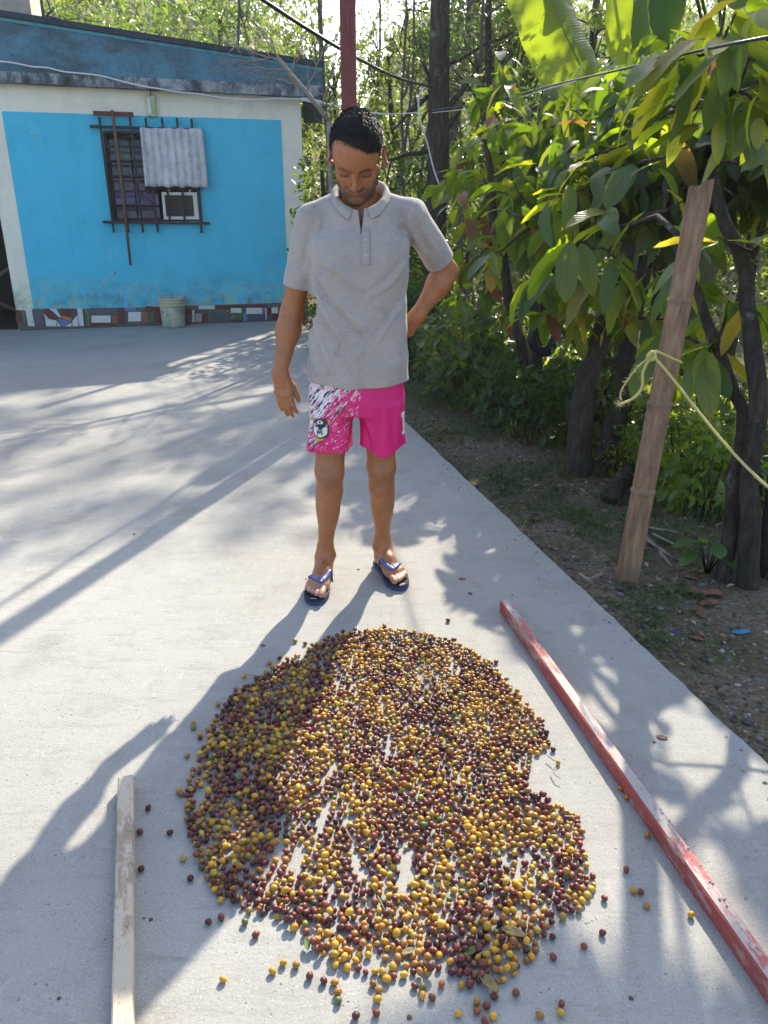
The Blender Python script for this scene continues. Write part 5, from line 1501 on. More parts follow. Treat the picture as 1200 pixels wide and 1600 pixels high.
# folds drawn as lines on the cloth (measured in the photo), raised ridges with a hollow beside them
def foldlines(V, N, folds, Y):
    out = np.zeros(len(V))
    for pts, amp, wid in folds:
        Q = [at(a, b, Y) for a, b in pts]
        best = np.full(len(V), 9.0); sgn = np.zeros(len(V)); tt = np.zeros(len(V))
        for i in range(len(Q) - 1):
            a = np.array((Q[i].x, Q[i].z)); b = np.array((Q[i + 1].x, Q[i + 1].z)); ab = b - a
            p = V[:, [0, 2]] - a
            t = np.clip((p @ ab) / (ab @ ab), 0, 1)
            dv = p - t[:, None] * ab
            dd = np.linalg.norm(dv, axis=1)
            m_ = dd < best
            best = np.where(m_, dd, best); sgn = np.where(m_, np.sign(p[:, 0] * ab[1] - p[:, 1] * ab[0]), sgn); tt = np.where(m_, (i + t) / (len(Q) - 1), tt)
        env = np.sin(np.clip(tt, 0.02, 0.98) * PI) ** 0.6
        sd = best * sgn
        out += amp * env * (np.exp(-(sd / wid) ** 2) - 0.8 * np.exp(-((sd - 1.7 * wid) / (1.2 * wid)) ** 2))
    return out * (N[:, 1] < 0.15)
sN = vnormals(sV, sF)
FOLDS = [([(486, 408), (515, 455), (560, 505), (606, 545)], .0075, .010), ([(484, 425), (505, 480), (540, 535), (585, 575)], .0075, .010), ([(483, 450), (494, 510), (520, 570), (540, 600)], .007, .010),
         ([(488, 400), (535, 428), (580, 460)], .006, .010), ([(640, 405), (612, 440), (570, 470)], .005, .011), ([(637, 470), (610, 500), (585, 540)], .005, .010), ([(636, 560), (600, 575), (560, 560)], .004, .011),
         ([(483, 540), (490, 575), (500, 605)], .006, .009), ([(520, 520), (560, 570), (610, 600)], .005, .012), ([(600, 330), (606, 380), (600, 430)], .003, .014), ([(488, 350), (482, 390), (475, 430)], .004, .008),
         ([(655, 320), (668, 370), (690, 405)], .006, .010), ([(640, 350), (655, 385), (676, 412)], .006, .009), ([(500, 340), (492, 370), (488, 400)], .005, .010), ([(640, 330), (636, 370), (640, 400)], .005, .010), ([(560, 560), (575, 590), (580, 608)], .004, .012), ([(628, 585), (632, 600), (634, 608)], .005, .01)]
disp = 1.45 * foldlines(sV, sN, FOLDS, 2.74) * (0.35 + 0.65 * sm(sV[:, 2], .84, .93))
low = 0.006 * nz(sV, 7, 2) + 0.0045 * nz(sV, 15, 8)
hemw = sm(-sV[:, 2], -.95, -.82)
ang = np.arctan2(sV[:, 1] - 2.83, sV[:, 0] + .1)
low += hemw * 0.006 * np.sin(ang * 7 + 1.3)
sV = sV + sN * (disp + low)[:, None]
sV = lap(sV, sF, 0.3)
fc = sV[sF].mean(1)
hem_z = 0.812 + 0.012 * np.abs((fc[:, 0] + .10) / .19) - 0.006 * np.sin((fc[:, 0] + .2) * 9)
kp = fc[:, 2] > hem_z
tR = (fc - cuffR) @ (dr_ / np.linalg.norm(dr_)); nearR = (fc[:, 0] < -.235) & (np.linalg.norm(fc - cuffR, axis=1) < .16)
kp &= ~((tR > 0) & nearR & (fc[:, 2] < cuffR[2] + .08))
tL = (fc - cuffL) @ dl_; nearL = np.linalg.norm(fc - cuffL, axis=1) < .12
kp &= ~((tL > 0) & nearL)
nkax = np.array((nk1 - nk0)); nkl = np.linalg.norm(nkax); nkax /= nkl
q_ = fc - (nk0 + np.array((0, -.028, 0)))
rad_ = np.linalg.norm(q_[:, :2] / np.array((1, 1.15)), axis=1)
kp &= ~((rad_ < .083) & (fc[:, 2] > 1.30))
# open neck slit
slit = (np.abs(fc[:, 0] + .0765) < 0.010 * sm(fc[:, 2], 1.325, 1.40)) & (fc[:, 2] > 1.325) & (fc[:, 1] < 2.80)
kp &= ~slit
sV2, sF2 = open_shell(sV, sF, kp, 0)
bd = border(sF2, len(sV2))
def hemf(x_): return 0.812 + 0.012 * np.abs((x_ + .10) / .19) - 0.006 * np.sin((x_ + .2) * 9)
dRn = dr_ / np.linalg.norm(dr_)
m_ = bd & (np.abs(sV2[:, 0] + .0765) < .018) & (sV2[:, 2] > 1.31) & (sV2[:, 1] < 2.79)
sV2[m_, 0] = -.0765 + np.sign(sV2[m_, 0] + .0765) * 0.010 * sm(sV2[m_, 2], 1.325, 1.40)
m_ = bd & (np.abs(sV2[:, 2] - hemf(sV2[:, 0])) < .02)
sV2[m_, 2] = hemf(sV2[m_, 0])
t_ = (sV2 - cuffR) @ dRn; m_ = bd & (np.abs(t_) < .03) & (np.linalg.norm(sV2 - cuffR, axis=1) < .14) & (sV2[:, 0] < -.2)
sV2[m_] -= t_[m_, None] * dRn
t_ = (sV2 - cuffL) @ dl_; m_ = bd & (np.abs(t_) < .03) & (np.linalg.norm(sV2 - cuffL, axis=1) < .14) & (sV2[:, 0] > .05)
sV2[m_] -= t_[m_, None] * dl_
x = NT('grey_pique')
co = x.co()
c = x.ramp(x.noise(6, 6, 0.7, co), [(0.3, (0.295, 0.258, 0.238)), (0.7, (0.365, 0.322, 0.300))])
mel = x.noise(120, 3, 0.8, x.co(scale=(0.35, 0.35, 2.6)))
c = x.mix(c, (0.44, 0.41, 0.395), x.ramp(mel, [(0.52, 0), (0.72, 0.55)]))
c = x.mix(c, (0.19, 0.18, 0.185), x.ramp(mel, [(0.28, 0.5), (0.45, 0)]))
dirt_ = x.noise(9, 7, 0.8, x.co(scale=(1.1, 1, 0.8)))
c = x.mix(c, (0.13, 0.12, 0.115), x.ramp(dirt_, [(0.54, 0.0), (0.72, 0.6)]))
yel = x.noise(4.2, 4, 0.6, x.co(scale=(1.3, 1, 0.8), rot=(0, 0.6, 0)))
c = x.mix(c, (0.34, 0.27, 0.17), x.ramp(yel, [(0.58, 0.0), (0.72, 0.35)]))
spots_ = x.n('TexVoronoi'); spots_.inputs['Scale'].default_value = 17; x.l(co, spots_.inputs['Vector'])
c = x.mix(c, (0.11, 0.10, 0.10), x.math('MULTIPLY', x.ramp(spots_.outputs[0], [(0.05, 1), (0.14, 0)]), x.ramp(x.noise(8, 3, 0.5, co), [(0.52, 0), (0.58, 0.7)])))
x.set(c, 0.9, 0.2)
x.b.inputs['Sheen Weight'].default_value = 0.25
wvx = x.n('TexWave', wave_type='BANDS', bands_direction='DIAGONAL'); wvx.inputs['Scale'].default_value = 260; x.l(co, wvx.inputs[0])
x.bump(x.math('ADD', x.noise(420, 2, 0.6, co), x.math('MULTIPLY', wvx.outputs[1], 0.5)), 0.25, 0.0015)
M_SHIRT = x.m
sh = link('polo_shirt', np_mesh('polo_shirt', sV2 - A_(MAN), sF2, M_SHIRT, True), man)
so = sh.modifiers.new('cloth', 'SOLIDIFY'); so.thickness = 0.003; so.offset = -1
def band(pts_in, pts_out, name, mat, parent, thick=0.003):
    vs = [tuple(Vector(p) - MAN) for p in pts_in] + [tuple(Vector(p) - MAN) for p in pts_out]
    n = len(pts_in)
    fs = [(i, i + 1, n + i + 1, n + i) for i in range(n - 1)]
    m = MB(); m.add(vs, fs, smooth=True)
    o = m.build(name, mat, parent)
    s_ = o.modifiers.new('cloth', 'SOLIDIFY'); s_.thickness = thick; s_.offset = 0
    return o
# collar: stand and turned-down leaf round the neck, points to the front
M_COLLAR = simple('collar_rib', (0.36, 0.335, 0.30), 0.9, 0.2, 26, 0.4, 300)
cc = nk0 + np.array((0.002, -.030, .0))
N_ = 41
top_, low_, inn_ = [], [], []
for i in range(N_):
    t = i / (N_ - 1); a = R(-90) + R(13) + (2 * PI - R(26)) * t        # from just right of the front slit round the back
    fr_ = 0.5 + 0.5 * math.sin(-a)                                     # 1 at the front
    s_side = abs(math.cos(a))
    r_t = 0.073 + 0.006 * s_side
    zt_ = 1.512 - 0.098 * fr_ ** 1.25 + 0.004 * s_side
    r_l = 0.091 + 0.013 * s_side
    zl_ = 1.476 - 0.085 * fr_ ** 1.4 - (0.024 * max(0, fr_ - 0.80) / 0.2)
    front_in = 0.006 * math.cos(a)
    top_.append((cc[0] + r_t * math.cos(a), cc[1] + 1.12 * r_t * math.sin(a), zt_))
    wob = 0.004 * math.sin(i * 1.7)
    sgx = 1 if math.cos(a) > 0 else -1
    low_.append((cc[0] + r_l * math.cos(a) + sgx * 0.016 * max(0, fr_ - 0.7) / 0.3, cc[1] + 1.12 * r_l * math.sin(a) - 0.006 * fr_, zl_ + wob))
    inn_.append((cc[0] + (r_t - .004) * math.cos(a), cc[1] + 1.12 * (r_t - .004) * math.sin(a), zt_ - 0.05))
mid_ = [tuple(Vector(a) * .5 + Vector(b) * .5 + Vector((a[0] - cc[0], a[1] - cc[1], 0)).normalized() * 0.008 + Vector((0, 0, 0.007))) for a, b in zip(top_, low_)]
vs = [tuple(Vector(p) - MAN) for row in (inn_, top_, mid_, low_) for p in row]
fs = [(r_ * N_ + i, r_ * N_ + i + 1, (r_ + 1) * N_ + i + 1, (r_ + 1) * N_ + i) for r_ in range(3) for i in range(N_ - 1)]
m = MB(); m.add(vs, fs, smooth=True)
o = m.build('collar', M_COLLAR, man)
s_ = o.modifiers.new('cloth', 'SOLIDIFY'); s_.thickness = 0.003; s_.offset = 0
s_ = o.modifiers.new('round', 'SUBSURF'); s_.levels = 1; s_.render_levels = 1
# surface height of the shirt front, for things sewn or printed on it
def on_front(V, F, x_, z_, lift):
    N__ = vnormals(V, F)
    m_ = N__[:, 1] < -0.2
    P_ = V[m_]
    dd = (P_[:, 0] - x_) ** 2 + (P_[:, 2] - z_) ** 2
    j = np.argsort(dd)[:6]
    w_ = 1 / (dd[j] + 1e-6)
    return float((P_[j, 1] * w_).sum() / w_.sum()) - lift
SN = vnormals(sV2, sF2)
def front_y(V, N__, x_, z_, lift):
    m_ = N__[:, 1] < -0.1
    P_ = V[m_]
    dd = (P_[:, 0] - x_) ** 2 + (P_[:, 2] - z_) ** 2
    j = np.argpartition(dd, 6)[:6]
    w_ = 1 / (dd[j] + 1e-6)
    return float((P_[j, 1] * w_).sum() / w_.sum()) - lift
plx = -0.071
li, ro = [], []
for i in range(12):
    z_ = 1.345 - 0.115 * i / 11
    li.append((plx - .004, front_y(sV2, SN, plx, z_, .0032), z_)); ro.append((plx + .024, front_y(sV2, SN, plx + .02, z_, .0032), z_))
band(li, ro, 'placket', M_SHIRT, man, 0.0022)
M_BUTTON = simple('button', (0.42, 0.40, 0.38), 0.3, 0.1)
for z_ in (1.312, 1.262):
    m = MB(); m.lathe([(0, 0), (.0055, 0), (.0055, .0018), (.004, .0024), (0, .0018)], 14)
    m.build('button', M_BUTTON, man, tuple(Vector((plx + .010, front_y(sV2, SN, plx + .01, z_, .0048), z_)) - MAN), (PI / 2, 0, 0))

# ---- shorts
D = Field((-.36, 2.62, 0.50), (.16, 3.06, 0.90), 0.004)
D.column([(0.70, -.102, 2.835, .172, .112), (0.76, -.102, 2.835, .178, .117), (0.80, -.102, 2.832, .174, .110), (0.83, -.102, 2.832, .168, .104), (0.88, -.102, 2.835, .160, .096)], 0.02, 2.3)
D.column([(0.50, -.209, 2.812, .088, .098), (0.58, -.208, 2.818, .085, .100), (0.67, -.198, 2.83, .082, .108), (0.74, -.185, 2.835, .085, .11)], 0.02, 2.4)
D.column([(0.50, -.007, 2.84, .088, .098), (0.58, -.007, 2.838, .085, .100), (0.67, -.010, 2.838, .082, .108), (0.74, -.02, 2.835, .085, .11)], 0.02, 2.4)
dV, dF = D.mesh(3)
dN = vnormals(dV, dF)
DF = [([(565, 640), (545, 665), (530, 700)], .005, .010), ([(562, 650), (556, 680), (553, 710)], .006, .008), ([(500, 625), (497, 665), (492, 705)], .004, .010), ([(568, 650), (580, 680), (585, 715)], .006, .009), ([(600, 625), (604, 665), (600, 710)], .005, .011), ([(625, 630), (622, 670), (624, 710)], .005, .010), ([(520, 640), (515, 680), (512, 705)], .004, .010)]
ang = np.arctan2(dV[:, 1] - 2.83, dV[:, 0] - np.where(dV[:, 0] < -.105, -.21, -.003))
lowd = 0.004 * nz(dV, 10, 4) + sm(-dV[:, 2], -.70, -.56) * 0.006 * np.sin(ang * 5 + np.where(dV[:, 0] < -.105, 0.5, 2.2))
dV = dV + dN * (foldlines(dV, dN, DF, 2.74) + lowd)[:, None]
dV = lap(dV, dF, 0.3)
fc = dV[dF].mean(1)
kp = (fc[:, 2] > np.where(fc[:, 0] < -.105, 0.565 + 0.10 * (fc[:, 0] + .2) * 0, 0.560 + 0.018 * np.cos((fc[:, 0] + .004) / .088 * PI) * -1)) & (fc[:, 2] < 0.862)
dV2, dF2 = open_shell(dV, dF, kp, 0)
bd = border(dF2, len(dV2)) & (dV2[:, 2] < .62)
dV2[bd, 2] = np.where(dV2[bd, 0] < -.105, 0.566, 0.561 - 0.018 * np.cos((dV2[bd, 0] + .004) / .088 * PI))
x = NT('sports_shorts')
co = x.co()
sp = x.n('SeparateXYZ'); x.l(co, sp.inputs[0])
pink = (0.62, 0.006, 0.145)
rotd = x.n('Mapping'); rotd.inputs['Rotation'].default_value = (0, R(-48), 0); x.l(co, rotd.inputs[0])
sp2 = x.n('SeparateXYZ'); x.l(rotd.outputs[0], sp2.inputs[0])
str1 = x.noise(30, 5, 0.75, stretched(co, (1, 1, 1), 0))
mpR = x.n('Mapping'); mpR.inputs['Rotation'].default_value = (0, R(50), 0); x.l(co, mpR.inputs[0])
mpA = x.n('Mapping'); mpA.inputs['Scale'].default_value = (0.30, 0.6, 1.9); x.l(mpR.outputs[0], mpA.inputs[0])
brush = x.noise(34, 6, 0.78, mpA.outputs[0], 0.3)
brush2 = x.noise(46, 4, 0.8, mpA.outputs[0], 0.2)
mpF = x.n('Mapping'); mpF.inputs['Scale'].default_value = (0.55, 0.8, 1.4); x.l(mpR.outputs[0], mpF.inputs[0])
fine2 = x.noise(105, 4, 0.8, mpF.outputs[0])
# broad white diagonal sweep across the upper outside of the leg
sweep = x.math('ADD', sp2.outputs[2], x.math('MULTIPLY', brush, 0.10))
white_f = x.ramp(brush, [(0.50, 0.0), (0.54, 1.0)])
lx_ = x.math('MULTIPLY', x.math('ADD', sp.outputs[0], 0.06), -1.0)              # grows towards the outside
hz_ = x.math('SUBTRACT', sp.outputs[2], 0.60)
amt = x.math('ADD', x.math('MULTIPLY', lx_, 2.2), x.math('MULTIPLY', hz_, 1.5))
wf = x.math('ADD', brush, x.math('MULTIPLY', amt, 0.66))
cA = x.mix(pink, (0.70, 0.66, 0.69), x.ramp(wf, [(0.665, 0.0), (0.69, 1.0)]))
cA = x.mix(cA, (0.70, 0.66, 0.69), x.ramp(fine2, [(0.57, 0.0), (0.60, 0.9)]))
cA = x.mix(cA, pink, x.math('MULTIPLY', x.ramp(fine2, [(0.41, 1.0), (0.44, 0.0)]), 0.9))
blk = x.math('MULTIPLY', x.ramp(brush2, [(0.545, 0.0), (0.57, 1.0)]), x.ramp(wf, [(0.53, 0.0), (0.60, 1.0)]))
cA = x.mix(cA, (0.025, 0.02, 0.04), blk)
side_ = x.math('ADD', sp.outputs[0], x.math('MULTIPLY', x.math('SUBTRACT', sp.outputs[2], 0.68), -0.22))
isplain = x.ramp(x.math('ADD', side_, 0.5), [(0.504, 0.0), (0.507, 1.0)])
cB = x.mix(pink, (0.54, 0.005, 0.125), x.ramp(x.noise(5, 3, 0.5, co), [(0.4, 0), (0.7, 1)]))
x.set(x.mix(cA, cB, isplain), 0.55, 0.4)
x.bump(x.noise(500, 2, 0.6, co), 0.15, 0.001)
so_ = link('shorts', np_mesh('shorts', dV2 - A_(MAN), dF2, x.m, True), man)
s_ = so_.modifiers.new('cloth', 'SOLIDIFY'); s_.thickness = 0.002; s_.offset = -1
DN = vnormals(dV2, dF2)
# club crest printed on the leg, number on the other leg
def patch(poly, lift, name, mat, parent, sub=2):
    """poly in photo pixels laid onto the front of the shorts"""
    vs = []
    for a, b in poly:
        p = at(a, b, 2.722)
        vs.append((p.x - MAN.x, front_y(dV2, DN, p.x, p.z, lift) - MAN.y, p.z))
    n = len(vs)
    c = tuple(sum(v[i] for v in vs) / n for i in range(3))
    c = (c[0], min(c[1] - .0008, front_y(dV2, DN, c[0] + MAN.x, c[2], lift) - MAN.y), c[2])
    m = MB(); m.add(vs + [c], [(i, (i + 1) % n, n) for i in range(n)], smooth=False)
    o = m.build(name, mat, parent)
    s_ = o.modifiers.new('print', 'SOLIDIFY'); s_.thickness = 0.0006
    return o
def zz(*pts): return [(400 + a / 3.53, 420 + b / 3.53) for a, b in pts]
M_PW = simple('print_white', (0.66, 0.65, 0.62), 0.6, 0.08); M_PK = simple('print_dark', (0.035, 0.035, 0.04), 0.6, 0.1); M_PY = simple('print_yellow', (0.52, 0.34, 0.03), 0.6, 0.1)
crest = patch(zz((312, 855), (330, 832), (352, 826), (380, 832), (398, 856), (402, 900), (392, 922), (352, 940), (318, 918), (308, 890)), .0060, 'crest', M_PK, man)
def cp(pts, lift, mat): patch(zz(*pts), lift, 'crest_print', mat, crest)
cp([(318, 858), (394, 858), (394, 905), (384, 918), (352, 930), (324, 914), (316, 895)], .0078, M_PW)
cp([(334, 848), (344, 836), (360, 836), (372, 848), (366, 856), (340, 856)], .0078, M_PW)
cp([(346, 841), (358, 841), (356, 850), (348, 850)], .0094, M_PK)
cp([(300, 826), (322, 834), (316, 852), (306, 846)], .0066, M_PY); cp([(412, 828), (394, 836), (400, 856), (408, 850)], .0066, M_PY)
cp([(324, 922), (350, 944), (376, 932), (366, 946), (344, 952), (328, 940)], .0064, M_PY)
for i in range(9): 
    x0 = 323 + i * 7.6 + (3 if i > 4 else 0)
    cp([(x0, 863), (x0 + 5, 863), (x0 + 5, 872), (x0, 872)], .0094, M_PK)
cp([(340, 884), (352, 879), (364, 884), (360, 896), (344, 896)], .0094, M_PK); cp([(336, 894), (343, 894), (343, 914), (337, 912)], .0094, M_PK); cp([(361, 894), (368, 894), (367, 912), (361, 914)], .0094, M_PK); cp([(346, 898), (358, 898), (358, 906), (346, 906)], .0094, M_PK); cp([(346, 886), (357, 886), (357, 890), (346, 890)], .0108, M_PW)
num = patch(zz((801, 815), (821, 813), (821, 836), (803, 838)), .0090, 'leg_number', M_PW, man)
patch(zz((810, 836), (821, 836), (821, 922), (812, 922)), .0090, 'number_stem', M_PW, num); patch(zz((806, 922), (821, 922), (821, 940), (808, 940)), .0090, 'number_foot', M_PW, num)

# ---- flip flops
footV = V[V[:, 2] < .14]
M_FLIP = simple('navy_foam', (0.035, 0.050, 0.15), 0.7, 0.25, 30, 0.3, 160)
M_STRAP = simple('blue_strap', (0.05, 0.085, 0.25), 0.32, 0.15, 20, spec=0.6)
M_FTOP = simple('black_footbed', (0.016, 0.016, 0.024), 0.75, 0.3, 30, 0.3, 120)
for heel, u, v, k in FEET:
    ff = empty('flip_flop', tuple(Vector(heel) - MAN - Vector((0, 0, heel[2])))); ff.parent = man
    U, W_ = Vector(u), Vector(v)
    prof = [(-.012, .0), (-.008, .020), (.006, .031), (.04, .035), (.09, .033), (.13, .038), (.17, .047), (.205, .049), (.235, .043), (.256, .028), (.264, .010)]
    prof2 = [(.264, -.004), (.254, -.022), (.232, -.038), (.205, -.048), (.17, -.050), (.13, -.046), (.09, -.041), (.04, -.037), (.006, -.031), (-.008, -.020)]
    out = [U * a * k + W_ * b for a, b in prof + prof2]
    if U.cross(W_).z < 0: out.reverse()
    n = len(out)
    m = MB()
    for (z0, z1, sc2, mi) in ((0.002, 0.017, 1.0, 0), (0.0171, 0.0235, 0.985, 1)):
        cen = U * .125 * k
        vs = [tuple(cen + (p - cen) * sc2 + Vector((0, 0, z0))) for p in out] + [tuple(cen + (p - cen) * sc2 + Vector((0, 0, z1))) for p in out]
        m.add(vs, [tuple(range(n - 1, -1, -1)), tuple(range(n, 2 * n))] + [(i, (i + 1) % n, (i + 1) % n + n, i + n) for i in range(n)], mi)
    m.build('sole', [M_FLIP, M_FTOP], ff)
    post_ = U * .190 * k + W_ * .0165
    for sgn, wo in ((1, .043), (-1, -.045)):
        pts = [post_ + Vector((0, 0, .034)), U * .168 * k + W_ * (.0165 * .55 + wo * .42) + Vector((0, 0, .049)), U * .135 * k + W_ * wo * .88 + Vector((0, 0, .044)), U * .100 * k + W_ * wo * 1.03 + Vector((0, 0, .018))]
        Q = []
        for i in range(13):
            t = i / 12 * 3; j = min(2, int(t)); f_ = t - j
            p0_, p1_, p2_, p3_ = pts[max(0, j - 1)], pts[j], pts[j + 1], pts[min(3, j + 2)]
            Q.append(0.5 * (2 * p1_ + (p2_ - p0_) * f_ + (2 * p0_ - 5 * p1_ + 4 * p2_ - p3_) * f_ ** 2 + (3 * p1_ - p0_ - 3 * p2_ + p3_) * f_ ** 3))
        for i, p in enumerate(Q):
            wp = np.array((p.x + heel[0], p.y + heel[1]))
            nb_ = footV[np.linalg.norm(footV[:, :2] - wp, axis=1) < .007]
            if len(nb_): p.z = max(p.z, float(nb_[:, 2].max()) + .0006) if i < 11 else p.z
        for _ in range(2):
            for i in range(1, 12): Q[i].z = max(Q[i].z, (Q[i - 1].z + Q[i + 1].z) / 2)
        m = MB()
        vs, fs = [], []
        for i, p in enumerate(Q):
            tg = (Q[min(12, i + 1)] - Q[max(0, i - 1)]).normalized()
            outw = (p - (U * .15 * k + Vector((0, 0, .0)))).normalized()
            sd = tg.cross(outw).normalized()
            wd = .0055 + .0045 * math.sin(PI * min(1, i / 12 + .15))
            for a, b in ((-wd, .0), (-wd * .8, .0018), (wd * .8, .0018), (wd, 0), (wd * .8, -.001), (-wd * .8, -.001)): vs.append(tuple(p + sd * a + outw * b))
        for i in range(12):
            for j in range(6): fs.append((i * 6 + j, i * 6 + (j + 1) % 6, (i + 1) * 6 + (j + 1) % 6, (i + 1) * 6 + j))
        m.add(vs, fs, smooth=True)
        m.build('strap', M_STRAP, ff)
    m = MB(); m.tube([post_ + Vector((0, 0, .02)), Q[0] + Vector((0, 0, .001))], .0042, 8); m.build('toe_post', M_STRAP, ff)
    m = MB(); a0 = U * .250 * k
    m.add([tuple(a0 + W_ * .012 + Vector((0, 0, .0239))), tuple(a0 - W_ * .012 + Vector((0, 0, .0239))), tuple(a0 - W_ * .012 - U * .005 + Vector((0, 0, .0239))), tuple(a0 + W_ * .012 - U * .003 + Vector((0, 0, .0239)))], [(0, 1, 2, 3)])
    m.build('tip_mark', M_PW, ff)
# ================================================================ THE HEAP OF COFFEE CHERRIES
def to_px(x_, y_, z_=0.0):
    zc = y_ * _c - (z_ - CAM_H) * _s
    v = y_ * _s + (z_ - CAM_H) * _c
    return 600 + FPX * x_ / zc, 800 - FPX * v / zc
# outline of the heap as seen in the photo -> on the ground
OUT = [(540, 992), (600, 984), (655, 990), (715, 1008), (770, 1040), (805, 1085), (845, 1125), (858, 1165), (828, 1190), (822, 1235), (862, 1258), (905, 1280), (918, 1330), (930, 1395), (905, 1430), (860, 1445), (835, 1500), (800, 1530), (740, 1550), (720, 1545), (690, 1520), (640, 1528), (590, 1530), (520, 1510), (480, 1470),
       (430, 1440), (380, 1425), (340, 1410), (310, 1350), (292, 1290), (292, 1230), (310, 1185), (330, 1130), (370, 1085), (430, 1045), (490, 1010)]
OG = np.array([tuple(gp(a, b)[:2]) for a, b in OUT])
def in_poly(P_, G_):
    ins = np.zeros(len(P_), bool)
    n = len(G_)
    for i in range(n):
        x1, y1 = G_[i]; x2, y2 = G_[(i + 1) % n]
        c = ((y1 > P_[:, 1]) != (y2 > P_[:, 1])) & (P_[:, 0] < (x2 - x1) * (P_[:, 1] - y1) / (y2 - y1 + 1e-12) + x1)
        ins ^= c
    return ins
cand = RNG.uniform(OG.min(0) - .03, OG.max(0) + .03, (42000, 2))
# bare streaks left by raking fingers: long thin gaps that run away from the camera
def nz2(P_, sx, sy, o_): return np.array([noise.noise(Vector((p[0] * sx + o_, p[1] * sy, o_ * .7))) for p in P_])
den = 0.55 + 0.85 * nz2(cand, 31, 8.5, 3.1) + 0.45 * nz2(cand, 9, 7, 8.2)
inside = in_poly(cand, OG)
# densities of bands: rim thick, pocket sparser
px_ = np.array([to_px(*p) for p in cand])
def pocket(cx, cy, rx, ry): return np.exp(-(((px_[:, 0] - cx) / rx) ** 2 + ((px_[:, 1] - cy) / ry) ** 2))
den -= 0.36 * (0.50 * pocket(560, 1170, 45, 120) + 0.42 * pocket(610, 1380, 110, 45) + 0.4 * pocket(720, 1390, 60, 40) + 0.4 * pocket(840, 1330, 35, 40) + 0.35 * pocket(720, 1200, 40, 25) + 0.35 * pocket(620, 1060, 60, 20) + 0.3 * pocket(390, 1240, 30, 50) + 0.45 * pocket(470, 1340, 30, 30) + 0.3 * pocket(700, 1100, 30, 30))
den += 0.4 * pocket(562, 1156, 28, 50) + 0.4 * pocket(630, 1153, 28, 50)
den += 0.45 * pocket(430, 1130, 80, 90) + 0.45 * pocket(350, 1290, 60, 80) + 0.4 * pocket(640, 1240, 90, 50) + 0.4 * pocket(620, 1470, 160, 40) + 0.35 * pocket(760, 1090, 60, 60) + 0.3 * pocket(780, 1320, 60, 50) + 0.4 * pocket(560, 1010, 60, 20)
keep = inside & (den + RNG.normal(0, 0.10, len(cand)) > 0.19)
cand, den = cand[keep], den[keep]
rad = np.clip(RNG.normal(0.0073, 0.0009, len(cand)), 0.0052, 0.0098)
cell = {}
PTS = []
def near(x_, y_):
    i, j = int(x_ // .02), int(y_ // .02)
    for a in (i - 1, i, i + 1):
        for b in (j - 1, j, j + 1):
            for q_ in cell.get((a, b), ()): yield q_
def drop(x_, y_, r_, up):
    """lay a cherry down: on the ground if there is room, else bedded on its neighbours"""
    z_ = r_ * 0.95
    hits = 0
    for q_ in near(x_, y_):
        d = math.hypot(x_ - q_[0], y_ - q_[1]); s_ = (r_ + q_[3]) * 0.97
        if d < s_:
            hits += 1
            if not up: return False
            z_ = max(z_, q_[2] + math.sqrt(s_ * s_ - d * d))
    if hits and (z_ > 2.35 * r_ or hits < 2): return False
    p = (x_, y_, z_, r_); PTS.append(p); cell.setdefault((int(x_ // .02), int(y_ // .02)), []).append(p)
    return True
for (x_, y_), r_, dn in zip(cand, rad, den): drop(x_, y_, r_, False)
second = RNG.permutation(len(cand))[:16000]
for k_ in second:
    if den[k_] > 0.50 and len(PTS) < 5600: drop(cand[k_][0], cand[k_][1], rad[k_], True)
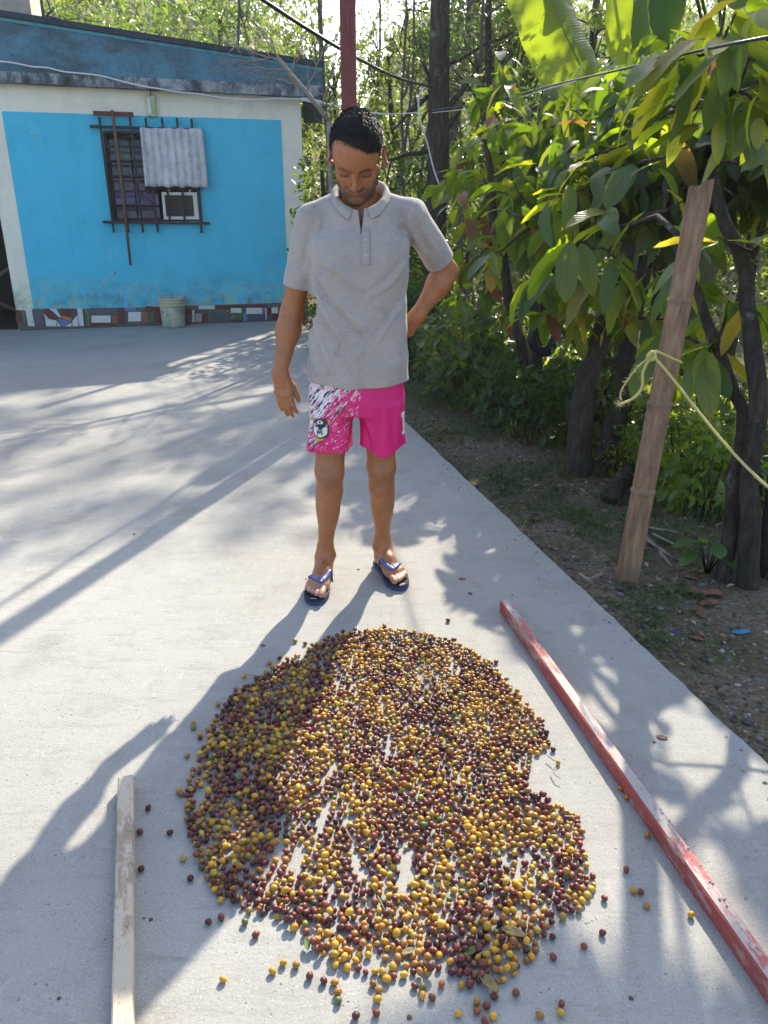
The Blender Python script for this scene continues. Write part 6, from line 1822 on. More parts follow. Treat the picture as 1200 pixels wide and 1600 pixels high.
# strays round the heap, where the photo has them (pixel, colour)
STRAY = [(232, 1262, 'd'), (219, 1299, 'd'), (266, 1300, 'd'), (221, 1357, 'd'), (287, 1341, 'y'), (298, 1372, 'd'), (349, 1530, 'y'), (326, 1440, 'd'), (346, 1433, 'r'), (353, 1437, 'r'), (400, 1460, 'r'), (409, 1459, 'r'), (383, 1440, 'g'), (426, 1517, 'y'), (443, 1504, 'y'), (463, 1507, 'o'), (468, 1499, 'g'), (484, 1525, 'd'), (506, 1532, 'd'), (523, 1535, 'o'), (532, 1536, 'd'), (528, 1550, 'o'), (529, 1563, 'g'),
         (556, 1587, 'd'), (588, 1583, 'r'), (590, 1561, 'y'), (592, 1547, 'o'), (583, 1537, 'o'), (604, 1530, 'y'), (660, 1555, 'y'), (675, 1558, 'r'), (716, 1584, 'y'), (757, 1596, 'r'), (770, 1588, 'y'), (806, 1551, 'r'), (843, 1586, 'o'), (877, 1568, 'r'), (876, 1582, 'y'), (912, 1478, 'r'), (864, 1495, 'r'), (870, 1494, 'r'), (941, 1457, 'r'), (944, 1403, 'r'), (978, 1358, 'r'), (989, 1391, 'y'), (1001, 1393, 'd'), (1010, 1415, 'o'), (1079, 1429, 'y'),
         (969, 1231, 'o'), (979, 1245, 'o'), (1011, 1304, 'o'), (872, 1191, 'y'), (864, 1170, 'd'), (857, 1150, 'd'), (845, 1128, 'o'), (833, 1112, 'd'), (826, 1107, 'y'), (775, 1033, 'd'), (760, 1030, 'o'), (700, 968, 'd'), (670, 988, 'o'), (600, 975, 'y'), (582, 985, 'o'), (563, 987, 'r'), (527, 996, 'd'), (477, 1004, 'r'), (461, 1000, 'g'), (437, 1027, 'r'), (421, 1035, 'o'), (421, 1047, 'd'), (381, 1055, 'y'), (368, 1076, 'o'), (358, 1098, 'y'), (341, 1100, 'o'), (302, 1128, 'y'), (303, 1136, 'g'), (312, 1147, 'y'), (313, 1152, 'd'), (293, 1180, 'o'), (280, 1235, 'y'), (284, 1240, 'o'), (301, 1199, 'd'), (295, 1207, 'g'), (648, 1540, 'r'), (660, 1543, 'g'), (690, 1537, 'o'), (760, 1571, 'd'), (745, 1565, 'o'), (772, 1557, 'd'), (745, 1580, 'o'),
         (863, 1463, 'r'), (846, 1450, 'r'), (835, 1470, 'd'), (838, 1487, 'd'), (830, 1495, 'y'), (1175, 1470, 'd')]
CC = {'y': [(0.52, 0.275, 0.014), (0.56, 0.32, 0.02), (0.42, 0.235, 0.018), (0.45, 0.29, 0.028)], 'o': [(0.34, 0.145, 0.02), (0.38, 0.18, 0.03), (0.26, 0.10, 0.022), (0.31, 0.17, 0.04)], 'r': [(0.175, 0.032, 0.022), (0.22, 0.05, 0.026), (0.13, 0.026, 0.022)], 'd': [(0.105, 0.022, 0.015), (0.070, 0.017, 0.014), (0.145, 0.034, 0.020)], 'g': [(0.20, 0.20, 0.025), (0.11, 0.14, 0.025), (0.07, 0.10, 0.025)]}
CN = {'y': 'ripe yellow', 'o': 'orange', 'r': 'red', 'd': 'dark maroon', 'g': 'unripe green'}
x = NT('cherry_skin')
a = x.n('Attribute', attribute_name='tint')
oi = x.n('ObjectInfo')
fl = x.noise(150, 3, 0.6)
c = x.mix(a.outputs['Color'], x.mix(a.outputs['Color'], (0.55, 0.42, 0.35), 1.0, 'MULTIPLY'), x.ramp(fl, [(0.46, 0.0), (0.68, 0.75)]))
x.set(c, 0.42, 0.4)
x.b.inputs['Subsurface Weight'].default_value = 0.06
x.b.inputs['Subsurface Radius'].default_value = (1.0, 0.5, 0.2)
x.b.inputs['Subsurface Scale'].default_value = 0.003
M_CHERRY = x.m
bm = bmesh.new(); bmesh.ops.create_icosphere(bm, subdivisions=2, radius=1.0)
SV = np.array([tuple(v.co) for v in bm.verts]); SF = np.array([[v.index for v in f.verts] for f in bm.faces]); bm.free()
SV = SV * np.array((0.93, 0.93, 1.12))
nub = SV[:, 2] > 1.05
SV[nub, 2] -= 0.10                                        # the little crater at the tip
def crot(): return np.array(Matrix.Rotation(random.uniform(0, 6.28), 3, 'Z') @ Matrix.Rotation(random.uniform(0.9, 1.7), 3, 'Y') @ Matrix.Rotation(random.uniform(0, 6.28), 3, 'Z'))
kinds = list('yyyyyyyyooooooooorrrrrrrdddddg')
def patchcol(x_, y_):
    n_ = noise.noise(Vector((x_ * 9, y_ * 6, 2)))
    k_ = random.choice(kinds)
    if n_ > 0.12 and random.random() < 0.45: k_ = random.choice('yyo')
    if n_ < -0.12 and random.random() < 0.45: k_ = random.choice('rdd')
    return k_
ALL = []
for (x_, y_, z_, r_) in PTS: ALL.append((x_, y_, z_, r_, patchcol(x_, y_), False))
for px, py, k_ in STRAY:
    p = gp(px, py + 4)
    r_ = random.uniform(.0072, .0084)
    if any(math.hypot(p.x - q_[0], p.y - q_[1]) < (r_ + q_[3]) * .9 for q_ in near(p.x, p.y)): continue
    q_ = (p.x, p.y, r_ * .95, r_); cell.setdefault((int(p.x // .02), int(p.y // .02)), []).append(q_)
    ALL.append((p.x, p.y, r_ * .95, r_, k_, True))
ALL.sort(key=lambda p: (p[1] - 0.02 * p[5]))
ALL = [p for p in ALL if p[1] > 0.96]
NEAR_MESH = {}
for k_, lst in CC.items():
    for i, c in enumerate(lst):
        for v_ in range(2):
            tone = np.array(c) * (0.9 + 0.2 * v_)
            blush = np.clip(SV[:, 2:3] * 0.5 + 0.3 * v_, 0, 1) * np.array({'y': (.05, -.08, 0), 'o': (.03, -.05, 0), 'r': (-.08, -.005, 0), 'd': (0, 0, 0), 'g': (.08, .02, 0)}[k_])
            NEAR_MESH[(k_, i, v_)] = np_mesh('coffee_cherry', SV @ crot().T, SF, M_CHERRY, True, np.clip(tone + blush, 0.004, 1).astype(np.float32))
lim = sorted(p[1] for p in ALL if not p[5])
n_str = sum(1 for p in ALL if p[5])
cut = lim[min(len(lim) - 1, 300 - n_str)]
rest = []
for p in ALL:
    x_, y_, z_, r_, k_, st = p
    if st or y_ < cut:
        px, py = to_px(x_, y_, z_)
        me = NEAR_MESH[(k_, random.randrange(len(CC[k_])), random.randrange(2))]
        o = link('coffee_cherry', me, None, (x_, y_, z_), (random.uniform(-.5, .5), random.uniform(-.5, .5), random.uniform(0, 6.28)), (r_ * random.uniform(.86, 1.03), r_ * random.uniform(.9, 1.1), r_ * random.uniform(.9, 1.02)))
        if st:
            side = 'to the left of' if px < 400 and py > 1150 else 'to the right of' if px > 830 else 'behind' if py < 1110 else 'in front of'
            props(o, 'stray %s coffee cherry lying apart %s the heap' % (CN[k_], side), 'coffee cherry', 'stray %s cherries %s the heap' % (CN[k_], side))
        else:
            pt_ = 'left' if px < 500 else 'middle' if px < 650 else 'right'
            props(o, '%s coffee cherry in the %s part of the near edge of the heap' % (CN[k_], pt_), 'coffee cherry', '%s cherries at the near edge, %s' % (CN[k_], pt_))
    else: rest.append(p)
n_ = len(rest)
Vv = np.zeros((n_, len(SV), 3)); Cv = np.zeros((n_, len(SV), 3))
for i, (x_, y_, z_, r_, k_, st) in enumerate(rest):
    Vv[i] = (SV * r_ * RNG.uniform((.84, .9, .9), (1.02, 1.02, 1.14))) @ crot().T + (x_, y_, z_)
    c = np.array(random.choice(CC[k_])) * random.uniform(0.8, 1.15)
    Cv[i] = np.clip(c + np.clip(SV[:, 2:3] * 0.4, 0, 1) * np.array((.03, -.04, 0)) * (k_ in 'yo'), .004, 1)
Fv = (SF[None] + (np.arange(n_) * len(SV))[:, None, None]).reshape(-1, 3)
props(link('coffee_cherries', np_mesh('coffee_cherries', Vv.reshape(-1, 3), Fv, M_CHERRY, True, Cv.reshape(-1, 3).astype(np.float32))), kind='stuff')

# twigs and withered leaves lying in the heap
M_STALK = simple('dry_stalk', (0.30, 0.22, 0.13), 0.8, 0.4, 20)
for pts, lab in (([(688, 1322), (705, 1332), (727, 1350)], 'pale dry stalk lying across the heap right of its middle'), ([(816, 1092), (810, 1110), (808, 1128)], 'thin pale stalk standing at the far right rim of the heap'), ([(762, 1030), (770, 1045), (778, 1056)], 'dark bent stalk at the upper right rim of the heap'), ([(855, 1180), (865, 1188), (872, 1190)], 'short dark stalk by the right rim of the heap'), ([(540, 1295), (548, 1310), (553, 1318)], 'short brown twig in the lower middle of the heap'), ([(590, 1400), (598, 1415), (602, 1424)], 'brown twig among yellow cherries near the bottom'), ([(384, 1053), (400, 1056), (418, 1055)], 'long hair thin stalk beside the upper left rim'), ([(470, 1283), (480, 1300), (490, 1310)], 'dry straw lying in the shaded left of the heap'), ([(862, 1200), (868, 1212), (876, 1216)], 'thin curved stalk on the bare concrete right of the heap')):
    m = MB(); m.tube([tuple(gp(a, b, 0.014)) for a, b in pts], [.0016, .0015, .0011], 6)
    props(m.build('stalk', M_STALK), lab, 'stalk')
def withered(name, c, size, rz, col, lab, cat='dry leaf', curl=0.35, aspect=0.45, z0=0.012, tilt=0.0):
    vs, fs = [], []
    n_, k_ = 8, 6
    for i in range(n_ + 1):
        v = i / n_
        wd = aspect * 0.5 * math.sin(PI * min(1, v * .94 + .03)) ** 0.7
        for j in range(k_ + 1):
            u = j / k_ * 2 - 1
            z_ = curl * 0.5 * abs(u) ** 1.6 * wd * 1.6 + 0.09 * noise.noise(Vector((v * 4 + rz, u * 2, size * 30))) + curl * .35 * (v - .5) ** 2
            vs.append(((u * wd) * size, (v - .5) * size, z_ * size))
    mz = min(v[2] for v in vs)
    vs = [(a, b, z_ - mz + 0.001) for a, b, z_ in vs]
    for i in range(n_):
        for j in range(k_):
            a = i * (k_ + 1) + j; fs.append((a, a + 1, a + k_ + 2, a + k_ + 1))
    m = MB(); m.add(vs, fs, smooth=True)
    mt = bpy.data.materials.get(col[0]) or simple(col[0], col[1], 0.7, 0.45, 22, 0.4, 60)
    o = m.build(name, mt, None, tuple(c), (tilt, 0, rz))
    s_ = o.modifiers.new('thick', 'SOLIDIFY'); s_.thickness = 0.0006
    return props(o, lab, cat)
OLV = ('olive_dry_leaf', (0.26, 0.19, 0.075)); BRN = ('brown_dry_leaf', (0.24, 0.105, 0.055)); TAN = ('tan_dry_leaf', (0.33, 0.24, 0.14)); GRN = ('green_fallen_leaf', (0.10, 0.14, 0.035))
withered('dry_leaf', gp(764, 1538, .012), .050, 0.65, OLV, 'curled olive leaf at the front edge of the heap')
withered('dry_leaf', gp(802, 1458, .016), .052, 1.15, OLV, 'curled olive leaf on the right front of the heap')
withered('dry_leaf', gp(735, 1488, .016), .035, 2.2, GRN, 'small green brown leaf among the near cherries')
withered('dry_leaf', gp(312, 1284, .016), .028, 2.6, OLV, 'small yellow leaf bit in the shaded left rim of the heap')
withered('dry_leaf', gp(480, 1475, .012), .030, 0.2, GRN, 'green leaf bit at the lower left rim of the heap')
withered('dry_leaf', gp(637, 1488, .014), .030, 2.0, OLV, 'yellow leaf scrap at the bottom middle of the heap')
for i, (px, py, s_, rz, cl_, lab) in enumerate(((1034, 1153, .030, 1.2, BRN, 'brown leaf scrap on the concrete right of the red bar'), (735, 928, .022, .5, BRN, 'dark leaf bit on the concrete right of the feet'), (722, 905, .03, 1.9, BRN, 'purplish leaf scrap on the dappled concrete'), (411, 1009, .02, 1.3, BRN, 'tiny brown husk left of the leg shadows'), (842, 905, .018, .4, TAN, 'pale leaf scrap near the yard edge'), (700, 968, .016, 2., BRN, 'dark husk in the shade above the heap'))):
    withered('dry_leaf', gp(px, py, 0.0), s_, rz, cl_, lab, aspect=.6)

# ================================================================ TIMBER ON THE CONCRETE
def paint_bar(name, base, wear, thr):
    x = NT(name)
    co = x.co()
    f = x.noise(7, 8, 0.78, x.co(scale=(1.6, 0.55, 1.6)))
    g = x.noise(60, 6, 0.8, x.co(scale=(1, .3, 1)))
    k_ = x.math('ADD', x.math('MULTIPLY', f, 0.8), x.math('MULTIPLY', g, 0.3))
    c = x.mix(base, wear, x.ramp(k_, [(thr, 0.0), (thr + .05, 1.0)]))
    c = x.mix(c, (0.10, 0.075, 0.06), x.ramp(x.noise(90, 4, 0.8, co), [(0.58, 0.0), (0.70, 0.7)]))
    x.set(c, 0.75, 0.3)
    x.bump(x.math('ADD', f, g), 0.45, 0.004)
    return x.m
M_BARRED = paint_bar('worn_red_paint', (0.30, 0.062, 0.055), (0.33, 0.23, 0.175), 0.57)
M_BARTOP = paint_bar('worn_grey_red_paint', (0.38, 0.325, 0.29), (0.36, 0.095, 0.085), 0.56)
p0, p1 = gp(789, 968), Vector((0.775, 0.86, 0))
p0 = Vector((0.452, 2.555, 0))
ax = (p1 - p0); L = ax.length; ang = math.atan2(-ax.x, ax.y)
bar = empty('red_bar', (p0.x, p0.y, 0), 'long wooden bar with worn red paint lying on the concrete right of the heap', 'wooden bar', rz=ang)
# local +y along the bar (towards the camera), -x side is its right
hB, wB = 0.046, 0.036
def barsec(m, y0, y1, mi_side, mi_top, n=34, w_=wB, h_=hB, jag=0.0012):
    vs, fs, mi = [], [], []
    for i in range(n + 1):
        y_ = y0 + (y1 - y0) * i / n
        j = [noise.noise(Vector((y_ * 9, k_, 3))) * jag for k_ in range(6)]
        vs += [(-w_ / 2 + j[0], y_, 0.001), (w_ / 2 + j[1], y_, 0.001), (w_ / 2 + j[2], y_, h_ - .004), (w_ / 2 - .004 + j[3], y_, h_ + j[4]), (-w_ / 2 + .004 + j[5], y_, h_ + j[4]), (-w_ / 2 + j[0], y_, h_ - .004)]
    for i in range(n):
        for k_ in range(6):
            a, b = i * 6 + k_, i * 6 + (k_ + 1) % 6
            m.add([], [])
            m.f.append((b, a, a + 6, b + 6)); m.m.append(mi_top if k_ == 3 else mi_side); m.s.append(False)
    m.v += vs
    m.f.append(tuple(range(6))); m.m.append(mi_side); m.s.append(False)
    m.f.append(tuple(range(n * 6 + 5, n * 6 - 1, -1))); m.m.append(mi_side); m.s.append(False)
m = MB(); barsec(m, 0, L, 0, 1)
m.build('beam', [M_BARRED, M_BARTOP], bar)
M_CRUMB = simple('mortar_crumb', (0.42, 0.40, 0.37), 0.9, 0.3, 30, 0.5, 90)
m = MB()
for i in range(26):
    t = random.gauss(.70, .09) * L; r_ = random.uniform(.0012, .0036)
    c = Vector((random.uniform(-.016, .010), t, hB + r_ * .35))
    m.lathe([(0, -r_ * .3), (r_ * .9, -r_ * .3), (r_, r_ * .3), (r_ * .5, r_ * .9), (0, r_)], 7, None, False, tuple(c))
props(m.build('mortar_crust', M_CRUMB, bar), kind='stuff')

M_BEAM = paint_bar('worn_grey_timber', (0.47, 0.39, 0.29), (0.30, 0.23, 0.16), 0.57)
q0, q1 = gp(195, 1222), Vector((-0.475, 0.80, 0))
q0 = gp(196, 1212, .042); q0.z = 0; q1 = gp(190, 1600, .042); q1 = q0 + (q1 - q0) * 1.3; q1.z = 0
ax = q1 - q0; L2 = ax.length; ang2 = math.atan2(-ax.x, ax.y)
bm_ = empty('grey_beam', (q0.x, q0.y, 0), 'pale grey wooden beam lying on the concrete at the lower left', 'wooden beam', rz=ang2)
m = MB(); barsec(m, 0, L2, 0, 0, 26, 0.038, 0.042)
m.build('beam', M_BEAM, bm_)

# ================================================================ BAMBOO POST WITH ITS ROPE
b0, b1 = Vector((1.012, 2.885, -0.12)), at(1094, 288, 2.98)
x = NT('bamboo')
co = x.co()
f = x.noise(16, 6, 0.72, x.co(scale=(2.2, 2.2, 0.35)))
c = x.ramp(f, [(0.3, (0.090, 0.048, 0.028)), (0.5, (0.205, 0.118, 0.066)), (0.72, (0.34, 0.215, 0.12))])
c = x.mix(c, (0.075, 0.055, 0.048), x.ramp(x.noise(5, 6, 0.7, co), [(0.50, 0.0), (0.68, 0.8)]))
c = x.mix(c, (0.22, 0.13, 0.10), x.ramp(x.noise(3, 4, 0.6, co), [(0.52, 0.0), (0.66, 0.45)]))
x.set(c, 0.62, 0.35)
x.bump(x.noise(60, 5, 0.7, x.co(scale=(3, 3, .3))), 0.25, 0.003)
M_BAMBOO = x.m
bp = empty('bamboo_post', (b0.x, b0.y, 0), 'weathered brown bamboo post leaning at the yard edge with its top cut slanting', 'post')
base_ = Vector(bp.location)
axb = (b1 - b0); Lb = axb.length
nodes_ = [0.0]
NB = 220
m = MB()
nod = [at(976, 765, 2.91), at(1022, 630, 2.93), at(1062, 470, 2.95)]
nodt = [((p - b0).dot(axb) / Lb) / Lb for p in nod]
vs, fs = [], []
t_ax = axb.normalized(); e1 = t_ax.cross(Vector((0, 1, 0))).normalized(); e2 = t_ax.cross(e1)
for i in range(NB + 1):
    t = i / NB
    r_ = 0.0475 - 0.0065 * t
    for k_ in nodt:
        d = (t - k_) * Lb
        r_ += 0.0045 * math.exp(-(d / .010) ** 2) - 0.0030 * math.exp(-((d - .016) / .008) ** 2)
    c = b0 + axb * t + e2 * 0.008 * math.sin(t * 3) + e1 * 0.004 * math.sin(t * 5)
    for j in range(20):
        a_ = 2 * PI * j / 20
        p = c + e1 * (r_ * math.cos(a_)) + e2 * (r_ * math.sin(a_))
        if i == NB: p += t_ax * (-0.022 * math.cos(a_) + 0.004 * random.uniform(-1, 1))
        vs.append(tuple(p - base_))
for i in range(NB):
    for j in range(20):
        a, b = i * 20 + j, i * 20 + (j + 1) % 20
        fs.append((a, b, b + 20, a + 20))
ring = list(range(NB * 20, NB * 20 + 20))
inn = []
for j in range(20):
    p = Vector(vs[ring[j]]); cc_ = b1 - base_
    q_ = cc_ + (p - cc_) * 0.80; inn.append(len(vs)); vs.append(tuple(q_))
dn = []
for j in range(20): dn.append(len(vs)); vs.append(tuple(Vector(vs[inn[j]]) - t_ax * 0.14))
for j in range(20):
    k_ = (j + 1) % 20
    fs.append((ring[j], ring[k_], inn[k_], inn[j])); fs.append((inn[j], inn[k_], dn[k_], dn[j]))
fs.append(tuple(dn))
m.add(vs, fs, smooth=True)
m.build('culm', M_BAMBOO, bp)
for k_ in nodt:
    c = b0 + axb * k_ - base_ + e2 * 0.008 * math.sin(k_ * 3) + e1 * 0.004 * math.sin(k_ * 5)
    r_ = 0.0475 - 0.0065 * k_ + 0.0038
    m = MB(); ringp = [c + e1 * (r_ * math.cos(2 * PI * j / 24)) + e2 * (r_ * math.sin(2 * PI * j / 24)) for j in range(25)]
    m.tube(ringp, 0.0020, 6, cap=False); m.build('node_ring', simple('node_ring', (0.20, 0.16, 0.13), 0.7, 0.3, 30) if k_ == nodt[0] else bpy.data.materials['node_ring'], bp)

x = NT('yellow_rope')
x.set(x.mix((0.42, 0.37, 0.10), (0.56, 0.50, 0.20), x.noise(80, 4, 0.7)), 0.75, 0.3)
M_ROPE = x.m
def rope(path, r_, pitch=0.03, strands=3, sub=None):
    """twisted strands along a path"""
    out = MB()
    P_ = [Vector(p) for p in path]
    Q = []
    for i in range(len(P_) - 1):
        a, b, c, d = P_[max(0, i - 1)], P_[i], P_[i + 1], P_[min(len(P_) - 1, i + 2)]
        n_ = max(3, int((c - b).length / 0.0035))
        for k_ in range(n_):
            t = k_ / n_
            Q.append(0.5 * (2 * b + (c - a) * t + (2 * a - 5 * b + 4 * c - d) * t * t + (3 * b - a - 3 * c + d) * t ** 3))
    Q.append(P_[-1])
    for s_ in range(strands):
        pts = []; L_ = 0
        for i, p in enumerate(Q):
            if i: L_ += (p - Q[i - 1]).length
            tg = (Q[min(len(Q) - 1, i + 1)] - Q[max(0, i - 1)]).normalized()
            u_ = tg.cross(Vector((0.3, 0.2, 0.93))).normalized(); v_ = tg.cross(u_)
            a_ = L_ / pitch * 2 * PI + s_ * 2 * PI / strands
            pts.append(p + u_ * math.cos(a_) * r_ * .55 + v_ * math.sin(a_) * r_ * .55)
        out.tube(pts, r_ * .62, 5)
    return out, Q
rp_ = empty('yellow_rope', at(1018, 558, 2.86), 'frayed yellow rope knotted round the bamboo post and pulled off to the right', 'rope')
ro_ = Vector(rp_.location)
kz = at(1020, 556, 2.94)
tk = ((kz - b0).dot(axb) / Lb) / Lb
cK = b0 + axb * tk
rK = 0.0475 - 0.0065 * tk + 0.005
loopp = [cK + e1 * (rK * math.cos(a_)) + e2 * (rK * math.sin(a_)) + t_ax * (0.018 * math.cos(a_)) for a_ in np.linspace(0, 2 * PI, 15)]
m, _q = rope([p - ro_ for p in loopp], 0.005); m.build('loop', M_ROPE, rp_)
kn = at(1018, 556, 2.855) - ro_
m, _q = rope([kn + Vector((math.cos(a_) * .013 - .0, math.sin(a_ * 2) * .008, math.sin(a_) * .014)) for a_ in np.linspace(0, 4 * PI, 15)], 0.0062); m.build('knot', M_ROPE, rp_)
m, Qr = rope([kn + Vector((.006, 0, 0)), at(1050, 590, 2.80) - ro_, at(1085, 635, 2.68) - ro_, at(1130, 690, 2.55) - ro_, at(1175, 738, 2.44) - ro_, at(1215, 772, 2.36) - ro_, at(1330, 850, 2.2) - ro_], 0.0047); m.build('line', M_ROPE, rp_)
m, Qt = rope([kn, at(1005, 580, 2.85) - ro_, at(1003, 605, 2.85) - ro_, at(990, 622, 2.85) - ro_, at(966, 633, 2.85) - ro_], 0.0050); m.build('tail', M_ROPE, rp_)
m, Qu = rope([kn, at(998, 572, 2.845) - ro_, at(982, 592, 2.845) - ro_, at(970, 612, 2.845) - ro_, at(970, 625, 2.845) - ro_], 0.0030, 0.03, 2); m.build('tail', M_ROPE, rp_)
m = MB()
for Q, cnt, ln_ in ((Qr, 40, .012), (Qt, 70, .022), (Qu, 60, .022), ([kn] * 4, 50, .022)):
    for i in range(cnt):
        p = random.choice(Q[: int(len(Q) * .75)]) if Q is Qr else random.choice(Q)
        if Q is Qt and i % 2: p = Q[-1 - random.randrange(6)]
        d = Vector((random.gauss(0, 1), random.gauss(0, 1), random.gauss(0, 1) - .4)).normalized() * ln_ * random.uniform(.4, 1.2)
        m.tube([p, p + d * .5 + Vector((0, 0, .002)), p + d], [.0007, .0006, .0003], 3, cap=False)
props(m.build('fibres', M_ROPE, rp_), kind='stuff')

# ================================================================ BLACK TUBE HUNG ON THE LEANING TREE
tube_c = [at(a, b, Y) for a, b, Y in ((868, 405, 5.42), (845, 420, 5.38), (833, 455, 5.36), (838, 500, 5.36), (832, 530, 5.36), (842, 548, 5.37), (860, 545, 5.38), (872, 510, 5.40), (884, 470, 5.42), (886, 430, 5.45), (878, 408, 5.45))]
m = MB()
Q = []
nT = len(tube_c)
for i in range(nT):
    a, b, c, d = tube_c[i - 1], tube_c[i], tube_c[(i + 1) % nT], tube_c[(i + 2) % nT]
    for t in (0, .2, .4, .6, .8): Q.append(0.5 * (2 * b + (c - a) * t + (2 * a - 5 * b + 4 * c - d) * t * t + (3 * b - a - 3 * c + d) * t ** 3))
Q.append(Q[0])
m.tube([p - Q[0] for p in Q], [0.034 * (1 + .12 * math.sin(i * .7)) for i in range(len(Q))], 10, cap=False, flat=.75)
props(m.build('inner_tube', simple('black_rubber', (0.012, 0.012, 0.014), 0.5, 0.3, 14), None, tuple(Q[0])), 'limp black rubber inner tube hung in a long loop on the leaning tree', 'inner tube')

# ================================================================ CABLES
M_CABLE = simple('black_cable', (0.020, 0.020, 0.028), 0.45, 0.2, 6)
M_CABLEW = simple('white_cable', (0.62, 0.61, 0.60), 0.5, 0.2, 6)
def cable(name, pts, r_, mat, lab, cat='cable', n=8, sag=0.0):
    P_ = [Vector(p) for p in pts]; Q = []
    for i in range(len(P_) - 1):
        a, b, c, d = P_[max(0, i - 1)], P_[i], P_[i + 1], P_[min(len(P_) - 1, i + 2)]
        for k_ in range(10):
            t = k_ / 10
            Q.append(0.5 * (2 * b + (c - a) * t + (2 * a - 5 * b + 4 * c - d) * t * t + (3 * b - a - 3 * c + d) * t ** 3))
    Q.append(P_[-1])
    m = MB(); m.tube([p - Q[0] for p in Q], r_, n)
    return props(m.build(name, mat, None, tuple(Q[0])), lab, cat)
cable('power_cable', [at(300, -70, 4.2), at(411, 0, 4.9), at(480, 45, 5.6), at(560, 92, 6.6), at(625, 123, 7.8), at(676, 136, 8.66)], 0.012, M_CABLE, 'thick black power cable crossing the red post at the top', n=10)
cable('power_cable', [at(300, -73, 4.22), at(411, -3, 4.92), at(480, 42, 5.62), at(560, 89.5, 6.62), at(625, 121, 7.82), at(676, 135, 8.66)], 0.004, M_CABLEW, 'thin grey wire running along the thick black cable')
cable('power_cable', [at(676, 172, 8.64), at(760, 160, 7.0), at(860, 134, 5.2), at(960, 111, 3.9), at(1080, 82, 2.9), at(1200, 58, 2.45), at(1330, 35, 2.2)], 0.0048, M_CABLE, 'black cable running from the dark trunk to the upper right')
cable('power_cable', [at(676, 176, 8.64), at(760, 166, 7.1), at(860, 138, 5.25), at(900, 127, 4.7)], 0.003, M_CABLEW, 'thin pale wire beside the black cable right of the trunk')
cable('power_cable', [at(655, 176, 8.7), at(620, 178, 8.6), at(590, 177, 8.5), at(540, 170, 9.2), at(512, 162, 10.4)], 0.006, M_CABLEW, 'pale twisted wire between the house corner and the dark trunk')
cable('cord_loop', [at(668, 133, 8.60), at(655, 150, 8.55), at(656, 185, 8.5), at(668, 225, 8.5), at(678, 265, 8.5), at(690, 293, 8.5), at(708, 296, 8.45), at(716, 288, 8.45)], 0.008, M_CABLEW, 'loose white cord looping down in front of the dark trunk', 'cord')
wc = []
for px, py in ((-40, 96), (0, 96), (25, 99), (50, 104), (75, 106), (100, 112), (130, 115), (160, 119), (190, 127), (220, 134), (250, 139), (280, 144), (310, 147), (340, 152), (370, 155), (400, 156), (430, 154), (455, 155), (480, 155), (500, 160)):
    r = Vector(ray(px, py)); n_ = HN; pO = HO + HN * -0.19
    t = (pO - Vector((0, 0, CAM_H))).dot(n_) / r.dot(n_)
    wc.append(Vector((0, 0, CAM_H)) + r * t)
cable('white_cable', wc, 0.009, M_CABLEW, 'wavy white cable strung along the front of the house under the parapet')
e_ = wc[-1]
m = MB(); m.tube([e_ - Vector((.22, .06, -.03)), e_, e_ + Vector((.06, .05, -.02))], [.02, .026, .02], 10)
props(m.build('cable_splice', simple('plastic_wrap', (0.55, 0.55, 0.58), 0.35, 0.3, 30)), 'pale plastic wrapped cable splice at the right house corner', 'cable splice')

# ================================================================ THE DIRT VERGE
def vg(px, py):
    p = gp(px, py)
    for _ in range(4): p = gp(px, py, gz(p.x, p.y))
    return p
withered('dry_leaf', vg(866, 858), .060, 0.5, BRN, 'curled brown leaf on the dirt verge beside the concrete edge', aspect=.5)
for px, py, s_, rz, lab in ((1086, 928, .10, 0.3, 'largest crumpled reddish brown leaf of the litter by the post'), (1110, 930, .09, 1.4, 'crumpled reddish leaf at the right of the leaf litter'), (1091, 958, .075, 2.9, 'upright curled orange brown leaf below the leaf litter'), (1108, 946, .08, 1.8, 'narrow folded brown leaf in the leaf litter'), (1088, 1000, .05, 1.0, 'small flat brown leaf on the dirt beside the grass'), (1125, 932, .05, 0.2, 'small dull red leaf at the edge of the leaf litter'), (925, 680, .06, 2.1, 'brown leaf on the dirt before the thick trunk'), (1080, 905, .06, .9, 'brown leaf under the low leafy plant')):
    withered('dry_leaf', vg(px, py), s_, rz, BRN, lab, curl=.7, aspect=.55)
withered('dry_leaf', vg(838, 859), .030, 1.4, TAN, 'pale dry leaf scrap on the verge near the concrete edge'); withered('dry_leaf', vg(655, 678), .045, .4, TAN, 'pale leaf on the dirt right behind the man')
o = withered('plastic_scrap', vg(1157, 990), .075, 1.7, ('blue_plastic', (0.03, 0.27, 0.42)), 'crumpled light blue plastic scrap in the grass at right', 'plastic scrap', curl=.5, aspect=.4)
o = withered('bottle_cap', vg(1058, 990), .022, .2, ('deep_blue_plastic', (0.02, 0.06, 0.45)), 'tiny deep blue plastic bit on the gravel', 'plastic bit', curl=.2, aspect=.8)
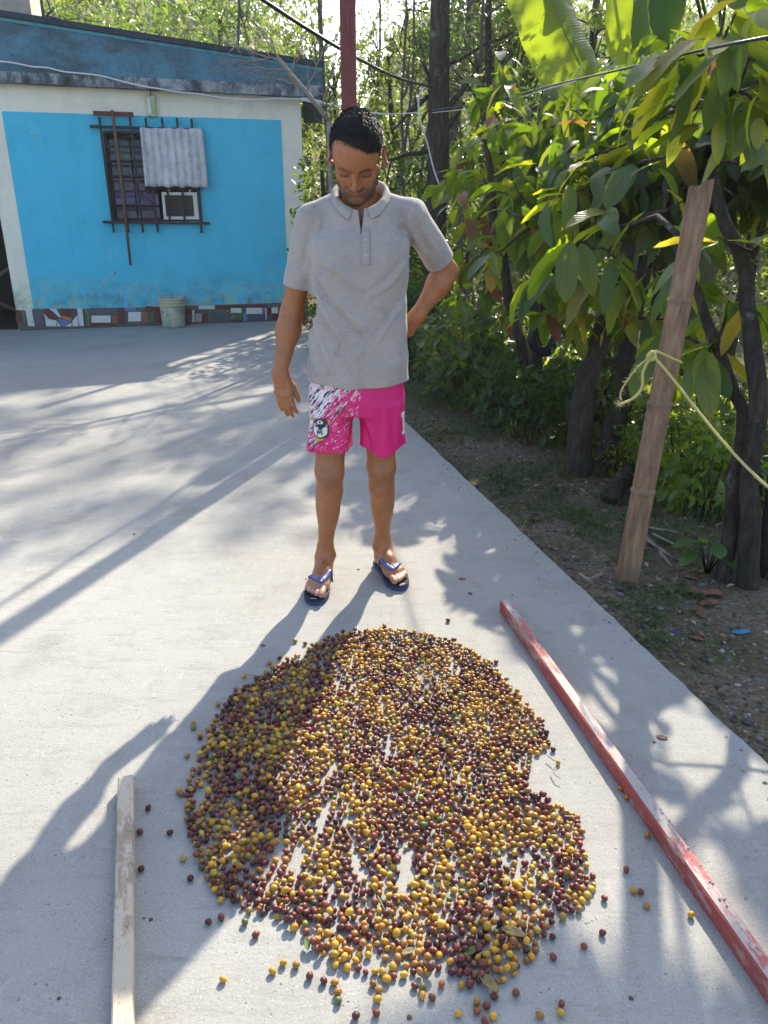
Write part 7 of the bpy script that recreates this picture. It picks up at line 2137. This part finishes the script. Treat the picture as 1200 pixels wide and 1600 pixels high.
# fallen sticks behind the post
for i, (a, b) in enumerate((((1000, 828), (1065, 840)), ((1000, 838), (1040, 872)), ((1010, 850), (1050, 878)), ((1020, 842), (1062, 862)), ((940, 905), (918, 912)), ((905, 905), (925, 918)), ((1030, 870), (1048, 890)))):
    p, q_ = vg(*a), vg(*b)
    p.z += .025; q_.z += .02
    m = MB(); m.tube(wiggle(p - p, q_ - p, 5, .05, i), [.008, .007, .007, .006, .005, .004], 6)
    props(m.build('fallen_stick', M_TWIG, None, tuple(p)), 'dry fallen stick of the small pile at the foot of the bamboo post', 'stick', 'fallen sticks by the bamboo post')
m = MB(); p, q_ = vg(950, 790), vg(985, 765); p.z += .05; q_.z += .12
m.tube(wiggle(p - p, q_ - p, 5, .05, 9), [.05, .05, .048, .05, .045, .04], 9, jit=.1)
props(m.build('fallen_log', M_BARK, None, tuple(p)), 'short dark rotting log left of the bamboo post', 'log')
# low broad leaved plant
lp = empty('broad_leaf_plant', vg(1105, 895), 'low plant with broad bright green leaves beside the dark stems at right', 'plant')
BROAD = np_mesh('leaf', *leaf_template(6, 4, .36, .35, .18, wav=.03)[:2], leaf_mat('broad_leaf', [(0, (.05, .12, .03)), (1, (.08, .16, .04))], [(0, (.25, .4, .02)), (1, (.4, .5, .03))], src='obj', veins=True), True, None, leaf_template(6, 4, .36, .35, .18, wav=.03)[2])
for i, (a_, el_, s_) in enumerate(((3.3, .5, .11), (2.9, .15, .12), (0.2, .5, .12), (-.3, .2, .13), (1.4, .4, .10), (4.6, .35, .09), (5.2, .2, .08), (2.2, .6, .09))):
    h_ = Vector((math.cos(a_) * .05, math.sin(a_) * .05, .10 + .03 * (i % 3)))
    m = MB(); m.tube([(0, 0, -.02), h_ * .6, h_], [.004, .003, .002], 5); m.build('stem', M_LEAFD, lp)
    link('leaf', BROAD, lp, h_, leaf_rot((math.cos(a_), math.sin(a_), -el_ + .25), (0, 0, 1)), (s_, s_, s_))

# gravel, litter and grass of the verge: too many to count
M_STONE = NT('gravel'); _x = M_STONE
_a = _x.n('Attribute', attribute_name='tint'); _x.set(_a.outputs['Color'], 0.9, 0.2); M_STONE = _x.m
bm = bmesh.new(); bmesh.ops.create_icosphere(bm, subdivisions=1, radius=1.0)
TV = np.array([tuple(v.co) for v in bm.verts]); TF = np.array([[v.index for v in f.verts] for f in bm.faces]); bm.free()
ng = 6000
yy_ = RNG.uniform(1.0, 8.0, ng) ; dd_ = np.abs(RNG.normal(0.25, .42, ng)) + .012
spill = RNG.random(ng) < .022
dd_ = np.where(spill, -np.abs(RNG.normal(0, .05, ng)) - .004, dd_)
gx = np.array([edge_x(y_) for y_ in yy_]) + dd_
gs = RNG.gamma(1.6, .0024, ng) + .002
gs = np.minimum(gs, .03)
gzv = np.where(spill, 0.0, np.array([gz(a, b) for a, b in zip(gx, yy_)]))
gs = np.where(spill, np.minimum(gs, .006), gs)
sc3 = np.stack([gs * RNG.uniform(.7, 1.3, ng), gs * RNG.uniform(.7, 1.3, ng), gs * RNG.uniform(.35, .8, ng)], 1)
th = RNG.uniform(0, 6.28, ng)
jit_ = 1 + RNG.uniform(-.22, .22, (ng, len(TV), 1))
v0 = TV[None] * jit_ * sc3[:, None]
V_ = np.stack([v0[..., 0] * np.cos(th)[:, None] - v0[..., 1] * np.sin(th)[:, None] + gx[:, None], v0[..., 0] * np.sin(th)[:, None] + v0[..., 1] * np.cos(th)[:, None] + yy_[:, None], v0[..., 2] + (gzv + sc3[:, 2] * .3)[:, None]], 2)
tn = RNG.uniform(.04, .17, ng)[:, None] * np.array((1.0, .88, .77)) ; tn[RNG.random(ng) < .03] = (.32, .30, .27); tn[spill] = (.22, .20, .17)
props(link('gravel', np_mesh('gravel', V_.reshape(-1, 3), (TF[None] + (np.arange(ng) * len(TV))[:, None, None]).reshape(-1, 3), M_STONE, False, np.repeat(tn, len(TV), 0).astype(np.float32))), kind='stuff')
# leaf litter
nl = 5200
yy_ = RNG.uniform(1.2, 8.5, nl); dd_ = RNG.uniform(.05, 2.8, nl) ** 1.0
gx = np.array([edge_x(y_) for y_ in yy_]) + dd_
pz = np.array([gz(a, b) for a, b in zip(gx, yy_)]) + .012
v, f, c = scatter(leaf_template(2, 2, .22, .2, .35), np.stack([gx, yy_, pz], 1), np.concatenate([RNG.normal(size=(nl, 2)), RNG.normal(0, .25, (nl, 1))], 1), np.array([0, 0, 1.0]) + .35 * rvec(nl), RNG.uniform(.015, .075, nl) * np.clip(.35 + dd_ * .5, .3, 1), RNG.random(nl))
x = NT('leaf_litter'); a = x.n('Attribute', attribute_name='tint'); sepc = x.n('SeparateColor'); x.l(a.outputs['Color'], sepc.inputs[0])
x.set(x.ramp(sepc.outputs[0], [(0, (.06, .036, .022)), (.4, (.17, .10, .058)), (.75, (.29, .18, .11)), (1, (.42, .33, .22))]), .8, .2)
props(link('leaf_litter', np_mesh('leaf_litter', v, f, x.m, True, c.astype(np.float32))), kind='stuff')
# grass and low weeds in tufts
nt_ = 760
ty = RNG.uniform(1.2, 9.0, nt_); td = np.where(RNG.random(nt_) < .35, RNG.uniform(.08, .5, nt_), RNG.uniform(.35, 1.5, nt_))
gcl = []
for y_, d_ in zip(ty, td):
    x_ = edge_x(y_) + d_
    if noise.noise(Vector((x_ * 1.6, y_ * 1.6, 4))) > -.05 or d_ > .8: gcl.append((x_, y_))
nb = 34
P_ = np.repeat(np.array(gcl), nb, 0) + RNG.normal(0, .05, (len(gcl) * nb, 2))
okd = np.array([a - edge_x(b) > .02 for a, b in P_]); P_ = P_[okd]
pz = np.array([gz(a, b) for a, b in P_])
n_ = len(P_)
axg = np.concatenate([RNG.normal(0, .55, (n_, 2)), np.ones((n_, 1))], 1)
far_ = np.clip(np.array([a - edge_x(b) for a, b in P_]), .1, 1.2)
v, f, c = scatter(leaf_template(3, 1, .035, .5, .0), np.stack([P_[:, 0], P_[:, 1], pz - .004], 1), axg, rvec(n_) + np.array([0, -1.0, .3]), RNG.uniform(.02, .07, n_) * (.5 + .7 * far_), np.clip(RNG.normal(.45, .2, n_), 0, 1))
M_GRASS = leaf_mat('grass_blade', [(0, (.045, .075, .025)), (.6, (.085, .12, .04)), (1, (.19, .17, .08))], [(0, (.16, .26, .02)), (1, (.36, .42, .06))], tw=.35)
props(link('grass', np_mesh('grass', v, f, M_GRASS, True, c.astype(np.float32))), kind='stuff')
nw = 2200
wi = RNG.integers(0, len(gcl), nw); P_ = np.array(gcl)[wi] + RNG.normal(0, .06, (nw, 2))
okd = np.array([a - edge_x(b) > .03 for a, b in P_]); P_ = P_[okd]; nw = len(P_)
rep = 6
idx = np.repeat(np.arange(nw), rep); n_ = len(idx)
pz = np.array([gz(a, b) for a, b in P_])[idx] + RNG.uniform(.004, .03, n_)
v, f, c = scatter(leaf_template(3, 2, .30, .2, .2), np.stack([P_[idx, 0], P_[idx, 1], pz], 1), np.concatenate([RNG.normal(size=(n_, 2)), RNG.uniform(-.1, .5, (n_, 1))], 1), np.array([0, 0, 1.0]) + .4 * rvec(n_), RNG.uniform(.012, .03, n_), RNG.uniform(.1, .8, n_))
props(link('ground_weeds', np_mesh('ground_weeds', v, f, M_LEAF, True, c.astype(np.float32))), kind='stuff')
# small bits on the concrete
for i, (px, py) in enumerate(((529, 1385), (225, 1435), (236, 1437), (92, 1560), (425, 1100), (560, 890), (478, 905), (300, 668), (210, 835), (112, 800), (1022, 1160), (955, 1030), (800, 930), (640, 1590), (986, 1560))):
    p = gp(px, py); r_ = random.uniform(.003, .006)
    m = MB(); m.lathe([(0, r_ * .8), (r_ * .7, r_ * .6), (r_, r_ * .1), (r_ * .8, .0005)], 7, None, False)
    props(m.build('pebble', M_DIRT, None, (p.x, p.y, 0), (0, 0, i)), 'tiny dark crumb of dirt lying on the bare concrete', 'crumb', 'dark crumbs on the concrete')

# ================================================================ MORNING HAZE IN THE AIR
bm = bmesh.new(); bmesh.ops.create_cube(bm, size=1.0)
hz = bpy.data.meshes.new('haze'); bm.to_mesh(hz); bm.free()
x = NT('haze'); x.t.nodes.remove(x.b)
v = x.n('VolumePrincipled')
v.inputs['Color'].default_value = (0.96, 0.97, 1.0, 1); v.inputs['Density'].default_value = 0.0009; v.inputs['Anisotropy'].default_value = 0.35
x.l(v.outputs[0], x.out.inputs['Volume'])
hz.materials.append(x.m)
o = link('haze', hz, None, (0, 55, 10.0), (0, 0, 0), (284, 194, 28.0))
props(o, kind='stuff')
